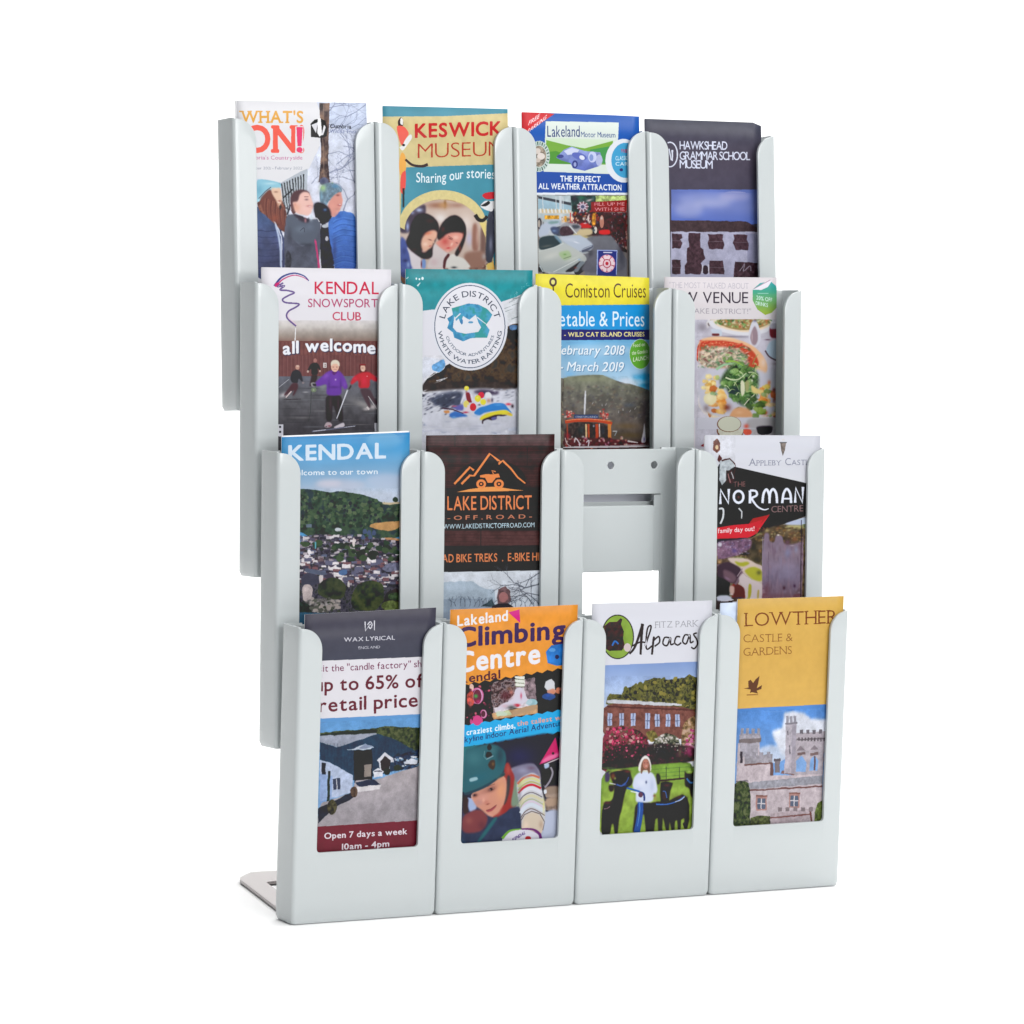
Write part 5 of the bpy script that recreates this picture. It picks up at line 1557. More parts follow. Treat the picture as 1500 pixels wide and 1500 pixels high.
# ---- second tier, fourth: pizza restaurant
A = art((2, 3), (950, 390, 5.172), (216, 210, 216))
A.rect(50, 50, 1050, 400, ((216, 210, 214), (218, 212, 216)))
A.text('"THE MOST TALKED ABOUT', 140, 156, 752, 164, 44, (176, 172, 184), -.008)
A.text('NEW VENUE', 92, 270, 748, 272, 84, (62, 54, 66), .0)
A.text('IN THE LAKE DISTRICT!"', 90, 350, 770, 354, 40, (160, 156, 164), -.006)
A.poly([(782, 168), (840, 120), (920, 105), (962, 140), (980, 190), (975, 300), (930, 345), (880, 362), (820, 320), (784, 250)], ((50, 158, 166), (90, 166, 120), (166, 186, 70)))
A.poly([(780, 170), (900, 100), (934, 100), (900, 150), (850, 172)], (226, 222, 232)); A.line([(790, 164), (920, 96)], 5, (160, 130, 150))
A.text("20% OFF", 812, 244, 934, 264, 30, (206, 232, 226), .03)
A.text("DRINKS", 806, 284, 900, 302, 28, (206, 232, 226), .03)
A.rect(820, 195, 905, 202, (170, 214, 206))
A.poly([(50, 398), (1000, 396), (1050, 1140), (50, 1140)], ((196, 194, 208), (190, 186, 200), (206, 202, 214)), n=.04, kind='mid')
A.ell(680, 430, 260, 92, (226, 222, 224)); A.ell(680, 426, 244, 80, (120, 110, 110)); A.ell(680, 420, 236, 74, (206, 186, 150))
A.poly([(300, 300), (1000, 300), (1000, 396), (300, 396)], (217, 211, 215))
A.rect(360, 330, 770, 358, (217, 211, 215))
A.text('IN THE LAKE DISTRICT!"', 90, 350, 770, 354, 40, (160, 156, 164), -.006)
A.poly([(782, 250), (784, 200), (975, 200), (975, 300), (930, 345), (880, 362), (820, 320)], ((86, 166, 130), (166, 186, 70)))
A.text("20% OFF", 812, 244, 934, 264, 30, (206, 232, 226), .03)
A.text("DRINKS", 806, 284, 900, 302, 28, (206, 232, 226), .03)
A.sm = True
A.spk([(480, 400), (930, 400), (900, 440), (720, 480), (560, 450)], [(84, 130, 70), (150, 176, 110), (206, 190, 140), (196, 90, 60), (60, 100, 60)], 160, 6, 17, 1.4)
A.poly([(780, 400), (820, 400), (846, 480), (840, 560), (810, 610), (780, 610), (752, 560), (760, 470)], (176, 160, 166), n=.12); A.rect(778, 396, 824, 418, (120, 124, 150))
A.poly([(915, 440), (975, 435), (985, 540), (925, 545)], (116, 36, 50)); A.rect(912, 425, 985, 465, (150, 150, 166))
A.poly([(880, 620), (940, 560), (1020, 560), (1030, 700), (960, 690), (900, 660)], (170, 188, 206)); A.line([(890, 640), (960, 690), (1000, 705)], 8, (96, 100, 116))
A.rect(455, 470, 545, 518, (196, 204, 214)); A.rect(470, 500, 520, 520, (110, 50, 50))
A.poly([(350, 560), (480, 530), (620, 540), (740, 585), (850, 670), (890, 740), (800, 780), (350, 760)], (226, 178, 130), n=.08, kind='mid')
A.poly([(350, 570), (480, 548), (620, 570), (740, 620), (830, 700), (820, 762), (350, 760)], (192, 70, 54), n=.2)
A.poly([(360, 600), (500, 590), (700, 640), (760, 720), (700, 765), (360, 765)], (178, 160, 140), n=.3)
A.spk([(380, 620), (560, 590), (740, 650), (760, 740), (360, 760)], [(96, 132, 90), (206, 186, 180), (70, 100, 70), (150, 80, 80), (190, 200, 170)], 170, 7, 18, 1.5)
A.spk([(740, 610), (840, 680), (830, 750), (780, 750)], [(196, 50, 40), (220, 110, 80), (176, 40, 40)], 50, 7, 15)
A.poly([(350, 770), (880, 770), (1010, 800), (1015, 1136), (350, 1136)], (200, 198, 210))
A.ell(690, 1010, 330, 190, (226, 218, 214)); 
A.poly([(430, 830), (520, 850), (600, 900), (620, 1000), (560, 1130), (450, 1130), (400, 1040), (390, 960)], pal=[(206, 150, 70), (230, 190, 120), (222, 170, 90), (170, 96, 50)], kind='fine')
A.poly([(770, 900), (880, 850), (950, 920), (975, 1080), (940, 1130), (820, 1130), (780, 1020)], pal=[(150, 60, 30), (222, 140, 60), (230, 186, 110)], kind='fine')
A.spk([(390, 850), (560, 860), (600, 1130), (440, 1130)], [(236, 206, 140), (206, 130, 60), (238, 222, 190), (180, 100, 40)], 60, 10, 26, 1.2)
A.spk([(800, 870), (940, 860), (970, 1120), (830, 1120)], [(196, 96, 40), (236, 190, 110), (150, 60, 40), (120, 150, 60)], 60, 9, 24, 1.2)
A.poly([(540, 880), (600, 740), (720, 720), (820, 800), (860, 900), (820, 1060), (700, 1050), (590, 980)], pal=[(40, 70, 40), (84, 120, 60), (140, 170, 100), (70, 100, 50)], kind='mid')
for k in range(60):
    x, y = A.rs.uniform(530, 830), A.rs.uniform(730, 1030)
    a = A.rs.uniform(-1, 1.5)
    l = A.rs.uniform(30, 90)
    A.curve([(x, y), (x + l * .5 * math.cos(a), y + l * .5 * math.sin(a) - 14), (x + l * math.cos(a), y + l * math.sin(a))], A.rs.uniform(7, 16), [(74, 120, 54), (150, 182, 116), (196, 206, 160), (50, 84, 44), (110, 150, 80)][A.rs.randrange(5)], 4)
A.poly([(690, 860), (740, 850), (750, 930), (700, 980)], (214, 214, 190))
A.poly([(610, 1100), (680, 1060), (760, 1080), (790, 1136), (600, 1136)], (222, 180, 140), n=.1); A.ell(620, 1050, 34, 26, (90, 50, 40))
A.rect(340, 1136, 1060, 1500, (196, 194, 208))
A.poly([(700, 1136), (1020, 1140), (1010, 1275), (720, 1270)], (176, 172, 176))
A.ell(610, 1230, 106, 84, (120, 76, 56)); A.ell(612, 1228, 98, 78, (206, 206, 190)); A.ell(740, 1245, 32, 26, (216, 90, 70))
A.poly([(812, 1210), (940, 1206), (930, 1265), (826, 1270)], (44, 34, 46))
A.poly([(360, 1356), (435, 1325), (560, 1310), (560, 1360)], (150, 50, 60), n=.2)
A.photo([(350, 400), (1060, 400), (1060, 1360), (350, 1360)])
# the plates, closer
A.crop = (1015, 465, 9.378)
A.sm = True
A.poly([(50, 10), (1220, 10), (1240, 1360), (50, 1360)], ((186, 184, 196), (196, 192, 206), (188, 186, 200), (200, 200, 214)), soft=2, n=.03, kind='mid')
A.glow(110, 120, 100, 90, (130, 124, 134), .7); A.glow(500, 250, 360, 20, (110, 106, 120), .7)
A.poly([(165, 10), (220, 110), (360, 180), (560, 225), (740, 235), (1000, 200), (1070, 120), (1100, 10)], (214, 214, 222), soft=1); A.poly([(230, 10), (300, 100), (440, 150), (640, 185), (740, 190), (960, 150), (1060, 90), (1070, 10)], (226, 206, 180), soft=1); A.poly([(270, 10), (340, 80), (460, 130), (640, 165), (860, 150), (1040, 80), (1060, 10)], (150, 130, 84), soft=1)
for k in range(120):
    x = A.rs.uniform(290, 1050)
    A.glow(x, A.rs.uniform(14, 130 - abs(x - 660) * .12), A.rs.uniform(10, 34), A.rs.uniform(8, 18), [(70, 130, 70), (120, 170, 96), (196, 206, 150), (206, 120, 80), (44, 90, 54), (226, 214, 190), (160, 80, 60)][k % 7], .8, A.rs.uniform(-1, 1))
A.poly([(60, 0), (1220, 0), (1220, 8), (60, 8)], (217, 211, 215))
A.poly([(215, 140), (380, 150), (380, 240), (350, 245), (340, 200), (240, 200)], (190, 200, 214), soft=1); A.poly([(235, 205), (345, 205), (340, 240), (240, 240)], (104, 48, 50), soft=1)
A.poly([(790, 60), (830, 20), (880, 60), (925, 200), (920, 320), (860, 400), (790, 390), (755, 300), (755, 180)], (206, 206, 218), soft=1); A.poly([(800, 160), (840, 90), (880, 180), (885, 300), (850, 370), (800, 360), (770, 260)], (150, 130, 140), soft=2); A.glow(800, 250, 12, 90, (196, 176, 180), .7); A.glow(840, 30, 40, 24, (110, 110, 140), .8)
A.poly([(1045, 90), (1180, 90), (1195, 270), (1050, 270)], (110, 34, 50), soft=2); A.poly([(1045, 70), (1180, 70), (1180, 140), (1050, 150)], (170, 170, 184), soft=2); A.glow(1140, 200, 30, 40, (150, 44, 64), .7); A.glow(1020, 290, 50, 12, (96, 60, 80), .8)
A.poly([(990, 440), (1040, 330), (1110, 290), (1230, 290), (1240, 600), (1130, 570), (1040, 520)], (170, 190, 208), soft=1); A.curve([(985, 440), (1040, 520), (1130, 570), (1240, 610)], 22, (96, 80, 90)); A.glow(1150, 620, 80, 20, (130, 110, 120), .6)
A.poly([(60, 290), (200, 255), (330, 245), (520, 265), (700, 320), (840, 390), (960, 510), (1020, 640), (1010, 760), (900, 800), (880, 680), (60, 690)], (226, 180, 140), soft=2); A.glow(960, 600, 50, 80, (230, 206, 190), .8); A.glow(400, 270, 200, 16, (236, 206, 170), .7)
A.poly([(60, 310), (200, 300), (400, 300), (560, 330), (720, 370), (840, 470), (900, 600), (880, 680), (780, 670), (60, 680)], (192, 76, 54), soft=2)
for k in range(70):
    t = k / 70
    A.glow(80 + 800 * t + A.rs.uniform(-10, 10), 330 + 40 * t + 300 * max(0, t - .7) / .3 * .9 + A.rs.uniform(-26, 26), A.rs.uniform(10, 26), A.rs.uniform(7, 16), [(206, 50, 40), (226, 130, 90), (170, 30, 34), (230, 170, 130)][k % 4], .75)
A.poly([(60, 420), (300, 380), (560, 400), (700, 470), (760, 600), (740, 680), (60, 680)], (176, 160, 140), soft=5, n=.3)
for k in range(150):
    x, y = A.rs.uniform(60, 760), A.rs.uniform(380, 670)
    A.glow(x, y, A.rs.uniform(12, 44), A.rs.uniform(7, 18), [(96, 140, 100), (206, 196, 186), (60, 100, 66), (140, 170, 120), (120, 56, 60), (220, 214, 200), (84, 130, 90)][k % 7], .8, A.rs.uniform(-.9, .9))
A.poly([(60, 690), (890, 690), (1010, 760), (1220, 640), (1230, 1360), (60, 1360)], (194, 194, 208), soft=5); A.glow(640, 1360, 500, 60, (216, 216, 228), .7)
A.glow(1090, 800, 90, 160, (176, 182, 196), .6)
# fried pieces and salad
def scraps(n, cx, cy, sx, sy, cols, lo, hi, al=.85):
    for k in range(n):
        x, y = A.rs.gauss(cx, sx), A.rs.gauss(cy, sy)
        a = A.rs.uniform(0, 3.1)
        r1, r2 = A.rs.uniform(lo, hi), A.rs.uniform(lo, hi) * .6
        p = [(x + r1 * math.cos(a + j * 1.05) * A.rs.uniform(.6, 1.1), y + r2 * math.sin(a + j * 1.05) * A.rs.uniform(.7, 1.2)) for j in range(6)]
        A.sm = False
        A.poly(p, cols[k % len(cols)], alpha=al, soft=1)
        A.glow(x - r1 * .3, y - r2 * .3, r1 * .35, r2 * .4, tuple(min(250, v + 26) for v in cols[k % len(cols)]), .6, a)
        A.glow(x + r1 * .4, y + r2 * .5, r1 * .3, r2 * .35, tuple(v * .72 for v in cols[k % len(cols)]), .5, a)
        A.sm = True
scraps(16, 220, 900, 40, 70, [(226, 190, 110), (236, 214, 150), (206, 160, 80)], 40, 80)
scraps(18, 330, 1120, 60, 110, [(222, 150, 70), (230, 180, 100), (180, 90, 40), (236, 206, 140)], 50, 100)
A.poly([(130, 1060), (210, 1010), (310, 1050), (300, 1150), (230, 1200), (150, 1170), (120, 1110)], (226, 218, 176), soft=2); A.glow(200, 1090, 50, 50, (236, 230, 200), .7)
A.glow(160, 1230, 50, 60, (130, 110, 110), .7); A.glow(450, 1220, 70, 60, (110, 44, 36), .8); A.glow(400, 1130, 50, 80, (222, 140, 60), .6)
scraps(18, 1010, 1080, 60, 110, [(222, 140, 60), (230, 176, 100), (190, 90, 40), (214, 190, 90), (236, 206, 150)], 40, 90)
A.glow(1110, 980, 30, 36, (110, 40, 36), .9); A.glow(980, 1290, 50, 36, (160, 60, 24), .85); A.glow(1040, 880, 30, 40, (206, 110, 60), .8); A.glow(1110, 1120, 30, 50, (120, 50, 44), .6)
A.poly([(330, 880), (440, 700), (560, 600), (720, 640), (860, 720), (900, 820), (880, 1000), (840, 1200), (700, 1220), (560, 1120), (440, 960)], (62, 88, 54), soft=6, n=.5)
A.poly([(460, 940), (620, 930), (640, 1060), (560, 1140), (480, 1060)], (44, 60, 60), soft=4)
scraps(60, 640, 850, 140, 160, [(84, 124, 60), (150, 182, 110), (50, 84, 46), (110, 150, 80), (120, 160, 110)], 30, 80, .7)
for k in range(46):
    x, y = A.rs.uniform(400, 850), A.rs.uniform(600, 1130)
    a = A.rs.uniform(-1.2, 1.2); l = A.rs.uniform(60, 170)
    A.curve([(x, y), (x + l * .5 * math.cos(a), y + l * .5 * math.sin(a) - 24), (x + l * math.cos(a), y + l * math.sin(a))], A.rs.uniform(8, 22), [(86, 130, 60), (176, 200, 130), (60, 96, 50), (204, 214, 170), (120, 160, 90)][k % 5], 4, alpha=.85)
A.curve([(430, 810), (520, 840), (620, 830), (720, 750)], 22, (206, 216, 176), 10); A.curve([(300, 700), (400, 640), (520, 620)], 40, (150, 190, 150), 14); A.curve([(430, 590), (560, 590), (680, 650)], 34, (140, 176, 80), 12); A.poly([(640, 860), (670, 840), (700, 900), (700, 1020), (660, 1080), (640, 1000)], (216, 216, 186), soft=1); A.poly([(700, 860), (760, 850), (760, 980), (710, 1020)], (160, 160, 110), soft=2)
A.curve([(690, 1190), (760, 1110), (840, 1040)], 14, (220, 214, 196), 8); A.glow(820, 790, 24, 24, (232, 230, 214), .9); A.glow(800, 850, 18, 20, (236, 236, 224), .8); A.poly([(780, 900), (900, 980), (980, 980), (900, 1040), (800, 1020)], (222, 200, 130), soft=2)
scraps(14, 870, 1220, 50, 70, [(96, 130, 56), (130, 156, 70), (60, 84, 44)], 40, 90)
A.poly([(480, 1340), (540, 1240), (640, 1210), (760, 1240), (820, 1340), (780, 1360), (500, 1360)], (214, 160, 116), soft=3); A.glow(620, 1290, 60, 30, (226, 180, 140), .7)
A.sm = False
A.rect(40, 1362, 1240, 1520, (204, 204, 216))
A.sm = True
A.poly([(730, 1360), (1230, 1362), (1230, 1520), (720, 1520)], (176, 174, 178), soft=4); A.ell(480, 1450, 170, 110, (120, 80, 60)); A.ell(484, 1448, 160, 104, (208, 210, 192)); A.glow(720, 1478, 44, 40, (216, 84, 64), .9); A.poly([(850, 1480), (1100, 1470), (1080, 1560), (880, 1560)], (44, 34, 46), soft=2)
A.soften([(50, 10), (1240, 10), (1240, 1500), (50, 1500)], 1)
make_leaflet((2, 3), A, 'pale leaflet with a pizza and salad photo and a round green sticker', bow=.3)

# ---- third tier, first: town
A = art((1, 0), (370, 620, 5), (84, 150, 200))
A.poly([(200, 90), (1200, 60), (1200, 620), (200, 640)], ((60, 140, 196), (84, 154, 202), (126, 166, 200), (176, 190, 210), (190, 196, 212)), n=.03, kind='soft')
A.ell(640, 450, 190, 36, (190, 190, 206), alpha=.6); A.ell(980, 420, 150, 50, (180, 190, 212), alpha=.6); A.ell(560, 440, 90, 26, (206, 200, 212), alpha=.7); A.ell(960, 130, 130, 60, (110, 170, 210), alpha=.6)
A.ell(800, 520, 260, 30, (196, 204, 220), alpha=.6)
A.soften([(210, 110), (1150, 90), (1150, 600), (210, 620)], 8, 2)
A.text("KENDAL", 266, 276, 972, 256, 108, (206, 220, 234), .045)
A.text("Welcome to our town", 245, 386, 914, 374, 38, (224, 232, 240), .02)
A.sm = True
A.poly([(300, 490), (380, 480), (460, 490), (560, 510), (660, 498), (780, 520), (880, 545), (940, 580), (1040, 585), (1150, 600), (1150, 860), (300, 850)], pal=[(34, 50, 44), (52, 72, 58), (66, 86, 64), (44, 58, 64)], kind='mid')
A.spk([(340, 500), (880, 550), (1100, 620), (1100, 760), (340, 760)], [(40, 60, 50), (70, 92, 66), (84, 100, 74), (36, 48, 52)], 260, 8, 22)
A.poly([(945, 575), (1010, 580), (1080, 575), (1080, 590), (960, 598)], (196, 180, 150)); A.ell(1045, 560, 20, 18, (40, 56, 44))
A.poly([(850, 760), (870, 735), (1000, 722), (1090, 712), (1090, 760), (1000, 790), (920, 780)], (186, 142, 92), n=.06)
A.poly([(950, 845), (1000, 835), (1090, 850), (1090, 880), (1000, 865)], (176, 130, 90), n=.1)
A.poly([(340, 830), (480, 815), (600, 820), (780, 830), (960, 850), (1150, 870), (1150, 1500), (300, 1500)], pal=[(38, 38, 48), (62, 60, 74), (86, 82, 96), (52, 56, 54)], kind='fine')
cols = [(206, 200, 206), (150, 140, 150), (52, 48, 62), (84, 80, 100), (110, 90, 96), (40, 40, 52), (176, 168, 176), (96, 104, 130), (70, 56, 66)]
A.spk([(340, 830), (700, 810), (1090, 870), (1090, 1200), (340, 1180)], cols, 560, 4, 13, 1.7, box=True)
A.spk([(340, 980), (1090, 980), (1090, 1180), (340, 1180)], [(222, 216, 220), (70, 62, 80), (120, 84, 90), (96, 96, 120)], 170, 6, 18, 1.8, box=True)
A.spk([(340, 880), (1090, 880), (1090, 1000), (560, 1000)], [(44, 62, 48), (62, 80, 56), (36, 50, 44)], 70, 10, 30, 1.5)
for x, y in ((820, 790), (850, 800), (885, 800), (805, 830), (860, 830)):
    A.poly([(x - 16, y + 20), (x - 14, y - 6), (x, y - 20), (x + 14, y - 6), (x + 16, y + 20)], (70, 84, 116))
A.poly([(730, 905), (728, 860), (740, 835), (748, 860), (748, 905)], (206, 196, 196)); A.ell(625, 780, 26, 14, (190, 196, 204)); A.ell(412, 945, 14, 18, (226, 222, 226)); A.ell(392, 978, 18, 14, (220, 214, 220))
A.rect(455, 870, 465, 920, (90, 160, 180)); A.rect(388, 740, 430, 764, (96, 110, 126))
A.poly([(356, 1120), (420, 1090), (480, 1120), (500, 1170), (440, 1190), (356, 1200)], (66, 66, 84)); A.poly([(360, 1185), (440, 1180), (430, 1300), (370, 1310)], (190, 176, 176), n=.1)
A.poly([(480, 1120), (520, 1110), (510, 1180), (490, 1185)], (206, 196, 196)); A.poly([(690, 1200), (694, 1160), (706, 1160), (712, 1205)], (214, 206, 204)); A.line([(480, 1100), (380, 1090)], 8, (206, 200, 200))
A.poly([(375, 1090), (390, 1060), (480, 1080), (560, 1110), (500, 1120), (430, 1100)], (86, 94, 116)); A.poly([(625, 1080), (690, 1070), (690, 1110), (630, 1115)], (80, 110, 156))
A.poly([(940, 1060), (1000, 1020), (1090, 1030), (1090, 1080), (970, 1090)], (110, 112, 136), n=.2); A.poly([(380, 1320), (400, 1290), (640, 1280), (640, 1360), (440, 1400)], (120, 116, 116), n=.5, kind='fine')
A.poly([(480, 1180), (560, 1130), (640, 1140), (690, 1200), (660, 1290), (540, 1290), (470, 1250)], pal=[(30, 38, 34), (56, 66, 46), (70, 76, 52)], kind='mid')
A.poly([(720, 1250), (780, 1170), (880, 1150), (960, 1180), (960, 1300), (900, 1380), (720, 1370)], pal=[(30, 40, 34), (60, 72, 44), (84, 90, 56)], kind='mid')
A.poly([(960, 1240), (1090, 1200), (1090, 1500), (940, 1500)], (54, 36, 44), n=.3, kind='mid'); A.ell(1015, 1340, 74, 40, (96, 110, 60), n=.3); A.ell(1040, 1270, 50, 30, (60, 80, 52), n=.3)
A.poly([(340, 1300), (420, 1330), (440, 1420), (340, 1420)], (38, 52, 46), n=.3); A.rect(300, 1390, 1100, 1600, (44, 84, 110), n=.1)
A.spk([(430, 1280), (640, 1280), (640, 1390), (430, 1390)], [(170, 160, 156), (60, 66, 54), (90, 92, 84)], 50, 8, 20, 1.5)
A.photo([(340, 480), (1150, 480), (1150, 1440), (340, 1440)])
make_leaflet((1, 0), A, 'blue sky leaflet with a grey town below a dark wooded hill', bow=.4, back=(0, 1.4))

# ---- third tier, second: off-road
A = art((1, 1), (600, 620, 5), (66, 44, 46))
A.rect(100, 70, 1150, 905, (62, 42, 44), n=.12, kind='mid')
for k, (y0, y1, c) in enumerate(((80, 175, (70, 48, 50)), (175, 322, (58, 40, 42)), (322, 480, (62, 42, 42)), (480, 640, (50, 38, 40)), (640, 790, (54, 38, 40)), (790, 905, (76, 50, 50)))):
    A.rect(100, y0, 1150, y1, c, n=.16, kind='mid')
    for j in range(9):
        yy = y0 + (y1 - y0) * (j + .5) / 9
        A.curve([(100, yy), (400, yy + A.rs.uniform(-8, 8)), (800, yy + A.rs.uniform(-8, 8)), (1150, yy)], 4, (90, 62, 60) if j % 2 else (44, 30, 34), alpha=.35)
    A.line([(100, y1), (1150, y1 - 4)], 7, (30, 22, 26))
for (x, y0, y1) in ((330, 80, 175), (860, 175, 322), (520, 790, 905), (940, 640, 790)):
    A.line([(x, y0), (x, y1)], 6, (36, 26, 30))
OR = (226, 136, 78)
A.ell(590, 420, 260, 150, (36, 30, 34), alpha=.7); A.rect(270, 480, 940, 790, (40, 32, 36), alpha=.55)
A.line([(326, 448), (380, 390), (440, 325), (468, 348)], 16, OR); A.line([(378, 448), (440, 385), (470, 388), (585, 226), (650, 278)], 16, OR)
A.line([(650, 300), (680, 278), (740, 335), (790, 400), (846, 444)], 17, OR, 10); A.line([(640, 268), (664, 285), (650, 306)], 10, OR)
A.poly([(340, 508), (440, 485), (560, 470), (640, 468), (740, 485), (836, 496), (700, 500)], (226, 150, 84))
for x in (522, 652):
    A.ell(x, 448, 36, 34, OR); A.ell(x, 448, 18, 17, (50, 34, 36)); A.ell(x, 448, 8, 8, OR)
A.poly([(512, 385), (560, 375), (600, 378), (650, 372), (660, 400), (630, 402), (600, 440), (570, 440), (550, 402), (515, 400)], OR)
A.line([(612, 375), (600, 350), (628, 358)], 8, OR)
A.text("LAKE DISTRICT", 276, 640, 892, 632, 100, (224, 132, 84), .015)
A.text("- O F F . R O A D -", 276, 712, 894, 700, 30, (196, 124, 96), .02)
A.text("WWW.LAKEDISTRICTOFFROAD.COM", 246, 778, 914, 764, 34, (196, 224, 238), .0)
A.poly([(100, 905), (1150, 895), (1150, 1080), (100, 1096)], (34, 32, 36))
A.text("QUAD BIKE TREKS  .  E-BIKE HIRE", 150, 1024, 1010, 1008, 58, (222, 132, 84), .02)
A.poly([(100, 1096), (1150, 1078), (1150, 1600), (100, 1600)], ((214, 220, 230), (200, 210, 222)))
A.poly([(200, 1170), (370, 1160), (460, 1160), (540, 1210), (620, 1220), (640, 1500), (200, 1500)], (176, 192, 208)); A.poly([(200, 1290), (480, 1290), (640, 1330), (640, 1500), (200, 1500)], (150, 166, 184))
for x in range(300, 960, 34):
    A.branch(x, 1345, -1.57 + A.rs.uniform(-.4, .4), 26, 6, (84, 96, 112), 3, .8)
for (x, y, a, l) in ((950, 1100, 2.6, 90), (950, 1180, 2.9, 110), (950, 1260, 3.3, 90), (950, 1330, 3.9, 80), (900, 1330, -2.2, 70)):
    A.branch(x, y, a, l, 9, (84, 88, 100), 4, .8)
A.poly([(520, 1345), (560, 1320), (600, 1290), (630, 1345)], (60, 76, 84), n=.3)
A.poly([(636, 1280), (650, 1215), (700, 1195), (735, 1230), (738, 1300), (700, 1340), (650, 1330)], (110, 84, 88), n=.2); A.ell(684, 1275, 34, 38, (176, 120, 120)); A.poly([(600, 1345), (650, 1320), (720, 1320), (760, 1345)], (50, 46, 52))
A.poly([(600, 1345), (760, 1345), (790, 1600), (580, 1600)], (50, 46, 52))
A.photo([(240, 1100), (960, 1090), (960, 1400), (240, 1400)])
make_leaflet((1, 1), A, 'brown wood plank leaflet with an orange quad bike and mountain emblem', bow=.5)

# ---- third tier, fourth: norman centre
A = art((1, 3), (990, 620, 5), (210, 210, 220))
A.rect(200, 60, 1120, 460, ((206, 208, 218), (212, 214, 222)))
A.poly([(430, 310), (960, 430), (1100, 460), (1100, 640), (940, 680), (760, 745), (640, 790), (560, 830), (300, 870), (250, 400), (330, 280)], (30, 30, 40))
A.poly([(272, 190), (280, 125), (305, 105), (330, 140), (326, 190), (302, 212)], (112, 74, 66), n=.2); A.ell(303, 170, 12, 16, (206, 186, 150))
A.poly([(318, 220), (345, 250), (330, 290), (310, 260)], (84, 34, 34))
A.poly([(325, 270), (380, 250), (420, 262), (440, 300), (400, 330), (380, 400), (340, 450), (320, 400)], (170, 178, 184), n=.12); A.line([(340, 270), (400, 250), (440, 300), (430, 380)], 12, (70, 34, 34), 6)
A.poly([(370, 340), (420, 330), (440, 380), (420, 440), (370, 440)], (56, 34, 40), n=.3); A.line([(385, 360), (400, 430)], 8, (150, 110, 110)); A.line([(410, 350), (425, 400)], 7, (180, 186, 190))
A.poly([(770, 130), (816, 130), (806, 190), (790, 232), (778, 190)], (116, 106, 100), n=.2); A.line([(766, 134), (820, 134)], 7, (84, 84, 88)); A.ell(795, 115, 12, 7, (206, 204, 206))
A.text("A", 542, 304, 590, 303, 52, (130, 132, 152), -.004, serif=.9); A.text("PPLEBY", 596, 303, 776, 302, 38, (130, 132, 152), -.004, serif=.9)
A.text("C", 808, 300, 850, 300, 52, (130, 132, 152), -.004, serif=.9); A.text("ASTLE", 856, 300, 1010, 297, 38, (130, 132, 152), -.004, serif=.9)
A.text("THE", 424, 458, 514, 456, 36, (130, 90, 90), -.004)
W_ = (222, 228, 242)
A.line([(330, 585), (332, 480), (390, 580), (392, 474)], 20, W_)
A.ell(464, 532, 44, 52, W_); A.ell(464, 532, 27, 34, (30, 28, 38)); A.ell(464, 534, 8, 9, (96, 60, 60))
A.line([(548, 580), (548, 486)], 19, W_); A.curve([(548, 486), (590, 490), (598, 520), (560, 540)], 16, W_); A.curve([(556, 540), (600, 600), (650, 626), (686, 618)], 17, W_, 6)
A.curve([(640, 578), (648, 510), (670, 478), (690, 520), (692, 578)], 18, W_); A.curve([(692, 560), (698, 500), (720, 476), (742, 510), (748, 578)], 18, W_)
A.curve([(786, 578), (796, 510), (820, 474), (846, 510), (852, 578)], 18, W_); A.line([(795, 545), (845, 545)], 13, W_)
A.line([(882, 576), (886, 466), (936, 574), (940, 460)], 20, W_)
A.text("CENTRE", 706, 646, 942, 638, 46, (134, 106, 108), .0)
A.curve([(320, 620), (350, 622), (350, 680), (330, 730)], 13, (206, 210, 216)); A.line([(465, 615), (488, 640), (486, 690)], 12, (196, 200, 206), 8)
A.poly([(300, 760), (420, 740), (540, 730), (570, 690), (640, 680), (694, 660), (640, 740), (600, 800), (540, 830), (420, 835), (300, 840)], (206, 38, 56))
A.poly([(545, 725), (570, 690), (690, 664), (640, 720), (600, 750)], (166, 26, 44)); A.poly([(545, 728), (640, 700), (600, 800)], (196, 36, 54))
A.text("Great family day out!", 190, 806, 580, 780, 32, (232, 222, 226), .03)
A.poly([(760, 745), (940, 680), (1000, 675), (1000, 1300), (280, 1300), (300, 870), (560, 830), (640, 790)], pal=[(70, 56, 46), (110, 90, 70), (140, 122, 90), (84, 84, 60)], kind='mid')
A.poly([(790, 735), (940, 684), (1000, 680), (1000, 750), (850, 756)], (176, 190, 210)); A.poly([(830, 748), (1000, 726), (1000, 760), (850, 768)], (130, 140, 100), n=.2)
A.poly([(300, 870), (540, 850), (560, 930), (460, 960), (310, 990)], (120, 96, 116), n=.35, kind='fine')
A.spk([(310, 870), (550, 850), (540, 930), (310, 960)], [(150, 130, 156), (84, 56, 66), (176, 160, 180), (66, 50, 60)], 90, 4, 10, 1.4, box=True)
A.poly([(540, 850), (640, 800), (660, 1000), (540, 960), (470, 960)], (60, 54, 40), n=.4)
A.spk([(640, 790), (940, 760), (940, 880), (700, 840)], [(150, 120, 70), (96, 84, 50), (176, 150, 90), (120, 70, 50)], 70, 7, 18)
A.poly([(400, 990), (480, 970), (640, 1040), (640, 1170), (560, 1140), (480, 1080), (440, 1050)], (196, 180, 176)); A.poly([(425, 1010), (500, 985), (560, 1020), (500, 1048), (440, 1040)], (146, 154, 66), n=.1)
A.poly([(490, 1070), (620, 1050), (640, 1080), (640, 1150), (560, 1140)], (150, 160, 66), n=.1); A.ell(605, 1090, 30, 20, (70, 76, 40))
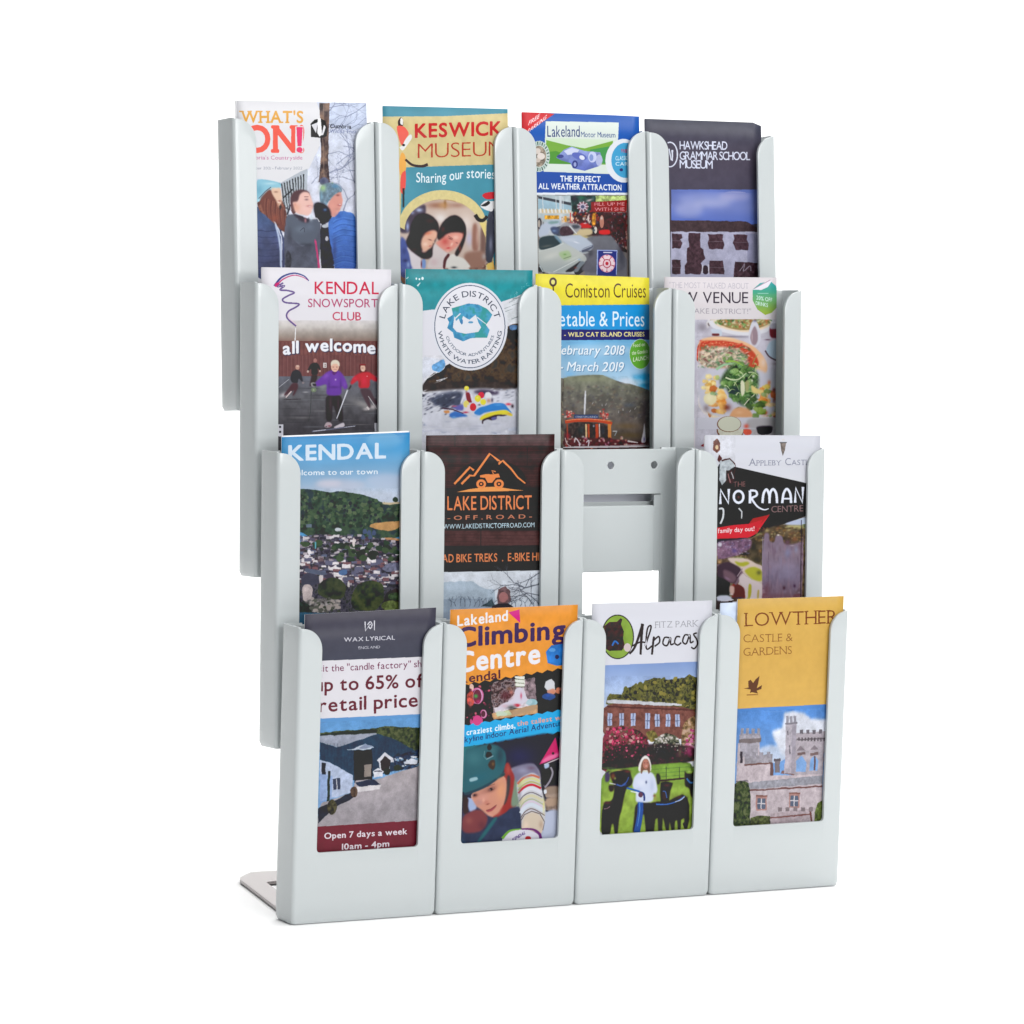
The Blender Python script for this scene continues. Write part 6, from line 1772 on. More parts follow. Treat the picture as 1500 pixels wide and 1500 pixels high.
A.poly([(460, 1170), (490, 1090), (560, 1140), (640, 1170), (640, 1290), (520, 1290)], (206, 192, 190)); A.poly([(540, 1170), (556, 1170), (548, 1290), (526, 1290)], (176, 176, 90)); A.poly([(600, 1220), (612, 1220), (612, 1290), (598, 1290)], (176, 176, 90))
A.poly([(305, 1030), (400, 1010), (490, 1070), (470, 1120), (400, 1160), (310, 1120)], (96, 78, 84), n=.25); A.poly([(305, 1100), (400, 1160), (400, 1300), (290, 1300)], (40, 44, 38), n=.3)
A.poly([(395, 1190), (440, 1160), (510, 1200), (515, 1270), (420, 1270)], (130, 50, 44)); A.rect(396, 1195, 432, 1250, (206, 190, 190)); A.poly([(430, 1170), (490, 1070), (500, 1080), (450, 1180)], (120, 96, 110))
A.poly([(640, 830), (690, 820), (720, 860), (790, 870), (920, 840), (945, 860), (930, 1300), (635, 1300)], ((128, 104, 120), (132, 112, 128), (112, 86, 96)), n=.16, kind='mid')
A.poly([(640, 830), (700, 830), (690, 1300), (635, 1300)], (146, 118, 134), n=.12)
A.spk([(640, 840), (930, 860), (920, 1290), (640, 1290)], [(150, 132, 150), (110, 84, 96), (96, 72, 84)], 170, 3, 8, 2, alpha=.5, box=True)
A.rect(790, 1185, 812, 1215, (60, 34, 40)); A.rect(865, 1170, 888, 1200, (60, 34, 40)); A.ell(780, 850, 30, 36, (60, 60, 66))
for x in range(645, 940, 46):
    A.rect(x, 800, x + 24, 850, (116, 92, 104), n=.1)
A.poly([(640, 1240), (930, 1240), (925, 1300), (635, 1300)], (110, 60, 66), alpha=.6); A.rect(275, 1270, 420, 1340, (60, 50, 50)); A.poly([(300, 1270), (380, 1255), (430, 1290), (340, 1300)], (206, 206, 216))
A.rect(250, 1330, 1100, 1500, (60, 50, 50))
A.photo([(300, 870), (600, 820), (760, 750), (960, 700), (960, 1300), (290, 1300)])
A.photo([(260, 90), (440, 90), (440, 450), (320, 460), (260, 240)])
# the keep, closer
A.crop = (1045, 760, 10.345)
A.sm = True
A.poly([(600, 300), (720, 180), (900, 100), (1100, 60), (1380, 60), (1380, 360), (760, 420), (740, 700), (500, 560), (540, 320)], (84, 72, 56), soft=3, n=.3, kind='mid')
A.poly([(1090, 60), (1240, 10), (1375, 0), (1375, 90), (1160, 80)], (176, 186, 214), soft=2); A.poly([(1100, 84), (1375, 80), (1375, 140), (1160, 130)], (176, 170, 120), soft=3)
for k in range(110):
    A.glow(A.rs.uniform(640, 1370), A.rs.uniform(110, 320), A.rs.uniform(12, 36), A.rs.uniform(10, 24), [(140, 104, 60), (84, 60, 44), (160, 130, 80), (60, 56, 44), (110, 70, 56), (176, 160, 110)][k % 6], .65)
A.glow(620, 420, 70, 110, (44, 44, 36), .8); A.glow(660, 600, 90, 60, (50, 48, 34), .8); A.glow(720, 470, 24, 30, (150, 104, 60), .7); A.glow(690, 220, 50, 20, (150, 160, 96), .7, -.6)
A.poly([(70, 330), (200, 320), (600, 270), (580, 440), (500, 480), (380, 520), (70, 620)], (116, 88, 112), soft=3, n=.2)
for k in range(80):
    A.glow(A.rs.uniform(80, 560), A.rs.uniform(300, 520), A.rs.uniform(8, 22), A.rs.uniform(6, 14), [(160, 140, 170), (80, 56, 84), (190, 176, 200), (110, 70, 96), (96, 96, 140)][k % 5], .7)
A.poly([(90, 340), (140, 350), (130, 410), (70, 400)], (200, 196, 210), soft=2); A.glow(330, 470, 50, 40, (90, 80, 150), .6); A.glow(120, 480, 70, 60, (150, 116, 136), .6)
A.poly([(200, 570), (420, 580), (560, 600), (750, 740), (750, 960), (640, 930), (520, 850), (400, 730), (300, 680)], (206, 186, 176), soft=2); A.poly([(320, 620), (420, 650), (520, 630), (570, 660), (480, 710), (380, 700)], (164, 166, 56), soft=2); A.glow(430, 570, 110, 16, (110, 120, 50), .7)
A.poly([(470, 770), (560, 720), (640, 710), (750, 760), (750, 940), (640, 920), (540, 850)], (170, 170, 56), soft=2); A.glow(700, 800, 46, 44, (84, 84, 50), .8); A.poly([(380, 900), (450, 800), (560, 900), (750, 970), (740, 1190), (500, 1190), (480, 1030)], (206, 192, 194), soft=2); A.poly([(545, 960), (590, 980), (590, 1100), (570, 1190), (530, 1190)], (170, 164, 60), soft=1); A.poly([(680, 1060), (710, 1060), (700, 1190), (670, 1190)], (176, 160, 90), soft=1)
A.poly([(70, 690), (180, 640), (260, 640), (450, 740), (380, 880), (330, 980), (160, 900), (60, 860)], (64, 48, 60), soft=2); A.poly([(150, 740), (300, 800), (370, 880), (310, 970), (170, 900)], (110, 84, 96), soft=3); A.glow(220, 890, 60, 24, (150, 120, 150), .6, .5); A.line([(370, 860), (450, 740)], 16, (150, 130, 140)); A.glow(100, 640, 40, 30, (206, 160, 110), .8); A.poly([(50, 860), (250, 940), (280, 1140), (50, 1160)], (34, 42, 38), soft=3)
A.poly([(320, 1010), (380, 970), (480, 1040), (490, 1190), (300, 1190)], (96, 48, 44), soft=2); A.poly([(255, 990), (330, 1010), (325, 1130), (250, 1110)], (206, 170, 160), soft=2); A.glow(400, 1180, 90, 14, (50, 50, 80), .8)
A.poly([(60, 1150), (230, 1140), (310, 1200), (60, 1241)], (200, 204, 222), soft=2)
A.poly([(770, 200), (860, 200), (860, 330), (940, 350), (960, 230), (1060, 240), (1080, 360), (1160, 380), (1340, 360), (1330, 1170), (745, 1195)], ((124, 108, 128), (132, 116, 132), (124, 112, 136), (110, 86, 98)), soft=2, n=.06, kind='mid')
for k in range(120):
    x = A.rs.uniform(770, 1320)
    A.glow(x, A.rs.uniform(340, 1170), A.rs.uniform(8, 22), A.rs.uniform(20, 90), [(146, 124, 144), (106, 84, 104), (134, 128, 156), (150, 116, 130), (100, 80, 92)][k % 5], .35)
A.line([(850, 480), (845, 1000)], 8, (96, 76, 92), 6, alpha=.6); A.glow(800, 700, 30, 300, (136, 118, 140), .5); A.glow(1140, 500, 60, 90, (124, 130, 166), .6); A.glow(1270, 450, 30, 60, (130, 140, 170), .6); A.glow(1120, 760, 150, 150, (136, 130, 156), .5); A.glow(820, 1060, 60, 120, (110, 66, 76), .6); A.glow(1000, 1150, 260, 40, (110, 70, 80), .5)
A.glow(995, 228, 26, 16, (230, 226, 214), .9); A.glow(900, 290, 40, 30, (120, 80, 56), .7); A.glow(1140, 340, 50, 50, (100, 70, 90), .8); A.glow(1250, 290, 60, 40, (130, 84, 60), .8); A.glow(1210, 390, 40, 8, (196, 180, 184), .7)
A.glow(1085, 1030, 26, 36, (64, 34, 46), .9); A.glow(1245, 1000, 26, 34, (60, 36, 60), .9); A.line([(1352, 0), (1342, 1180)], 12, (50, 38, 50)); A.line([(760, 260), (755, 700)], 10, (150, 140, 170), alpha=.7)
A.soften([(70, 280), (600, 280), (800, 130), (1340, 130), (1340, 1180), (60, 1190)], 1)
make_leaflet((1, 3), A, 'black and white leaflet with a red ribbon above a stone keep', bow=.4)

# ---- bottom tier, first: candle shop
A = art((0, 0), (390, 870, 3.658), (222, 220, 226))
A.poly([(100, 60), (1000, 60), (1000, 330), (290, 358), (100, 365)], ((78, 76, 88), (72, 74, 88)), n=.02, kind='mid')
A.line([(532, 148), (534, 198), (560, 160), (582, 194), (582, 142)], 6, (222, 222, 230)); A.curve([(545, 165), (560, 148), (570, 165), (560, 185), (550, 170)], 5, (222, 222, 230))
A.text("WAX LYRICAL", 420, 256, 692, 244, 22, (214, 214, 224), .008); A.text("ENGLAND", 497, 296, 612, 290, 14, (196, 196, 206), .006)
MR = (104, 36, 56)
A.text('Visit the "candle factory" shop', 242, 420, 890, 388, 36, (110, 44, 76), .0)
A.text("up to 65% off", 266, 522, 884, 496, 70, MR, .025)
A.text("retail price", 288, 632, 814, 602, 72, MR, .025)
A.poly([(100, 676), (830, 643), (1000, 636), (1000, 1300), (100, 1300)], ((96, 150, 204), (140, 176, 214)))
A.poly([(290, 745), (440, 728), (560, 722), (650, 706), (720, 712), (830, 716), (830, 900), (290, 800)], pal=[(42, 50, 34), (66, 76, 48), (90, 96, 64)], kind='fine')
A.poly([(290, 752), (560, 722), (600, 730), (590, 748), (290, 760)], (40, 50, 44))
A.poly([(290, 760), (590, 744), (600, 752), (390, 824), (290, 792)], (150, 156, 172), n=.05)
A.poly([(290, 792), (380, 822), (600, 748), (700, 780), (800, 840), (800, 920), (480, 1000), (290, 960)], (32, 62, 84), n=.08)
for k in range(26):
    A.line([(296 + k * 18, 800), (296 + k * 18, 960)], 2, (20, 46, 66), alpha=.5)
A.poly([(425, 836), (470, 830), (530, 800), (580, 820), (560, 832), (470, 836)], (190, 200, 216)); A.poly([(500, 830), (530, 798), (576, 822)], (130, 142, 166))
A.poly([(470, 840), (570, 832), (572, 1000), (474, 1010)], (26, 24, 36)); A.poly([(528, 915), (566, 910), (564, 975), (528, 980)], (140, 130, 124))
A.poly([(596, 890), (640, 845), (684, 880), (690, 900), (664, 900), (664, 940), (610, 960), (606, 900)], (206, 206, 216)); A.poly([(614, 895), (640, 864), (670, 890), (660, 940), (618, 950)], (50, 44, 46))
A.poly([(684, 870), (820, 830), (820, 930), (690, 950)], (40, 56, 80), n=.4, kind='fine'); A.spk([(690, 860), (820, 840), (820, 920), (690, 940)], [(120, 150, 180), (40, 50, 60), (200, 206, 216)], 30, 4, 10, 1.5)
A.poly([(290, 890), (340, 900), (466, 970), (466, 1060), (300, 1110), (290, 1110)], (178, 190, 216), n=.05); A.rect(300, 904, 320, 966, (34, 38, 52)); A.poly([(360, 990), (400, 984), (400, 1046), (362, 1050)], (60, 66, 86)); A.line([(380, 988), (382, 1048)], 4, (206, 206, 216))
A.poly([(290, 960), (360, 975), (350, 1120), (290, 1130)], (120, 150, 206), alpha=.5); A.line([(340, 950), (335, 1110)], 14, (40, 50, 44), n=.4)
A.poly([(300, 1120), (466, 1060), (480, 1000), (600, 990), (820, 920), (840, 930), (840, 1300), (250, 1300)], ((170, 162, 166), (160, 154, 160), (150, 144, 150)), n=.05, kind='mid')
A.poly([(280, 1150), (460, 1060), (490, 1080), (360, 1150), (282, 1230)], (36, 44, 56), n=.15); A.poly([(480, 1010), (580, 990), (615, 1018), (510, 1040)], (40, 50, 70)); A.poly([(480, 1035), (620, 1020), (610, 1045), (490, 1060)], (210, 206, 210))
A.ell(355, 1140, 26, 40, (66, 62, 44), n=.4); A.ell(474, 1060, 20, 30, (84, 66, 56), n=.3); A.ell(650, 950, 18, 20, (40, 46, 36)); A.ell(706, 930, 22, 18, (50, 56, 44))
A.poly([(574, 950), (600, 932), (628, 945), (626, 975), (580, 982)], (214, 216, 226)); A.line([(582, 950), (622, 948)], 5, (50, 54, 70)); A.poly([(740, 900), (780, 880), (815, 890), (810, 915), (745, 915)], (206, 210, 222)); A.line([(745, 912), (812, 912)], 6, (50, 50, 60))
A.poly([(100, 1258), (290, 1246), (815, 1212), (1000, 1200), (1000, 1700), (100, 1700)], (116, 38, 56), n=.03, kind='mid')
A.text("Open 7 days a week", 316, 1312, 758, 1286, 31, (226, 220, 228), .035); A.text("10am - 4pm", 410, 1370, 662, 1352, 31, (226, 220, 228), .035)
A.photo([(280, 690), (820, 660), (810, 1215), (280, 1245)])
make_leaflet((0, 0), A, 'white leaflet with charcoal top, maroon lettering and a blue warehouse', bow=.5)

# ---- bottom tier, second: climbing
OG = (226, 148, 60)
A = art((0, 1), (630, 870, 3.658), OG)
A.rect(50, 50, 900, 520, OG, n=.03, kind='mid')
A.text("Lakeland", 148, 172, 414, 142, 54, (230, 228, 232), .045)
A.poly([(418, 98), (478, 82), (482, 156)], (206, 40, 130))
A.text("Climbing", 146, 284, 722, 236, 100, (64, 34, 88), .045)
A.text("Centre", 146, 420, 586, 368, 104, (232, 230, 236), .05)
A.text("Kendal", 156, 480, 374, 452, 46, (84, 30, 56), .03)
A.poly([(620, 310), (650, 275), (720, 266), (760, 270), (760, 375), (680, 385), (630, 370)], (48, 120, 200), n=.12, kind='mid'); A.ell(680, 337, 11, 12, (24, 40, 80)); A.ell(655, 300, 18, 10, (110, 170, 220), alpha=.6)
zz = [(100, 500)]
for k in range(22):
    zz.append((180 + k * 28, 486 - k * 4.6 + (7 if k % 2 else -6)))
A.poly(zz + [(900, 380), (900, 1400), (100, 1400)], (36, 26, 34), n=.25, kind='mid')
A.ell(252, 546, 36, 44, (200, 100, 150)); A.ell(248, 546, 26, 33, (60, 30, 50)); A.ell(246, 544, 15, 18, (70, 150, 70)); A.ell(248, 682, 34, 34, (204, 80, 140)); A.ell(286, 642, 18, 24, (200, 90, 150)); A.ell(286, 642, 10, 14, (100, 40, 70))
A.ell(218, 560, 22, 40, (190, 80, 70), n=.3); A.ell(222, 500, 12, 18, (214, 180, 170)); A.spk([(195, 500), (330, 490), (330, 680), (195, 680)], [(110, 40, 70), (70, 30, 50), (190, 90, 110)], 30, 4, 10)
A.poly([(328, 490), (560, 446), (576, 640), (340, 670)], (120, 104, 110), n=.4, kind='fine'); A.spk([(335, 490), (460, 470), (420, 600), (335, 620)], [(70, 60, 64), (160, 150, 156), (100, 60, 60)], 90, 4, 9)
A.poly([(420, 520), (500, 500), (520, 560), (570, 580), (540, 610), (450, 610), (350, 640), (340, 610), (420, 580)], (214, 206, 214), n=.1); A.ell(455, 590, 34, 14, (190, 40, 60)); A.ell(425, 530, 22, 20, (110, 60, 54)); A.ell(480, 560, 26, 36, (224, 224, 232)); A.ell(545, 580, 30, 18, (150, 190, 200))
A.poly([(330, 640), (576, 590), (576, 640), (340, 672)], (190, 150, 110), n=.1); A.poly([(350, 640), (420, 620), (440, 645), (360, 655)], (190, 200, 160))
for k in range(4):
    A.poly([(452, 442 + k * 15), (506, 440 + k * 15), (504, 450 + k * 15), (456, 452 + k * 15)], (222, 224, 214)); 
A.poly([(576, 440), (760, 400), (760, 640), (576, 640)], (32, 34, 38), n=.2); A.poly([(612, 500), (620, 465), (650, 455), (668, 480), (668, 510), (640, 520)], (210, 212, 216)); A.ell(650, 520, 24, 16, (206, 150, 130)); A.ell(636, 548, 36, 18, (50, 80, 140)); A.ell(690, 515, 18, 16, (196, 120, 90))
A.poly([(690, 500), (760, 490), (760, 560), (700, 560)], (60, 44, 44), n=.3)
zz = [(100, 722)]
zb = [(100, 850)]
for k in range(22):
    zz.append((180 + k * 28, 704 - k * 4.4 + (5 if k % 2 else -5)))
    zb.append((180 + k * 28, 826 - k * 4.6 + (7 if k % 2 else -7)))
A.poly(zz + [(900, 600), (900, 720)] + zb[::-1], (36, 168, 226))
A.text("craziest climbs,", 196, 757, 456, 718, 30, (232, 240, 246), .04); A.text("the tallest wall", 466, 708, 740, 668, 26, (226, 160, 140), .03)
A.text("Skyline Indoor Aerial Adventures", 166, 800, 744, 698, 30, (40, 60, 110), .015)
A.poly([(160, 840), (400, 800), (700, 760), (760, 760), (760, 1400), (100, 1400)], (38, 40, 58), n=.2, kind='mid')
A.poly([(670, 775), (755, 905), (585, 915)], (214, 44, 116)); A.ell(658, 853, 9, 9, (50, 20, 40)); A.poly([(585, 915), (755, 905), (740, 885), (620, 890)], (236, 110, 150))
A.poly([(600, 920), (760, 900), (760, 1120), (640, 1120)], (44, 34, 42), n=.3); A.curve([(650, 930), (660, 980), (610, 1030)], 12, (206, 206, 214)); A.poly([(610, 1050), (660, 1030), (760, 1040), (760, 1090), (620, 1090)], (170, 150, 136)); A.line([(600, 925), (700, 915)], 14, (200, 206, 226))
A.poly([(600, 1170), (760, 1150), (760, 1400), (590, 1400)], (176, 184, 206), n=.04, kind='mid'); A.poly([(610, 1110), (760, 1090), (760, 1160), (620, 1160)], (140, 120, 110), n=.2)
A.poly([(100, 1180), (240, 1140), (330, 1190), (320, 1260), (180, 1290), (100, 1290)], (120, 62, 60), n=.15); A.poly([(200, 1090), (240, 1100), (235, 1160), (205, 1140)], (160, 180, 220))
A.poly([(100, 1260), (300, 1270), (420, 1180), (500, 1170), (500, 1400), (100, 1400)], (48, 66, 92), n=.2, kind='mid'); A.line([(240, 1345), (350, 1220)], 26, (40, 106, 116), 14)
A.sm = True
# striped sleeve and arm
A.poly([(440, 900), (540, 880), (590, 950), (600, 1060), (620, 1170), (612, 1240), (590, 1300), (490, 1250), (480, 1140), (430, 1150), (410, 1020)], (176, 176, 188), n=.05)
for k, c in enumerate(((196, 60, 66), (222, 216, 214), (196, 190, 110), (222, 216, 216), (190, 60, 70), (206, 150, 120), (176, 190, 150), (224, 220, 220), (206, 200, 130), (150, 170, 190), (90, 96, 100))):
    y = 985 + k * 19
    A.curve([(452 + k * 3, y + 40), (500 + k * 2, y), (580 + k * 3, y - 10 + k * 2)], 15, c)
A.poly([(480, 1200), (530, 1160), (590, 1180), (612, 1230), (596, 1290), (490, 1270)], (222, 186, 166), n=.05)
A.ell(490, 1340, 108, 72, (222, 218, 228)); A.curve([(385, 1320), (420, 1280), (500, 1268)], 20, (110, 170, 60), 8); A.curve([(470, 1262), (560, 1268), (600, 1330)], 12, (110, 40, 120), 24)
A.text("KENDAL", 436, 1335, 506, 1290, 22, (90, 50, 120), .02); A.ell(528, 1308, 17, 14, (196, 50, 60)); A.ell(480, 1330, 16, 10, (120, 70, 150))
# face and helmet
A.poly([(400, 900), (440, 950), (440, 1100), (400, 1180), (360, 1180), (380, 1000)], (150, 66, 60)); A.ell(432, 985, 16, 30, (200, 110, 96))
A.poly([(215, 1090), (240, 1050), (400, 960), (412, 1040), (404, 1110), (380, 1170), (330, 1198), (290, 1190), (240, 1140)], ((216, 160, 140), (206, 146, 130)), n=.05, kind='mid')
A.poly([(330, 1190), (400, 1120), (440, 1090), (470, 1130), (420, 1170), (350, 1210)], (150, 52, 50)); A.ell(300, 1116, 17, 12, (186, 116, 100)); A.line([(300, 1160), (356, 1135)], 12, (176, 80, 80), 7)
A.ell(238, 1080, 19, 10, (236, 226, 222), rot=-.2); A.ell(240, 1079, 9, 10, (60, 40, 40)); A.ell(326, 1042, 21, 12, (236, 226, 222), rot=-.3); A.ell(327, 1041, 11, 12, (60, 40, 40)); A.line([(300, 1022), (355, 1008)], 6, (110, 70, 60)); A.line([(218, 1066), (252, 1056)], 5, (110, 70, 60))
A.poly([(100, 830), (330, 800), (400, 800), (420, 860), (410, 950), (380, 980), (290, 1030), (185, 1064), (100, 1070)], ((44, 110, 116), (54, 122, 128), (44, 98, 106)), n=.05, kind='mid')
A.ell(270, 860, 90, 40, (70, 140, 146), alpha=.35); A.poly([(186, 1062), (290, 1028), (408, 950), (410, 965), (295, 1045), (188, 1080)], (30, 70, 78))
A.ell(318, 820, 13, 18, (34, 30, 34)); A.poly([(292, 870), (320, 845), (336, 870), (330, 885), (298, 885)], (34, 30, 34)); A.poly([(305, 900), (350, 885), (354, 915), (330, 940)], (60, 44, 40)); A.line([(296, 880), (350, 870)], 6, (180, 190, 196)); A.rect(210, 985, 256, 1000, (150, 190, 196))
A.text("SAFE", 212, 999, 254, 999, 12, (54, 110, 116), .02)
A.photo([(170, 850), (700, 780), (700, 1360), (170, 1360)])
A.photo([(190, 495), (560, 450), (720, 415), (720, 600), (190, 690)])
# the child, closer
A.crop = (665, 1060, 8.333)
A.sm = True
A.poly([(150, 300), (640, 200), (1320, 80), (1300, 760), (1100, 800), (1050, 560), (960, 480), (700, 540), (600, 600), (120, 900)], (44, 38, 52), soft=3)
A.glow(800, 400, 220, 160, (44, 46, 84), .8); A.glow(1150, 620, 120, 200, (40, 28, 34), .8)
A.poly([(690, 560), (820, 500), (960, 480), (1040, 560), (1050, 680), (760, 800), (720, 720)], (120, 116, 142), soft=4); A.glow(840, 570, 90, 50, (150, 150, 176), .8); A.glow(940, 540, 60, 30, (110, 80, 100), .6)
A.poly([(100, 870), (250, 1000), (330, 1040), (470, 1150), (560, 1130), (700, 1020), (820, 1000), (840, 1300), (600, 1400), (560, 1500), (90, 1500)], (50, 58, 84), soft=3, n=.08, kind='mid')
A.poly([(110, 890), (180, 900), (180, 1100), (110, 1110)], (60, 36, 40), soft=2)
A.poly([(180, 930), (220, 910), (290, 1030), (200, 1090), (170, 1010)], (160, 178, 216), soft=2)
A.poly([(100, 1130), (250, 1050), (350, 1050), (420, 1150), (380, 1260), (300, 1330), (100, 1340)], (124, 62, 66), soft=3); A.glow(180, 1180, 60, 60, (150, 84, 80), .7); A.glow(340, 1240, 60, 70, (96, 50, 60), .7)
A.poly([(500, 1130), (540, 1150), (330, 1440), (270, 1450)], (36, 96, 104), soft=2)
A.poly([(730, 640), (800, 780), (820, 980), (700, 1030), (690, 900), (720, 760)], (120, 140, 120), soft=3)
A.poly([(600, 520), (660, 460), (700, 560), (740, 640), (730, 760), (710, 880), (680, 1010), (640, 1080), (540, 1120), (600, 1000), (640, 860), (640, 700)], (150, 50, 48), soft=2)
A.glow(660, 560, 40, 80, (176, 84, 76), .7); A.poly([(650, 620), (690, 640), (680, 820), (640, 960), (600, 1010), (630, 820)], (60, 56, 62), soft=2)
A.poly([(215, 850), (300, 810), (440, 740), (590, 640), (640, 680), (640, 800), (630, 900), (600, 1000), (540, 1090), (470, 1140), (400, 1110), (340, 1050), (280, 1000), (230, 920)], (204, 142, 120), soft=2)
A.glow(570, 800, 70, 150, (226, 160, 116), .7); A.glow(350, 900, 90, 90, (210, 150, 136), .8); A.glow(420, 800, 160, 50, (150, 100, 90), .55, -.45); A.glow(300, 960, 60, 50, (176, 130, 130), .6); A.glow(520, 1060, 60, 60, (206, 150, 130), .6)
A.glow(255, 872, 40, 26, (70, 40, 44), .9, -.2); A.ell(246, 872, 14, 13, (60, 36, 40)); A.glow(238, 868, 7, 6, (220, 210, 206), .9)
A.glow(455, 800, 52, 28, (84, 46, 46), .9, -.4); A.ell(452, 800, 17, 16, (44, 28, 32)); A.glow(440, 806, 8, 7, (214, 196, 190), .8); A.glow(476, 785, 9, 6, (200, 170, 160), .8)
A.line([(400, 770), (500, 735)], 9, (120, 76, 66), alpha=.8); A.glow(395, 960, 40, 34, (190, 120, 106), .8); A.glow(412, 980, 26, 10, (120, 60, 56), .8, -.3); A.glow(360, 930, 18, 30, (226, 170, 150), .7)
A.poly([(385, 1060), (440, 1045), (520, 990), (510, 1020), (460, 1070), (410, 1080)], (160, 72, 80), soft=1); A.line([(390, 1058), (450, 1042), (522, 990)], 6, (96, 44, 50)); A.glow(440, 1110, 40, 18, (220, 160, 150), .6)
A.poly([(140, 300), (260, 290), (390, 250), (520, 256), (620, 330), (640, 440), (600, 600), (520, 660), (400, 740), (260, 810), (130, 850), (120, 860), (130, 500)], (48, 96, 106), soft=2)
A.glow(240, 420, 130, 120, (66, 120, 128), .7); A.glow(560, 380, 60, 140, (36, 62, 74), .8); A.glow(300, 660, 180, 70, (44, 100, 116), .7, -.35); A.glow(470, 330, 60, 60, (70, 110, 116), .6)
A.poly([(125, 850), (260, 812), (400, 742), (520, 662), (530, 680), (410, 770), (260, 835), (130, 880)], (34, 66, 80), soft=1)
A.ell(432, 290, 28, 36, (44, 30, 36)); A.poly([(382, 400), (400, 340), (450, 345), (470, 385), (420, 425)], (40, 30, 38)); A.line([(375, 330), (365, 400), (400, 440)], 9, (96, 140, 146)); A.line([(400, 432), (480, 392)], 14, (120, 150, 160))
A.poly([(410, 500), (450, 440), (500, 440), (505, 520), (480, 570), (430, 540)], (66, 52, 46), soft=1); A.glow(475, 490, 18, 26, (130, 96, 60), .8); A.poly([(185, 670), (280, 645), (298, 685), (195, 715)], (150, 186, 196), soft=1)
# sleeve
A.poly([(760, 720), (840, 640), (960, 590), (1040, 640), (1060, 760), (1090, 880), (1120, 1040), (1110, 1200), (1060, 1300), (830, 1280), (820, 1160), (810, 1020), (780, 900)], (196, 196, 204), soft=2)
bands = [(640, (196, 110, 84), 26), (680, (206, 206, 150), 34), (720, (176, 176, 110), 20), (755, (196, 40, 56), 26), (800, (214, 214, 224), 44), (850, (84, 76, 80), 9), (890, (206, 200, 170), 40), (930, (170, 176, 140), 14), (960, (214, 190, 214), 12), (1000, (206, 214, 226), 46), (1050, (96, 80, 76), 10)]
for y, c, w in bands:
    k = (y - 640) / 410
    A.curve([(775 + 45 * k, y + 95), (850 + 20 * k, y + 22), (950 + 10 * k, y - 10), (1045 + 65 * k, y + 20 + 50 * k)], w, c)
A.glow(800, 860, 30, 160, (110, 110, 120), .5); A.glow(1095, 1000, 16, 120, (226, 214, 120), .7); A.glow(880, 640, 60, 30, (150, 150, 170), .6)
A.poly([(830, 1200), (870, 1110), (960, 1075), (1050, 1110), (1100, 1190), (1080, 1290), (1060, 1330), (830, 1300)], (206, 190, 172), soft=2); A.glow(880, 1240, 40, 70, (226, 206, 186), .8); A.glow(1060, 1230, 30, 60, (176, 150, 132), .7)
A.line([(820, 1180), (860, 1110), (950, 1068), (1050, 1100), (1108, 1200), (1085, 1300)], 10, (90, 76, 70))
A.ell(830, 1440, 245, 150, (214, 212, 224)); A.curve([(590, 1400), (680, 1310), (820, 1285)], 34, (110, 166, 60), 14); A.curve([(820, 1285), (960, 1290), (1040, 1340), (1065, 1420)], 16, (104, 40, 110), 40)
A.text("KENDAL", 715, 1440, 870, 1345, 40, (70, 46, 110), .03); A.ell(905, 1400, 36, 28, (176, 44, 50)); A.glow(800, 1425, 20, 12, (90, 70, 150), .8); A.line([(1180, 1410), (1250, 1345)], 18, (70, 64, 66), 8); A.ell(1135, 1350, 14, 9, (96, 96, 110))
A.poly([(1040, 500), (1240, 165), (1290, 400)], (200, 40, 104)); A.poly([(1040, 500), (1290, 400), (1280, 350), (1120, 400)], (230, 110, 160), soft=3); A.ell(1210, 362, 15, 16, (40, 16, 30)); A.line([(1100, 500), (1290, 420)], 12, (216, 206, 210)); A.poly([(1095, 500), (1160, 480), (1165, 530), (1110, 555)], (170, 190, 220), soft=1)
A.curve([(1180, 530), (1205, 600), (1170, 700), (1110, 780)], 22, (150, 146, 158)); A.poly([(1090, 800), (1160, 760), (1290, 760), (1290, 850), (1110, 870)], (150, 130, 116), soft=2); A.poly([(1095, 810), (1130, 800), (1135, 850), (1100, 860)], (214, 220, 230)); A.poly([(1110, 900), (1290, 890), (1290, 980), (1130, 1030)], (176, 150, 130), soft=3); A.poly([(1130, 1060), (1290, 1040), (1290, 1500), (1060, 1500), (1100, 1250)], (184, 192, 214), soft=3)
A.curve([(1065, 1420), (1040, 1340), (1000, 1310)], 34, (104, 40, 110), 20)
A.soften([(150, 250), (1300, 100), (1300, 1500), (90, 1500)], 1)
# upper pictures, closer
A.crop = (675, 940, 9.375)
A.poly([(410, 560), (600, 520), (740, 500), (760, 640), (700, 760), (560, 860), (500, 900), (420, 900)], pal=[(54, 40, 44), (100, 76, 76), (150, 136, 140), (70, 60, 66)], kind='fine', soft=1)
A.glow(620, 740, 90, 80, (84, 30, 40), .8); A.glow(690, 690, 34, 40, (190, 120, 110), .9); A.glow(660, 640, 40, 30, (110, 70, 50), .8)
A.poly([(745, 640), (830, 620), (880, 720), (920, 800), (860, 850), (720, 900), (560, 930), (470, 950), (560, 850), (660, 820), (740, 760)], (206, 200, 216), soft=1); A.glow(825, 740, 16, 50, (190, 60, 90), .8); A.glow(770, 865, 50, 20, (190, 24, 44), .95); A.glow(690, 900, 80, 36, (50, 54, 50), .8); A.glow(600, 880, 60, 30, (206, 170, 180), .7)
A.poly([(900, 820), (960, 790), (990, 830), (940, 870), (890, 860)], (170, 196, 206), soft=1); A.poly([(480, 960), (560, 950), (650, 990), (600, 1020), (500, 1010)], (190, 206, 186), soft=1); A.poly([(700, 960), (1030, 850), (1040, 930), (700, 1020)], (176, 146, 116), soft=2)
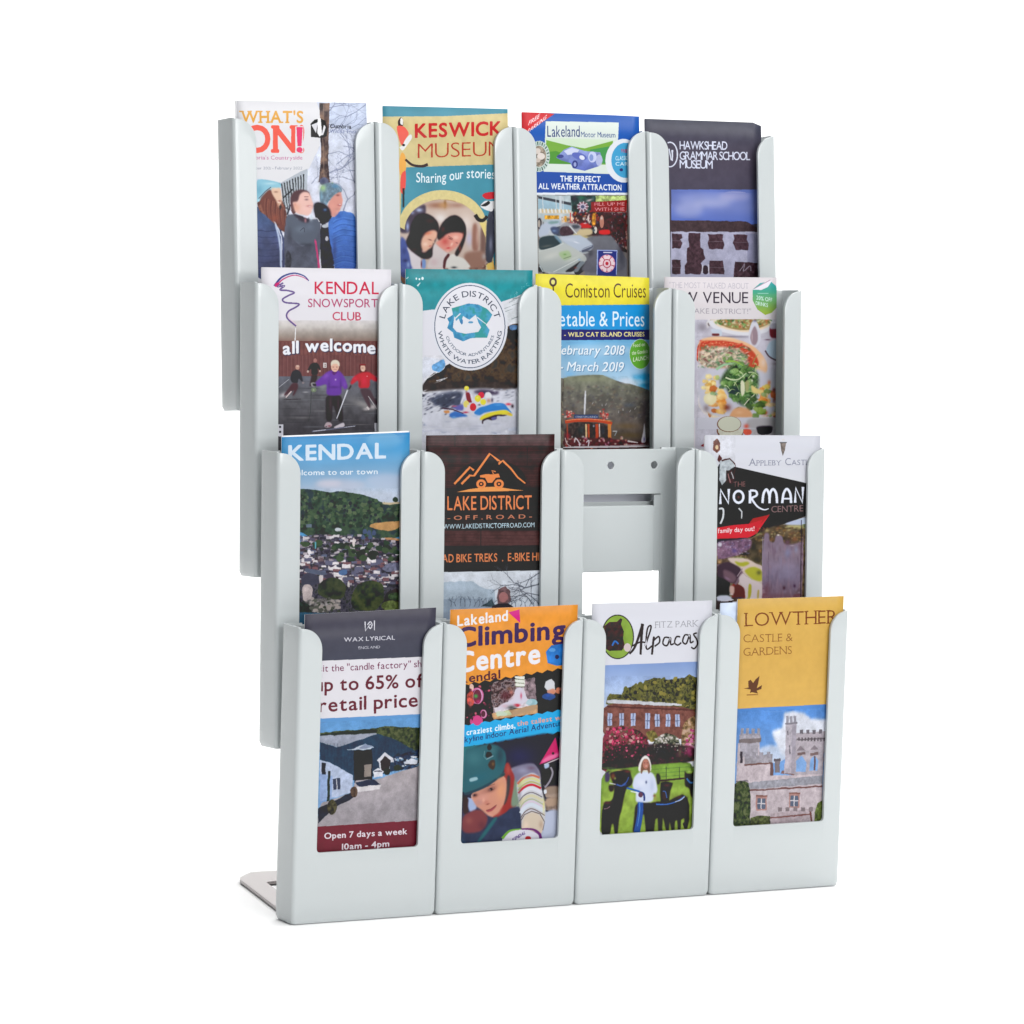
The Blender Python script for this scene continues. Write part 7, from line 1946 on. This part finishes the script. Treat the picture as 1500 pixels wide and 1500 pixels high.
for k in range(3):
    A.poly([(745, 470 + k * 50), (880, 480 + k * 50), (870, 515 + k * 50), (745, 505 + k * 50)], (222, 224, 216)); A.line([(745, 512 + k * 50), (870, 520 + k * 50)], 8, (110, 120, 90))
A.ell(235, 750, 66, 106, (206, 150, 190)); A.ell(228, 752, 56, 98, (110, 34, 64)); A.glow(240, 820, 40, 30, (190, 60, 110), .8); A.glow(205, 745, 36, 36, (70, 170, 80), .95); A.ell(315, 990, 38, 54, (206, 150, 180)); A.ell(308, 990, 30, 44, (90, 40, 60)); A.ell(225, 1080, 60, 70, (206, 70, 130)); A.glow(130, 850, 26, 60, (190, 100, 90), .8)
A.poly([(1160, 560), (1210, 520), (1265, 530), (1295, 600), (1250, 650), (1180, 670), (1160, 620)], (206, 208, 214), soft=1); A.glow(1260, 690, 50, 34, (206, 130, 100), .9); A.glow(1195, 735, 40, 30, (50, 84, 170), .95); A.glow(1360, 650, 30, 26, (200, 120, 100), .8)
make_leaflet((0, 1), A, 'orange leaflet with purple lettering and a child in a teal climbing helmet', bow=.6)

# ---- bottom tier, third: alpacas
A = art((0, 2), (840, 860, 3.846), (214, 216, 224))
A.rect(50, 60, 900, 440, (214, 216, 224))
A.ell(245, 280, 92, 126, (50, 30, 36), n_=40); A.ell(245, 280, 86, 120, (130, 160, 66), n=.06, kind='mid', n_=40)
A.poly([(170, 220), (200, 196), (240, 196), (262, 175), (272, 182), (264, 208), (280, 250), (276, 290), (286, 330), (270, 356), (200, 360), (165, 340)], (58, 26, 30), n=.3)
A.curve([(215, 330), (230, 305), (250, 320)], 9, (50, 110, 190)); A.ell(300, 340, 20, 24, (206, 190, 190))
A.text("FITZ PARK", 456, 230, 698, 222, 36, (150, 152, 158), -.012, serif=.8)
BK = (52, 30, 42)
A.curve([(312, 376), (345, 330), (386, 206)], 11, BK, 15); A.curve([(384, 206), (378, 290), (374, 380)], 18, BK, 12); A.curve([(326, 332), (370, 310), (400, 312)], 9, BK)
A.curve([(400, 330), (430, 240), (430, 216), (412, 236), (404, 320), (412, 350), (438, 330)], 9, BK)
A.curve([(438, 380), (446, 300), (450, 278)], 12, BK); A.curve([(448, 300), (476, 278), (480, 310), (452, 334)], 9, BK)
A.curve([(540, 286), (510, 284), (500, 318), (524, 328), (542, 284), (544, 322), (562, 318)], 9, BK)
A.curve([(598, 280), (576, 280), (566, 312), (584, 326), (604, 312)], 9, BK)
A.curve([(650, 272), (624, 270), (612, 306), (632, 318), (652, 268), (656, 312), (674, 304)], 9, BK)
A.curve([(692, 258), (674, 266), (690, 292), (696, 320), (678, 346), (660, 338)], 9, BK)
A.poly([(50, 446), (710, 418), (900, 410), (900, 680), (50, 680)], ((130, 156, 206), (164, 184, 220), (190, 204, 228)), n=.03, kind='soft')
A.poly([(185, 625), (200, 600), (270, 605), (280, 570), (320, 560), (350, 535), (375, 560), (400, 525), (450, 508), (490, 515), (530, 520), (580, 515), (620, 510), (650, 490), (700, 520), (720, 560), (720, 720), (180, 660)], pal=[(44, 46, 34), (84, 84, 46), (120, 116, 62), (70, 70, 50)], kind='fine')
A.sm = True
A.spk([(280, 560), (450, 515), (700, 510), (700, 690), (300, 640)], [(140, 130, 66), (60, 60, 40), (96, 96, 50), (44, 44, 36)], 150, 6, 16)
A.poly([(185, 632), (350, 640), (600, 655), (612, 668), (400, 664), (185, 656)], (196, 198, 206))
A.poly([(150, 655), (400, 660), (700, 680), (700, 860), (150, 860)], (120, 76, 68), n=.14, kind='fine'); A.line([(185, 672), (690, 692)], 9, (84, 50, 48))
for i, (x, y) in enumerate(((200, 745), (266, 745), (332, 745), (413, 752), (468, 750), (528, 750), (582, 752))):
    hh = 44 if i == 3 else 36
    A.rect(x - 13, y - hh, x + 13, y + hh, (170, 182, 214)); A.line([(x, y - hh), (x, y + hh)], 4, (90, 96, 126)); A.line([(x - 12, y), (x + 12, y)], 4, (90, 96, 126))
A.poly([(150, 880), (180, 800), (260, 780), (360, 800), (420, 860), (420, 960), (360, 1010), (150, 1060)], pal=[(50, 30, 34), (110, 36, 56), (160, 60, 84), (96, 70, 60)], kind='fine')
A.spk([(180, 800), (260, 785), (360, 805), (420, 880), (300, 900), (180, 920)], [(206, 70, 110), (190, 140, 140), (150, 36, 70), (90, 80, 60)], 130, 5, 12)
A.poly([(400, 820), (450, 800), (480, 850), (430, 880)], (120, 110, 60), n=.3)
A.poly([(430, 900), (470, 840), (520, 820), (580, 840), (600, 900), (590, 980), (430, 985)], pal=[(40, 44, 40), (96, 100, 80), (160, 156, 144)], kind='fine')
A.spk([(440, 860), (520, 822), (590, 850), (590, 960), (560, 900)], [(190, 180, 176), (120, 116, 96), (206, 200, 196)], 70, 5, 11)
A.poly([(600, 880), (610, 780), (650, 730), (700, 720), (700, 980), (620, 980)], pal=[(84, 70, 50), (150, 120, 84), (190, 160, 140)], kind='fine'); A.spk([(630, 880), (650, 800), (700, 760), (700, 960), (640, 960)], [(196, 110, 150), (170, 60, 110), (214, 170, 190)], 70, 6, 12)
A.poly([(150, 1010), (420, 970), (700, 975), (720, 1450), (120, 1450)], ((104, 140, 60), (128, 158, 60), (150, 172, 72)), n=.12, kind='mid'); A.poly([(150, 985), (440, 980), (430, 1010), (160, 1030)], (40, 40, 40), n=.4)
for x in (440, 516, 590, 660):
    A.line([(x, 1000), (x, 1090)], 5, (56, 60, 50))
for y in (1020, 1050):
    A.line([(430, y + 6), (690, y - 4)], 4, (70, 76, 56))
A.line([(430, 1085), (690, 1075)], 13, (60, 50, 40))


def alpaca(pts, c=(40, 26, 32)):
    A.poly(pts, c, n=.25)


alpaca([(160, 1230), (210, 1200), (232, 1150), (240, 1080), (232, 1050), (260, 1030), (300, 1035), (320, 1050), (326, 1090), (300, 1115), (282, 1130), (270, 1200), (262, 1280), (246, 1300), (246, 1392), (230, 1392), (224, 1310), (210, 1310), (204, 1396), (150, 1400)])
A.curve([(200, 1110), (250, 1110), (290, 1090), (320, 1100)], 10, (60, 110, 190)); A.poly([(190, 1090), (225, 1100), (215, 1150), (195, 1150)], (74, 70, 86)); A.poly([(180, 1040), (225, 1030), (235, 1060), (200, 1090)], (60, 44, 60), n=.4)
alpaca([(405, 1230), (440, 1210), (500, 1200), (490, 1120), (510, 1095), (550, 1100), (560, 1115), (545, 1190), (590, 1180), (640, 1190), (652, 1240), (642, 1300), (630, 1360), (618, 1360), (606, 1300), (598, 1365), (586, 1365), (578, 1300), (562, 1368), (550, 1368), (520, 1290), (498, 1375), (480, 1378), (470, 1290), (440, 1380), (420, 1380)])
alpaca([(460, 1060), (480, 1048), (486, 1080), (480, 1110), (466, 1110)]); alpaca([(625, 1060), (640, 1040), (680, 1045), (690, 1200), (665, 1180), (650, 1120), (628, 1110)])
A.curve([(640, 1090), (660, 1100), (668, 1130)], 9, (60, 110, 180)); A.curve([(500, 1160), (520, 1150), (525, 1190)], 9, (60, 100, 170))
A.poly([(345, 1200), (470, 1200), (462, 1230), (440, 1380), (402, 1380), (398, 1240), (370, 1380), (330, 1382), (340, 1290)], (44, 50, 84), n=.15)
A.poly([(345, 1060), (380, 1042), (430, 1042), (460, 1060), (470, 1160), (460, 1220), (350, 1215), (352, 1160), (325, 1120)], (206, 216, 238), n=.05)
A.poly([(360, 1040), (365, 980), (385, 948), (412, 946), (432, 975), (438, 1035), (425, 1040), (380, 1044)], (226, 222, 224)); A.ell(402, 1005, 24, 36, (170, 110, 96)); A.poly([(378, 1050), (380, 980), (392, 975), (388, 1050)], (176, 140, 110)); A.ell(407, 1098, 8, 11, (50, 60, 96))
A.curve([(298, 1135), (340, 1150), (380, 1170)], 12, (40, 90, 170)); A.curve([(375, 1160), (385, 1240), (350, 1380)], 26, (50, 90, 160), 30); A.curve([(400, 1215), (500, 1222), (590, 1205), (626, 1175)], 10, (60, 110, 190)); A.line([(375, 1160), (395, 1180)], 16, (130, 80, 80))
A.rect(50, 1400, 900, 1700, (110, 140, 60))
A.photo([(160, 500), (700, 500), (700, 1400), (160, 1400)])
# the walker with alpacas, closer
A.crop = (880, 1090, 10)
A.poly([(40, 0), (1380, 0), (1380, 270), (700, 310), (60, 360)], (48, 28, 38), soft=3, n=.4)
for k in range(60):
    A.glow(A.rs.uniform(50, 1380), A.rs.uniform(0, 240), A.rs.uniform(8, 26), A.rs.uniform(8, 20), [(120, 34, 66), (60, 60, 50), (84, 24, 44), (30, 30, 40), (150, 60, 96)][k % 5], .7)
A.spk([(60, 0), (700, 0), (700, 160), (60, 260)], [(150, 50, 84), (90, 30, 50), (196, 90, 120), (60, 50, 40)], 70, 8, 22)
A.spk([(760, 0), (1380, 0), (1380, 160), (760, 120)], [(120, 116, 100), (60, 60, 50), (176, 170, 160), (44, 40, 44)], 60, 8, 20)
A.glow(900, 120, 150, 100, (28, 32, 42), .8); A.glow(300, 250, 300, 60, (34, 26, 40), .8); A.glow(1280, 100, 60, 90, (190, 70, 120), .7); A.glow(1150, 130, 40, 90, (110, 96, 76), .6)
A.poly([(30, 400), (440, 340), (760, 300), (1370, 255), (1350, 1230), (20, 1310)], ((116, 156, 62), (140, 166, 70), (132, 160, 64)), soft=2, n=.12, kind='mid')
for y in (350, 410, 465):
    A.line([(740, y + 22), (1370, y - 26)], 10, (84, 116, 60), alpha=.7)
for x in (950, 1145):
    A.line([(x, 330), (x, 520)], 12, (70, 84, 56))
A.line([(860, 535), (1220, 500)], 26, (60, 42, 40)); A.glow(100, 350, 160, 22, (90, 110, 70), .7)
dk1 = (36, 24, 28)
A.poly([(10, 1330), (20, 840), (160, 840), (200, 640), (110, 420), (200, 400), (300, 370), (420, 380), (440, 480), (465, 540), (440, 600), (370, 640), (330, 780), (300, 960), (260, 1080), (240, 1320), (195, 1320), (180, 1160), (150, 1170), (130, 1330)], dk1, soft=2); A.glow(380, 400, 60, 24, (110, 56, 44), .8); A.glow(260, 380, 60, 14, (206, 180, 110), .7); A.glow(170, 470, 40, 60, (150, 90, 60), .7); A.glow(200, 500, 20, 24, (150, 180, 90), .7); A.poly([(70, 400), (130, 430), (120, 550), (60, 560), (50, 450)], (70, 60, 90), soft=2); A.poly([(100, 600), (190, 600), (180, 690), (120, 700)], (50, 30, 36), soft=2); A.line([(120, 570), (210, 590)], 12, (214, 214, 224))
A.curve([(220, 590), (300, 610), (370, 550), (400, 480)], 26, (60, 90, 160), 12); A.glow(340, 590, 40, 30, (60, 96, 170), .8); A.glow(90, 860, 70, 24, (96, 50, 56), .8); A.curve([(40, 950), (90, 940), (130, 910)], 10, (150, 120, 130))
A.poly([(800, 430), (850, 430), (870, 500), (850, 590), (810, 590)], dk1, soft=2)
A.poly([(870, 560), (940, 540), (1050, 570), (1010, 690), (990, 830), (1080, 780), (1190, 735), (1260, 780), (1290, 900), (1290, 1100), (1260, 1240), (1225, 1240), (1215, 1080), (1170, 1110), (1160, 1240), (1125, 1245), (1110, 1110), (1080, 1130), (1070, 1260), (1030, 1265), (1000, 1120), (990, 1260), (950, 1265), (900, 1060), (890, 1275), (835, 1280), (825, 1080), (790, 1100), (770, 1280), (650, 1290), (640, 900), (760, 850), (870, 840), (860, 700)], dk1, soft=2); A.glow(960, 600, 60, 30, (96, 60, 60), .7); A.glow(1160, 780, 80, 30, (84, 44, 48), .7); A.glow(1000, 940, 160, 90, (28, 20, 26), .6)
A.poly([(880, 700), (950, 690), (960, 820), (900, 830)], (60, 34, 40), soft=2); A.curve([(900, 690), (940, 700), (960, 790)], 16, (60, 96, 160)); A.poly([(1220, 380), (1250, 430), (1330, 430), (1360, 380), (1365, 800), (1310, 760), (1290, 640), (1225, 620), (1220, 500)], (44, 30, 34), soft=2); A.curve([(1250, 500), (1300, 560), (1350, 560)], 24, (60, 110, 170)); A.glow(1290, 395, 26, 12, (200, 196, 120), .7)
A.poly([(500, 850), (740, 850), (780, 1000), (760, 1280), (660, 1290), (620, 960), (560, 1290), (450, 1300), (480, 1100)], (38, 30, 44), soft=2)
A.curve([(570, 800), (570, 1000), (520, 1290)], 76, (34, 80, 156), 90); A.curve([(560, 860), (560, 1000), (530, 1200)], 16, (90, 140, 206), 8)
A.poly([(480, 480), (540, 420), (610, 395), (700, 400), (760, 430), (800, 520), (825, 680), (790, 740), (770, 700), (760, 840), (640, 860), (600, 850), (500, 850), (510, 700), (450, 620)], (206, 214, 236), soft=2); A.glow(590, 560, 90, 60, (226, 230, 244), .6); A.glow(740, 600, 40, 120, (176, 188, 218), .6); A.glow(540, 660, 50, 40, (180, 190, 220), .6); A.glow(655, 555, 16, 26, (44, 54, 100), .9)
A.poly([(540, 400), (545, 300), (590, 200), (650, 155), (700, 200), (730, 290), (730, 390), (700, 400), (600, 400)], (228, 224, 222), soft=1); A.poly([(575, 420), (580, 300), (620, 215), (680, 215), (712, 300), (715, 410), (690, 440), (680, 380), (610, 380), (590, 440)], (120, 84, 66), soft=1); A.ell(650, 290, 44, 72, (176, 116, 100)); A.glow(630, 272, 12, 8, (80, 44, 44), .8); A.glow(672, 272, 12, 8, (80, 44, 44), .8); A.glow(655, 318, 18, 7, (236, 214, 206), .9); A.glow(652, 300, 10, 12, (200, 140, 120), .8)
A.curve([(370, 640), (460, 665), (560, 695)], 26, (44, 90, 176)); A.line([(430, 690), (540, 715)], 14, (226, 230, 240)); A.curve([(560, 700), (620, 730), (630, 830)], 26, (30, 56, 120)); A.ell(575, 740, 34, 40, (96, 62, 80)); A.glow(775, 755, 24, 22, (120, 60, 60), .9); A.glow(790, 790, 24, 50, (176, 150, 90), .5)
A.curve([(800, 880), (960, 880), (1100, 840), (1225, 760)], 22, (60, 110, 196), 12); A.curve([(1080, 845), (1160, 820), (1220, 770)], 10, (206, 220, 240))
A.soften([(20, 0), (1370, 0), (1370, 1300), (20, 1300)], 1)
make_leaflet((0, 2), A, 'white leaflet with a person in a hooded top between dark alpacas', bow=.6)

# ---- bottom tier, fourth: castle
GD = (214, 172, 90)
A = art((0, 3), (1030, 860, 3.846), GD)
A.rect(100, 40, 900, 680, ((214, 174, 92), (212, 170, 88), (218, 176, 94)), n=.015, kind='mid')
BR_ = (122, 66, 30)
A.text("LOWTHER", 232, 222, 752, 204, 76, BR_, -.01, serif=.9)
A.text("CASTLE &", 222, 312, 498, 304, 44, (140, 92, 52), -.012, serif=.8)
A.text("GARDENS", 222, 388, 494, 376, 44, (140, 92, 52), -.012, serif=.8)
A.poly([(222, 572), (250, 566), (248, 530), (262, 522), (276, 540), (290, 520), (312, 500), (304, 545), (296, 570), (326, 552), (322, 574), (296, 584), (304, 600), (268, 592), (258, 598), (262, 578), (244, 574)], (100, 64, 46)); A.line([(240, 608), (304, 606)], 6, (150, 106, 60))
A.poly([(100, 690), (690, 660), (900, 650), (900, 1400), (100, 1400)], ((84, 136, 206), (120, 160, 214), (170, 192, 222)), n=.05, kind='soft')
A.poly([(450, 710), (500, 695), (560, 710), (600, 740), (700, 745), (700, 900), (440, 950), (400, 870), (380, 810), (440, 790)], (214, 218, 230), n=.04, kind='mid'); A.ell(380, 940, 90, 50, (206, 212, 226), alpha=.8)
A.soften([(200, 700), (690, 680), (690, 960), (200, 960)], 5, 2)
ST = (176, 168, 176)
A.poly([(190, 880), (310, 870), (316, 960), (385, 960), (385, 1060), (470, 1060), (670, 1050), (665, 1500), (170, 1500), (180, 1090)], (190, 178, 184), n=.06, kind='fine')
A.poly([(200, 830), (314, 820), (320, 860), (306, 880), (304, 950), (200, 960)], (164, 160, 170), n=.08, kind='fine'); A.poly([(195, 858), (320, 850), (316, 872), (250, 880), (195, 876)], (120, 110, 112))
for x in (206, 236, 268, 298):
    A.rect(x, 795, x + 17, 835, (150, 148, 160), n=.08)
A.rect(202, 925, 216, 992, (60, 54, 62)); A.poly([(228, 955), (385, 940), (385, 985), (228, 1000)], (150, 146, 154), n=.1)
for x in (232, 270, 310, 352):
    A.rect(x, 930 - (x - 232) * .02, x + 22, 965, (150, 146, 156), n=.1)
A.line([(226, 1002), (388, 990)], 9, (110, 80, 76)); A.poly([(372, 990), (390, 990), (390, 1060), (372, 1060)], (110, 84, 84))
A.rect(398, 970, 426, 1045, (120, 112, 118)); A.rect(394, 965, 430, 978, (90, 84, 90)); A.poly([(430, 1050), (440, 1030), (500, 1030), (520, 1060)], (130, 100, 96))
A.poly([(460, 760), (522, 755), (516, 920), (508, 1050), (450, 1050), (458, 900)], ((184, 178, 188), (176, 168, 178)), n=.07, kind='fine'); A.poly([(496, 760), (522, 756), (512, 1050), (490, 1050)], (140, 134, 148), alpha=.5)
for x in (460, 482, 504):
    A.rect(x, 725, x + 16, 770, (150, 148, 160), n=.06)
A.line([(455, 770), (526, 764)], 9, (120, 116, 126)); A.line([(482, 890), (482, 940)], 5, (90, 86, 96)); A.line([(470, 810), (470, 835)], 5, (100, 96, 104))
A.poly([(520, 820), (685, 812), (670, 1050), (508, 1060)], (172, 164, 172), n=.06, kind='fine')
for x in range(540, 680, 36):
    A.rect(x, 802, x + 18, 826, (110, 104, 112))
A.line([(520, 860), (685, 850)], 9, (110, 104, 110))
for x in range(530, 680, 18):
    A.rect(x, 846, x + 7, 866, (90, 82, 88))
A.poly([(515, 1040), (518, 980), (548, 950), (576, 985), (572, 1040)], (126, 164, 214)); A.poly([(594, 1035), (598, 970), (622, 945), (644, 975), (640, 1030)], (126, 164, 214)); A.line([(525, 940), (570, 935)], 15, (116, 96, 96)); A.line([(600, 940), (645, 935)], 15, (116, 96, 96))
A.poly([(520, 920), (545, 892), (570, 918)], (130, 120, 128)); A.poly([(598, 915), (622, 890), (646, 914)], (130, 120, 128)); A.rect(618, 950, 628, 1030, (100, 80, 80))
A.poly([(240, 1100), (670, 1060), (668, 1105), (255, 1140)], (150, 150, 160), n=.09, kind='fine'); A.line([(250, 1146), (668, 1120)], 9, (110, 76, 74)); A.line([(180, 1095), (250, 1090)], 8, (120, 112, 120))
for (x, y) in ((322, 1222), (508, 1206)):
    A.rect(x - 30, y - 50, x + 34, y - 40, (130, 90, 84)); A.rect(x - 30, y - 42, x + 30, y + 36, (170, 130, 124)); A.rect(x - 22, y - 32, x + 22, y + 28, (90, 100, 120)); A.line([(x, y - 32), (x, y + 28)], 6, (206, 200, 206)); A.line([(x - 22, y - 4), (x + 22, y - 4)], 6, (206, 200, 206))
A.poly([(372, 1300), (375, 1275), (600, 1245), (605, 1300), (500, 1340), (372, 1345)], (176, 162, 168), n=.08); A.line([(372, 1300), (600, 1278)], 8, (120, 80, 78)); A.line([(600, 1240), (605, 1320)], 10, (110, 70, 66))
for x in range(415, 600, 44):
    A.rect(x, 1240, x + 22, 1262, (130, 118, 122))
A.poly([(170, 1110), (200, 1090), (250, 1100), (262, 1180), (258, 1300), (280, 1400), (160, 1400)], pal=[(34, 44, 30), (62, 76, 44), (96, 104, 70)], kind='fine'); A.poly([(262, 1300), (320, 1285), (372, 1290), (372, 1350), (262, 1360)], (84, 92, 56), n=.4, kind='fine'); A.poly([(622, 1270), (640, 1215), (670, 1200), (670, 1330), (625, 1330)], (96, 110, 60), n=.4, kind='fine')
A.rect(100, 1345, 900, 1700, (96, 100, 70))
A.photo([(170, 700), (700, 680), (700, 1345), (170, 1345)])
make_leaflet((0, 3), A, 'narrow mustard leaflet with brown serif lettering above a pale stone castle', bow=.5)

# a second leaflet just showing behind the mustard one
e = bpy.data.objects.new('leaflet', None)
e.empty_display_size = .02
C.objects.link(e)
e.matrix_world = tier_matrix(0, 3) @ Matrix.Translation((50 * MM, 0, 0))
e['label'] = 'pale blue leaflet edge peeping out to the left behind the mustard leaflet'
e['category'] = 'leaflet'
e['group'] = 'leaflets standing in the rack pockets'
PALE = material('pale_blue_print', (0.52, 0.60, 0.74, 1), rough=.4, var=.25, var_scale=60)
sheet('cover', 11.5, 104, 207.0, 207.5, 6.0, .25, [PALE], e, .3)
sheet('inner_pages', 12, 103.5, 206.2, 206.6, 6.5, 1.0, [PAPER], e, .3, length=204)
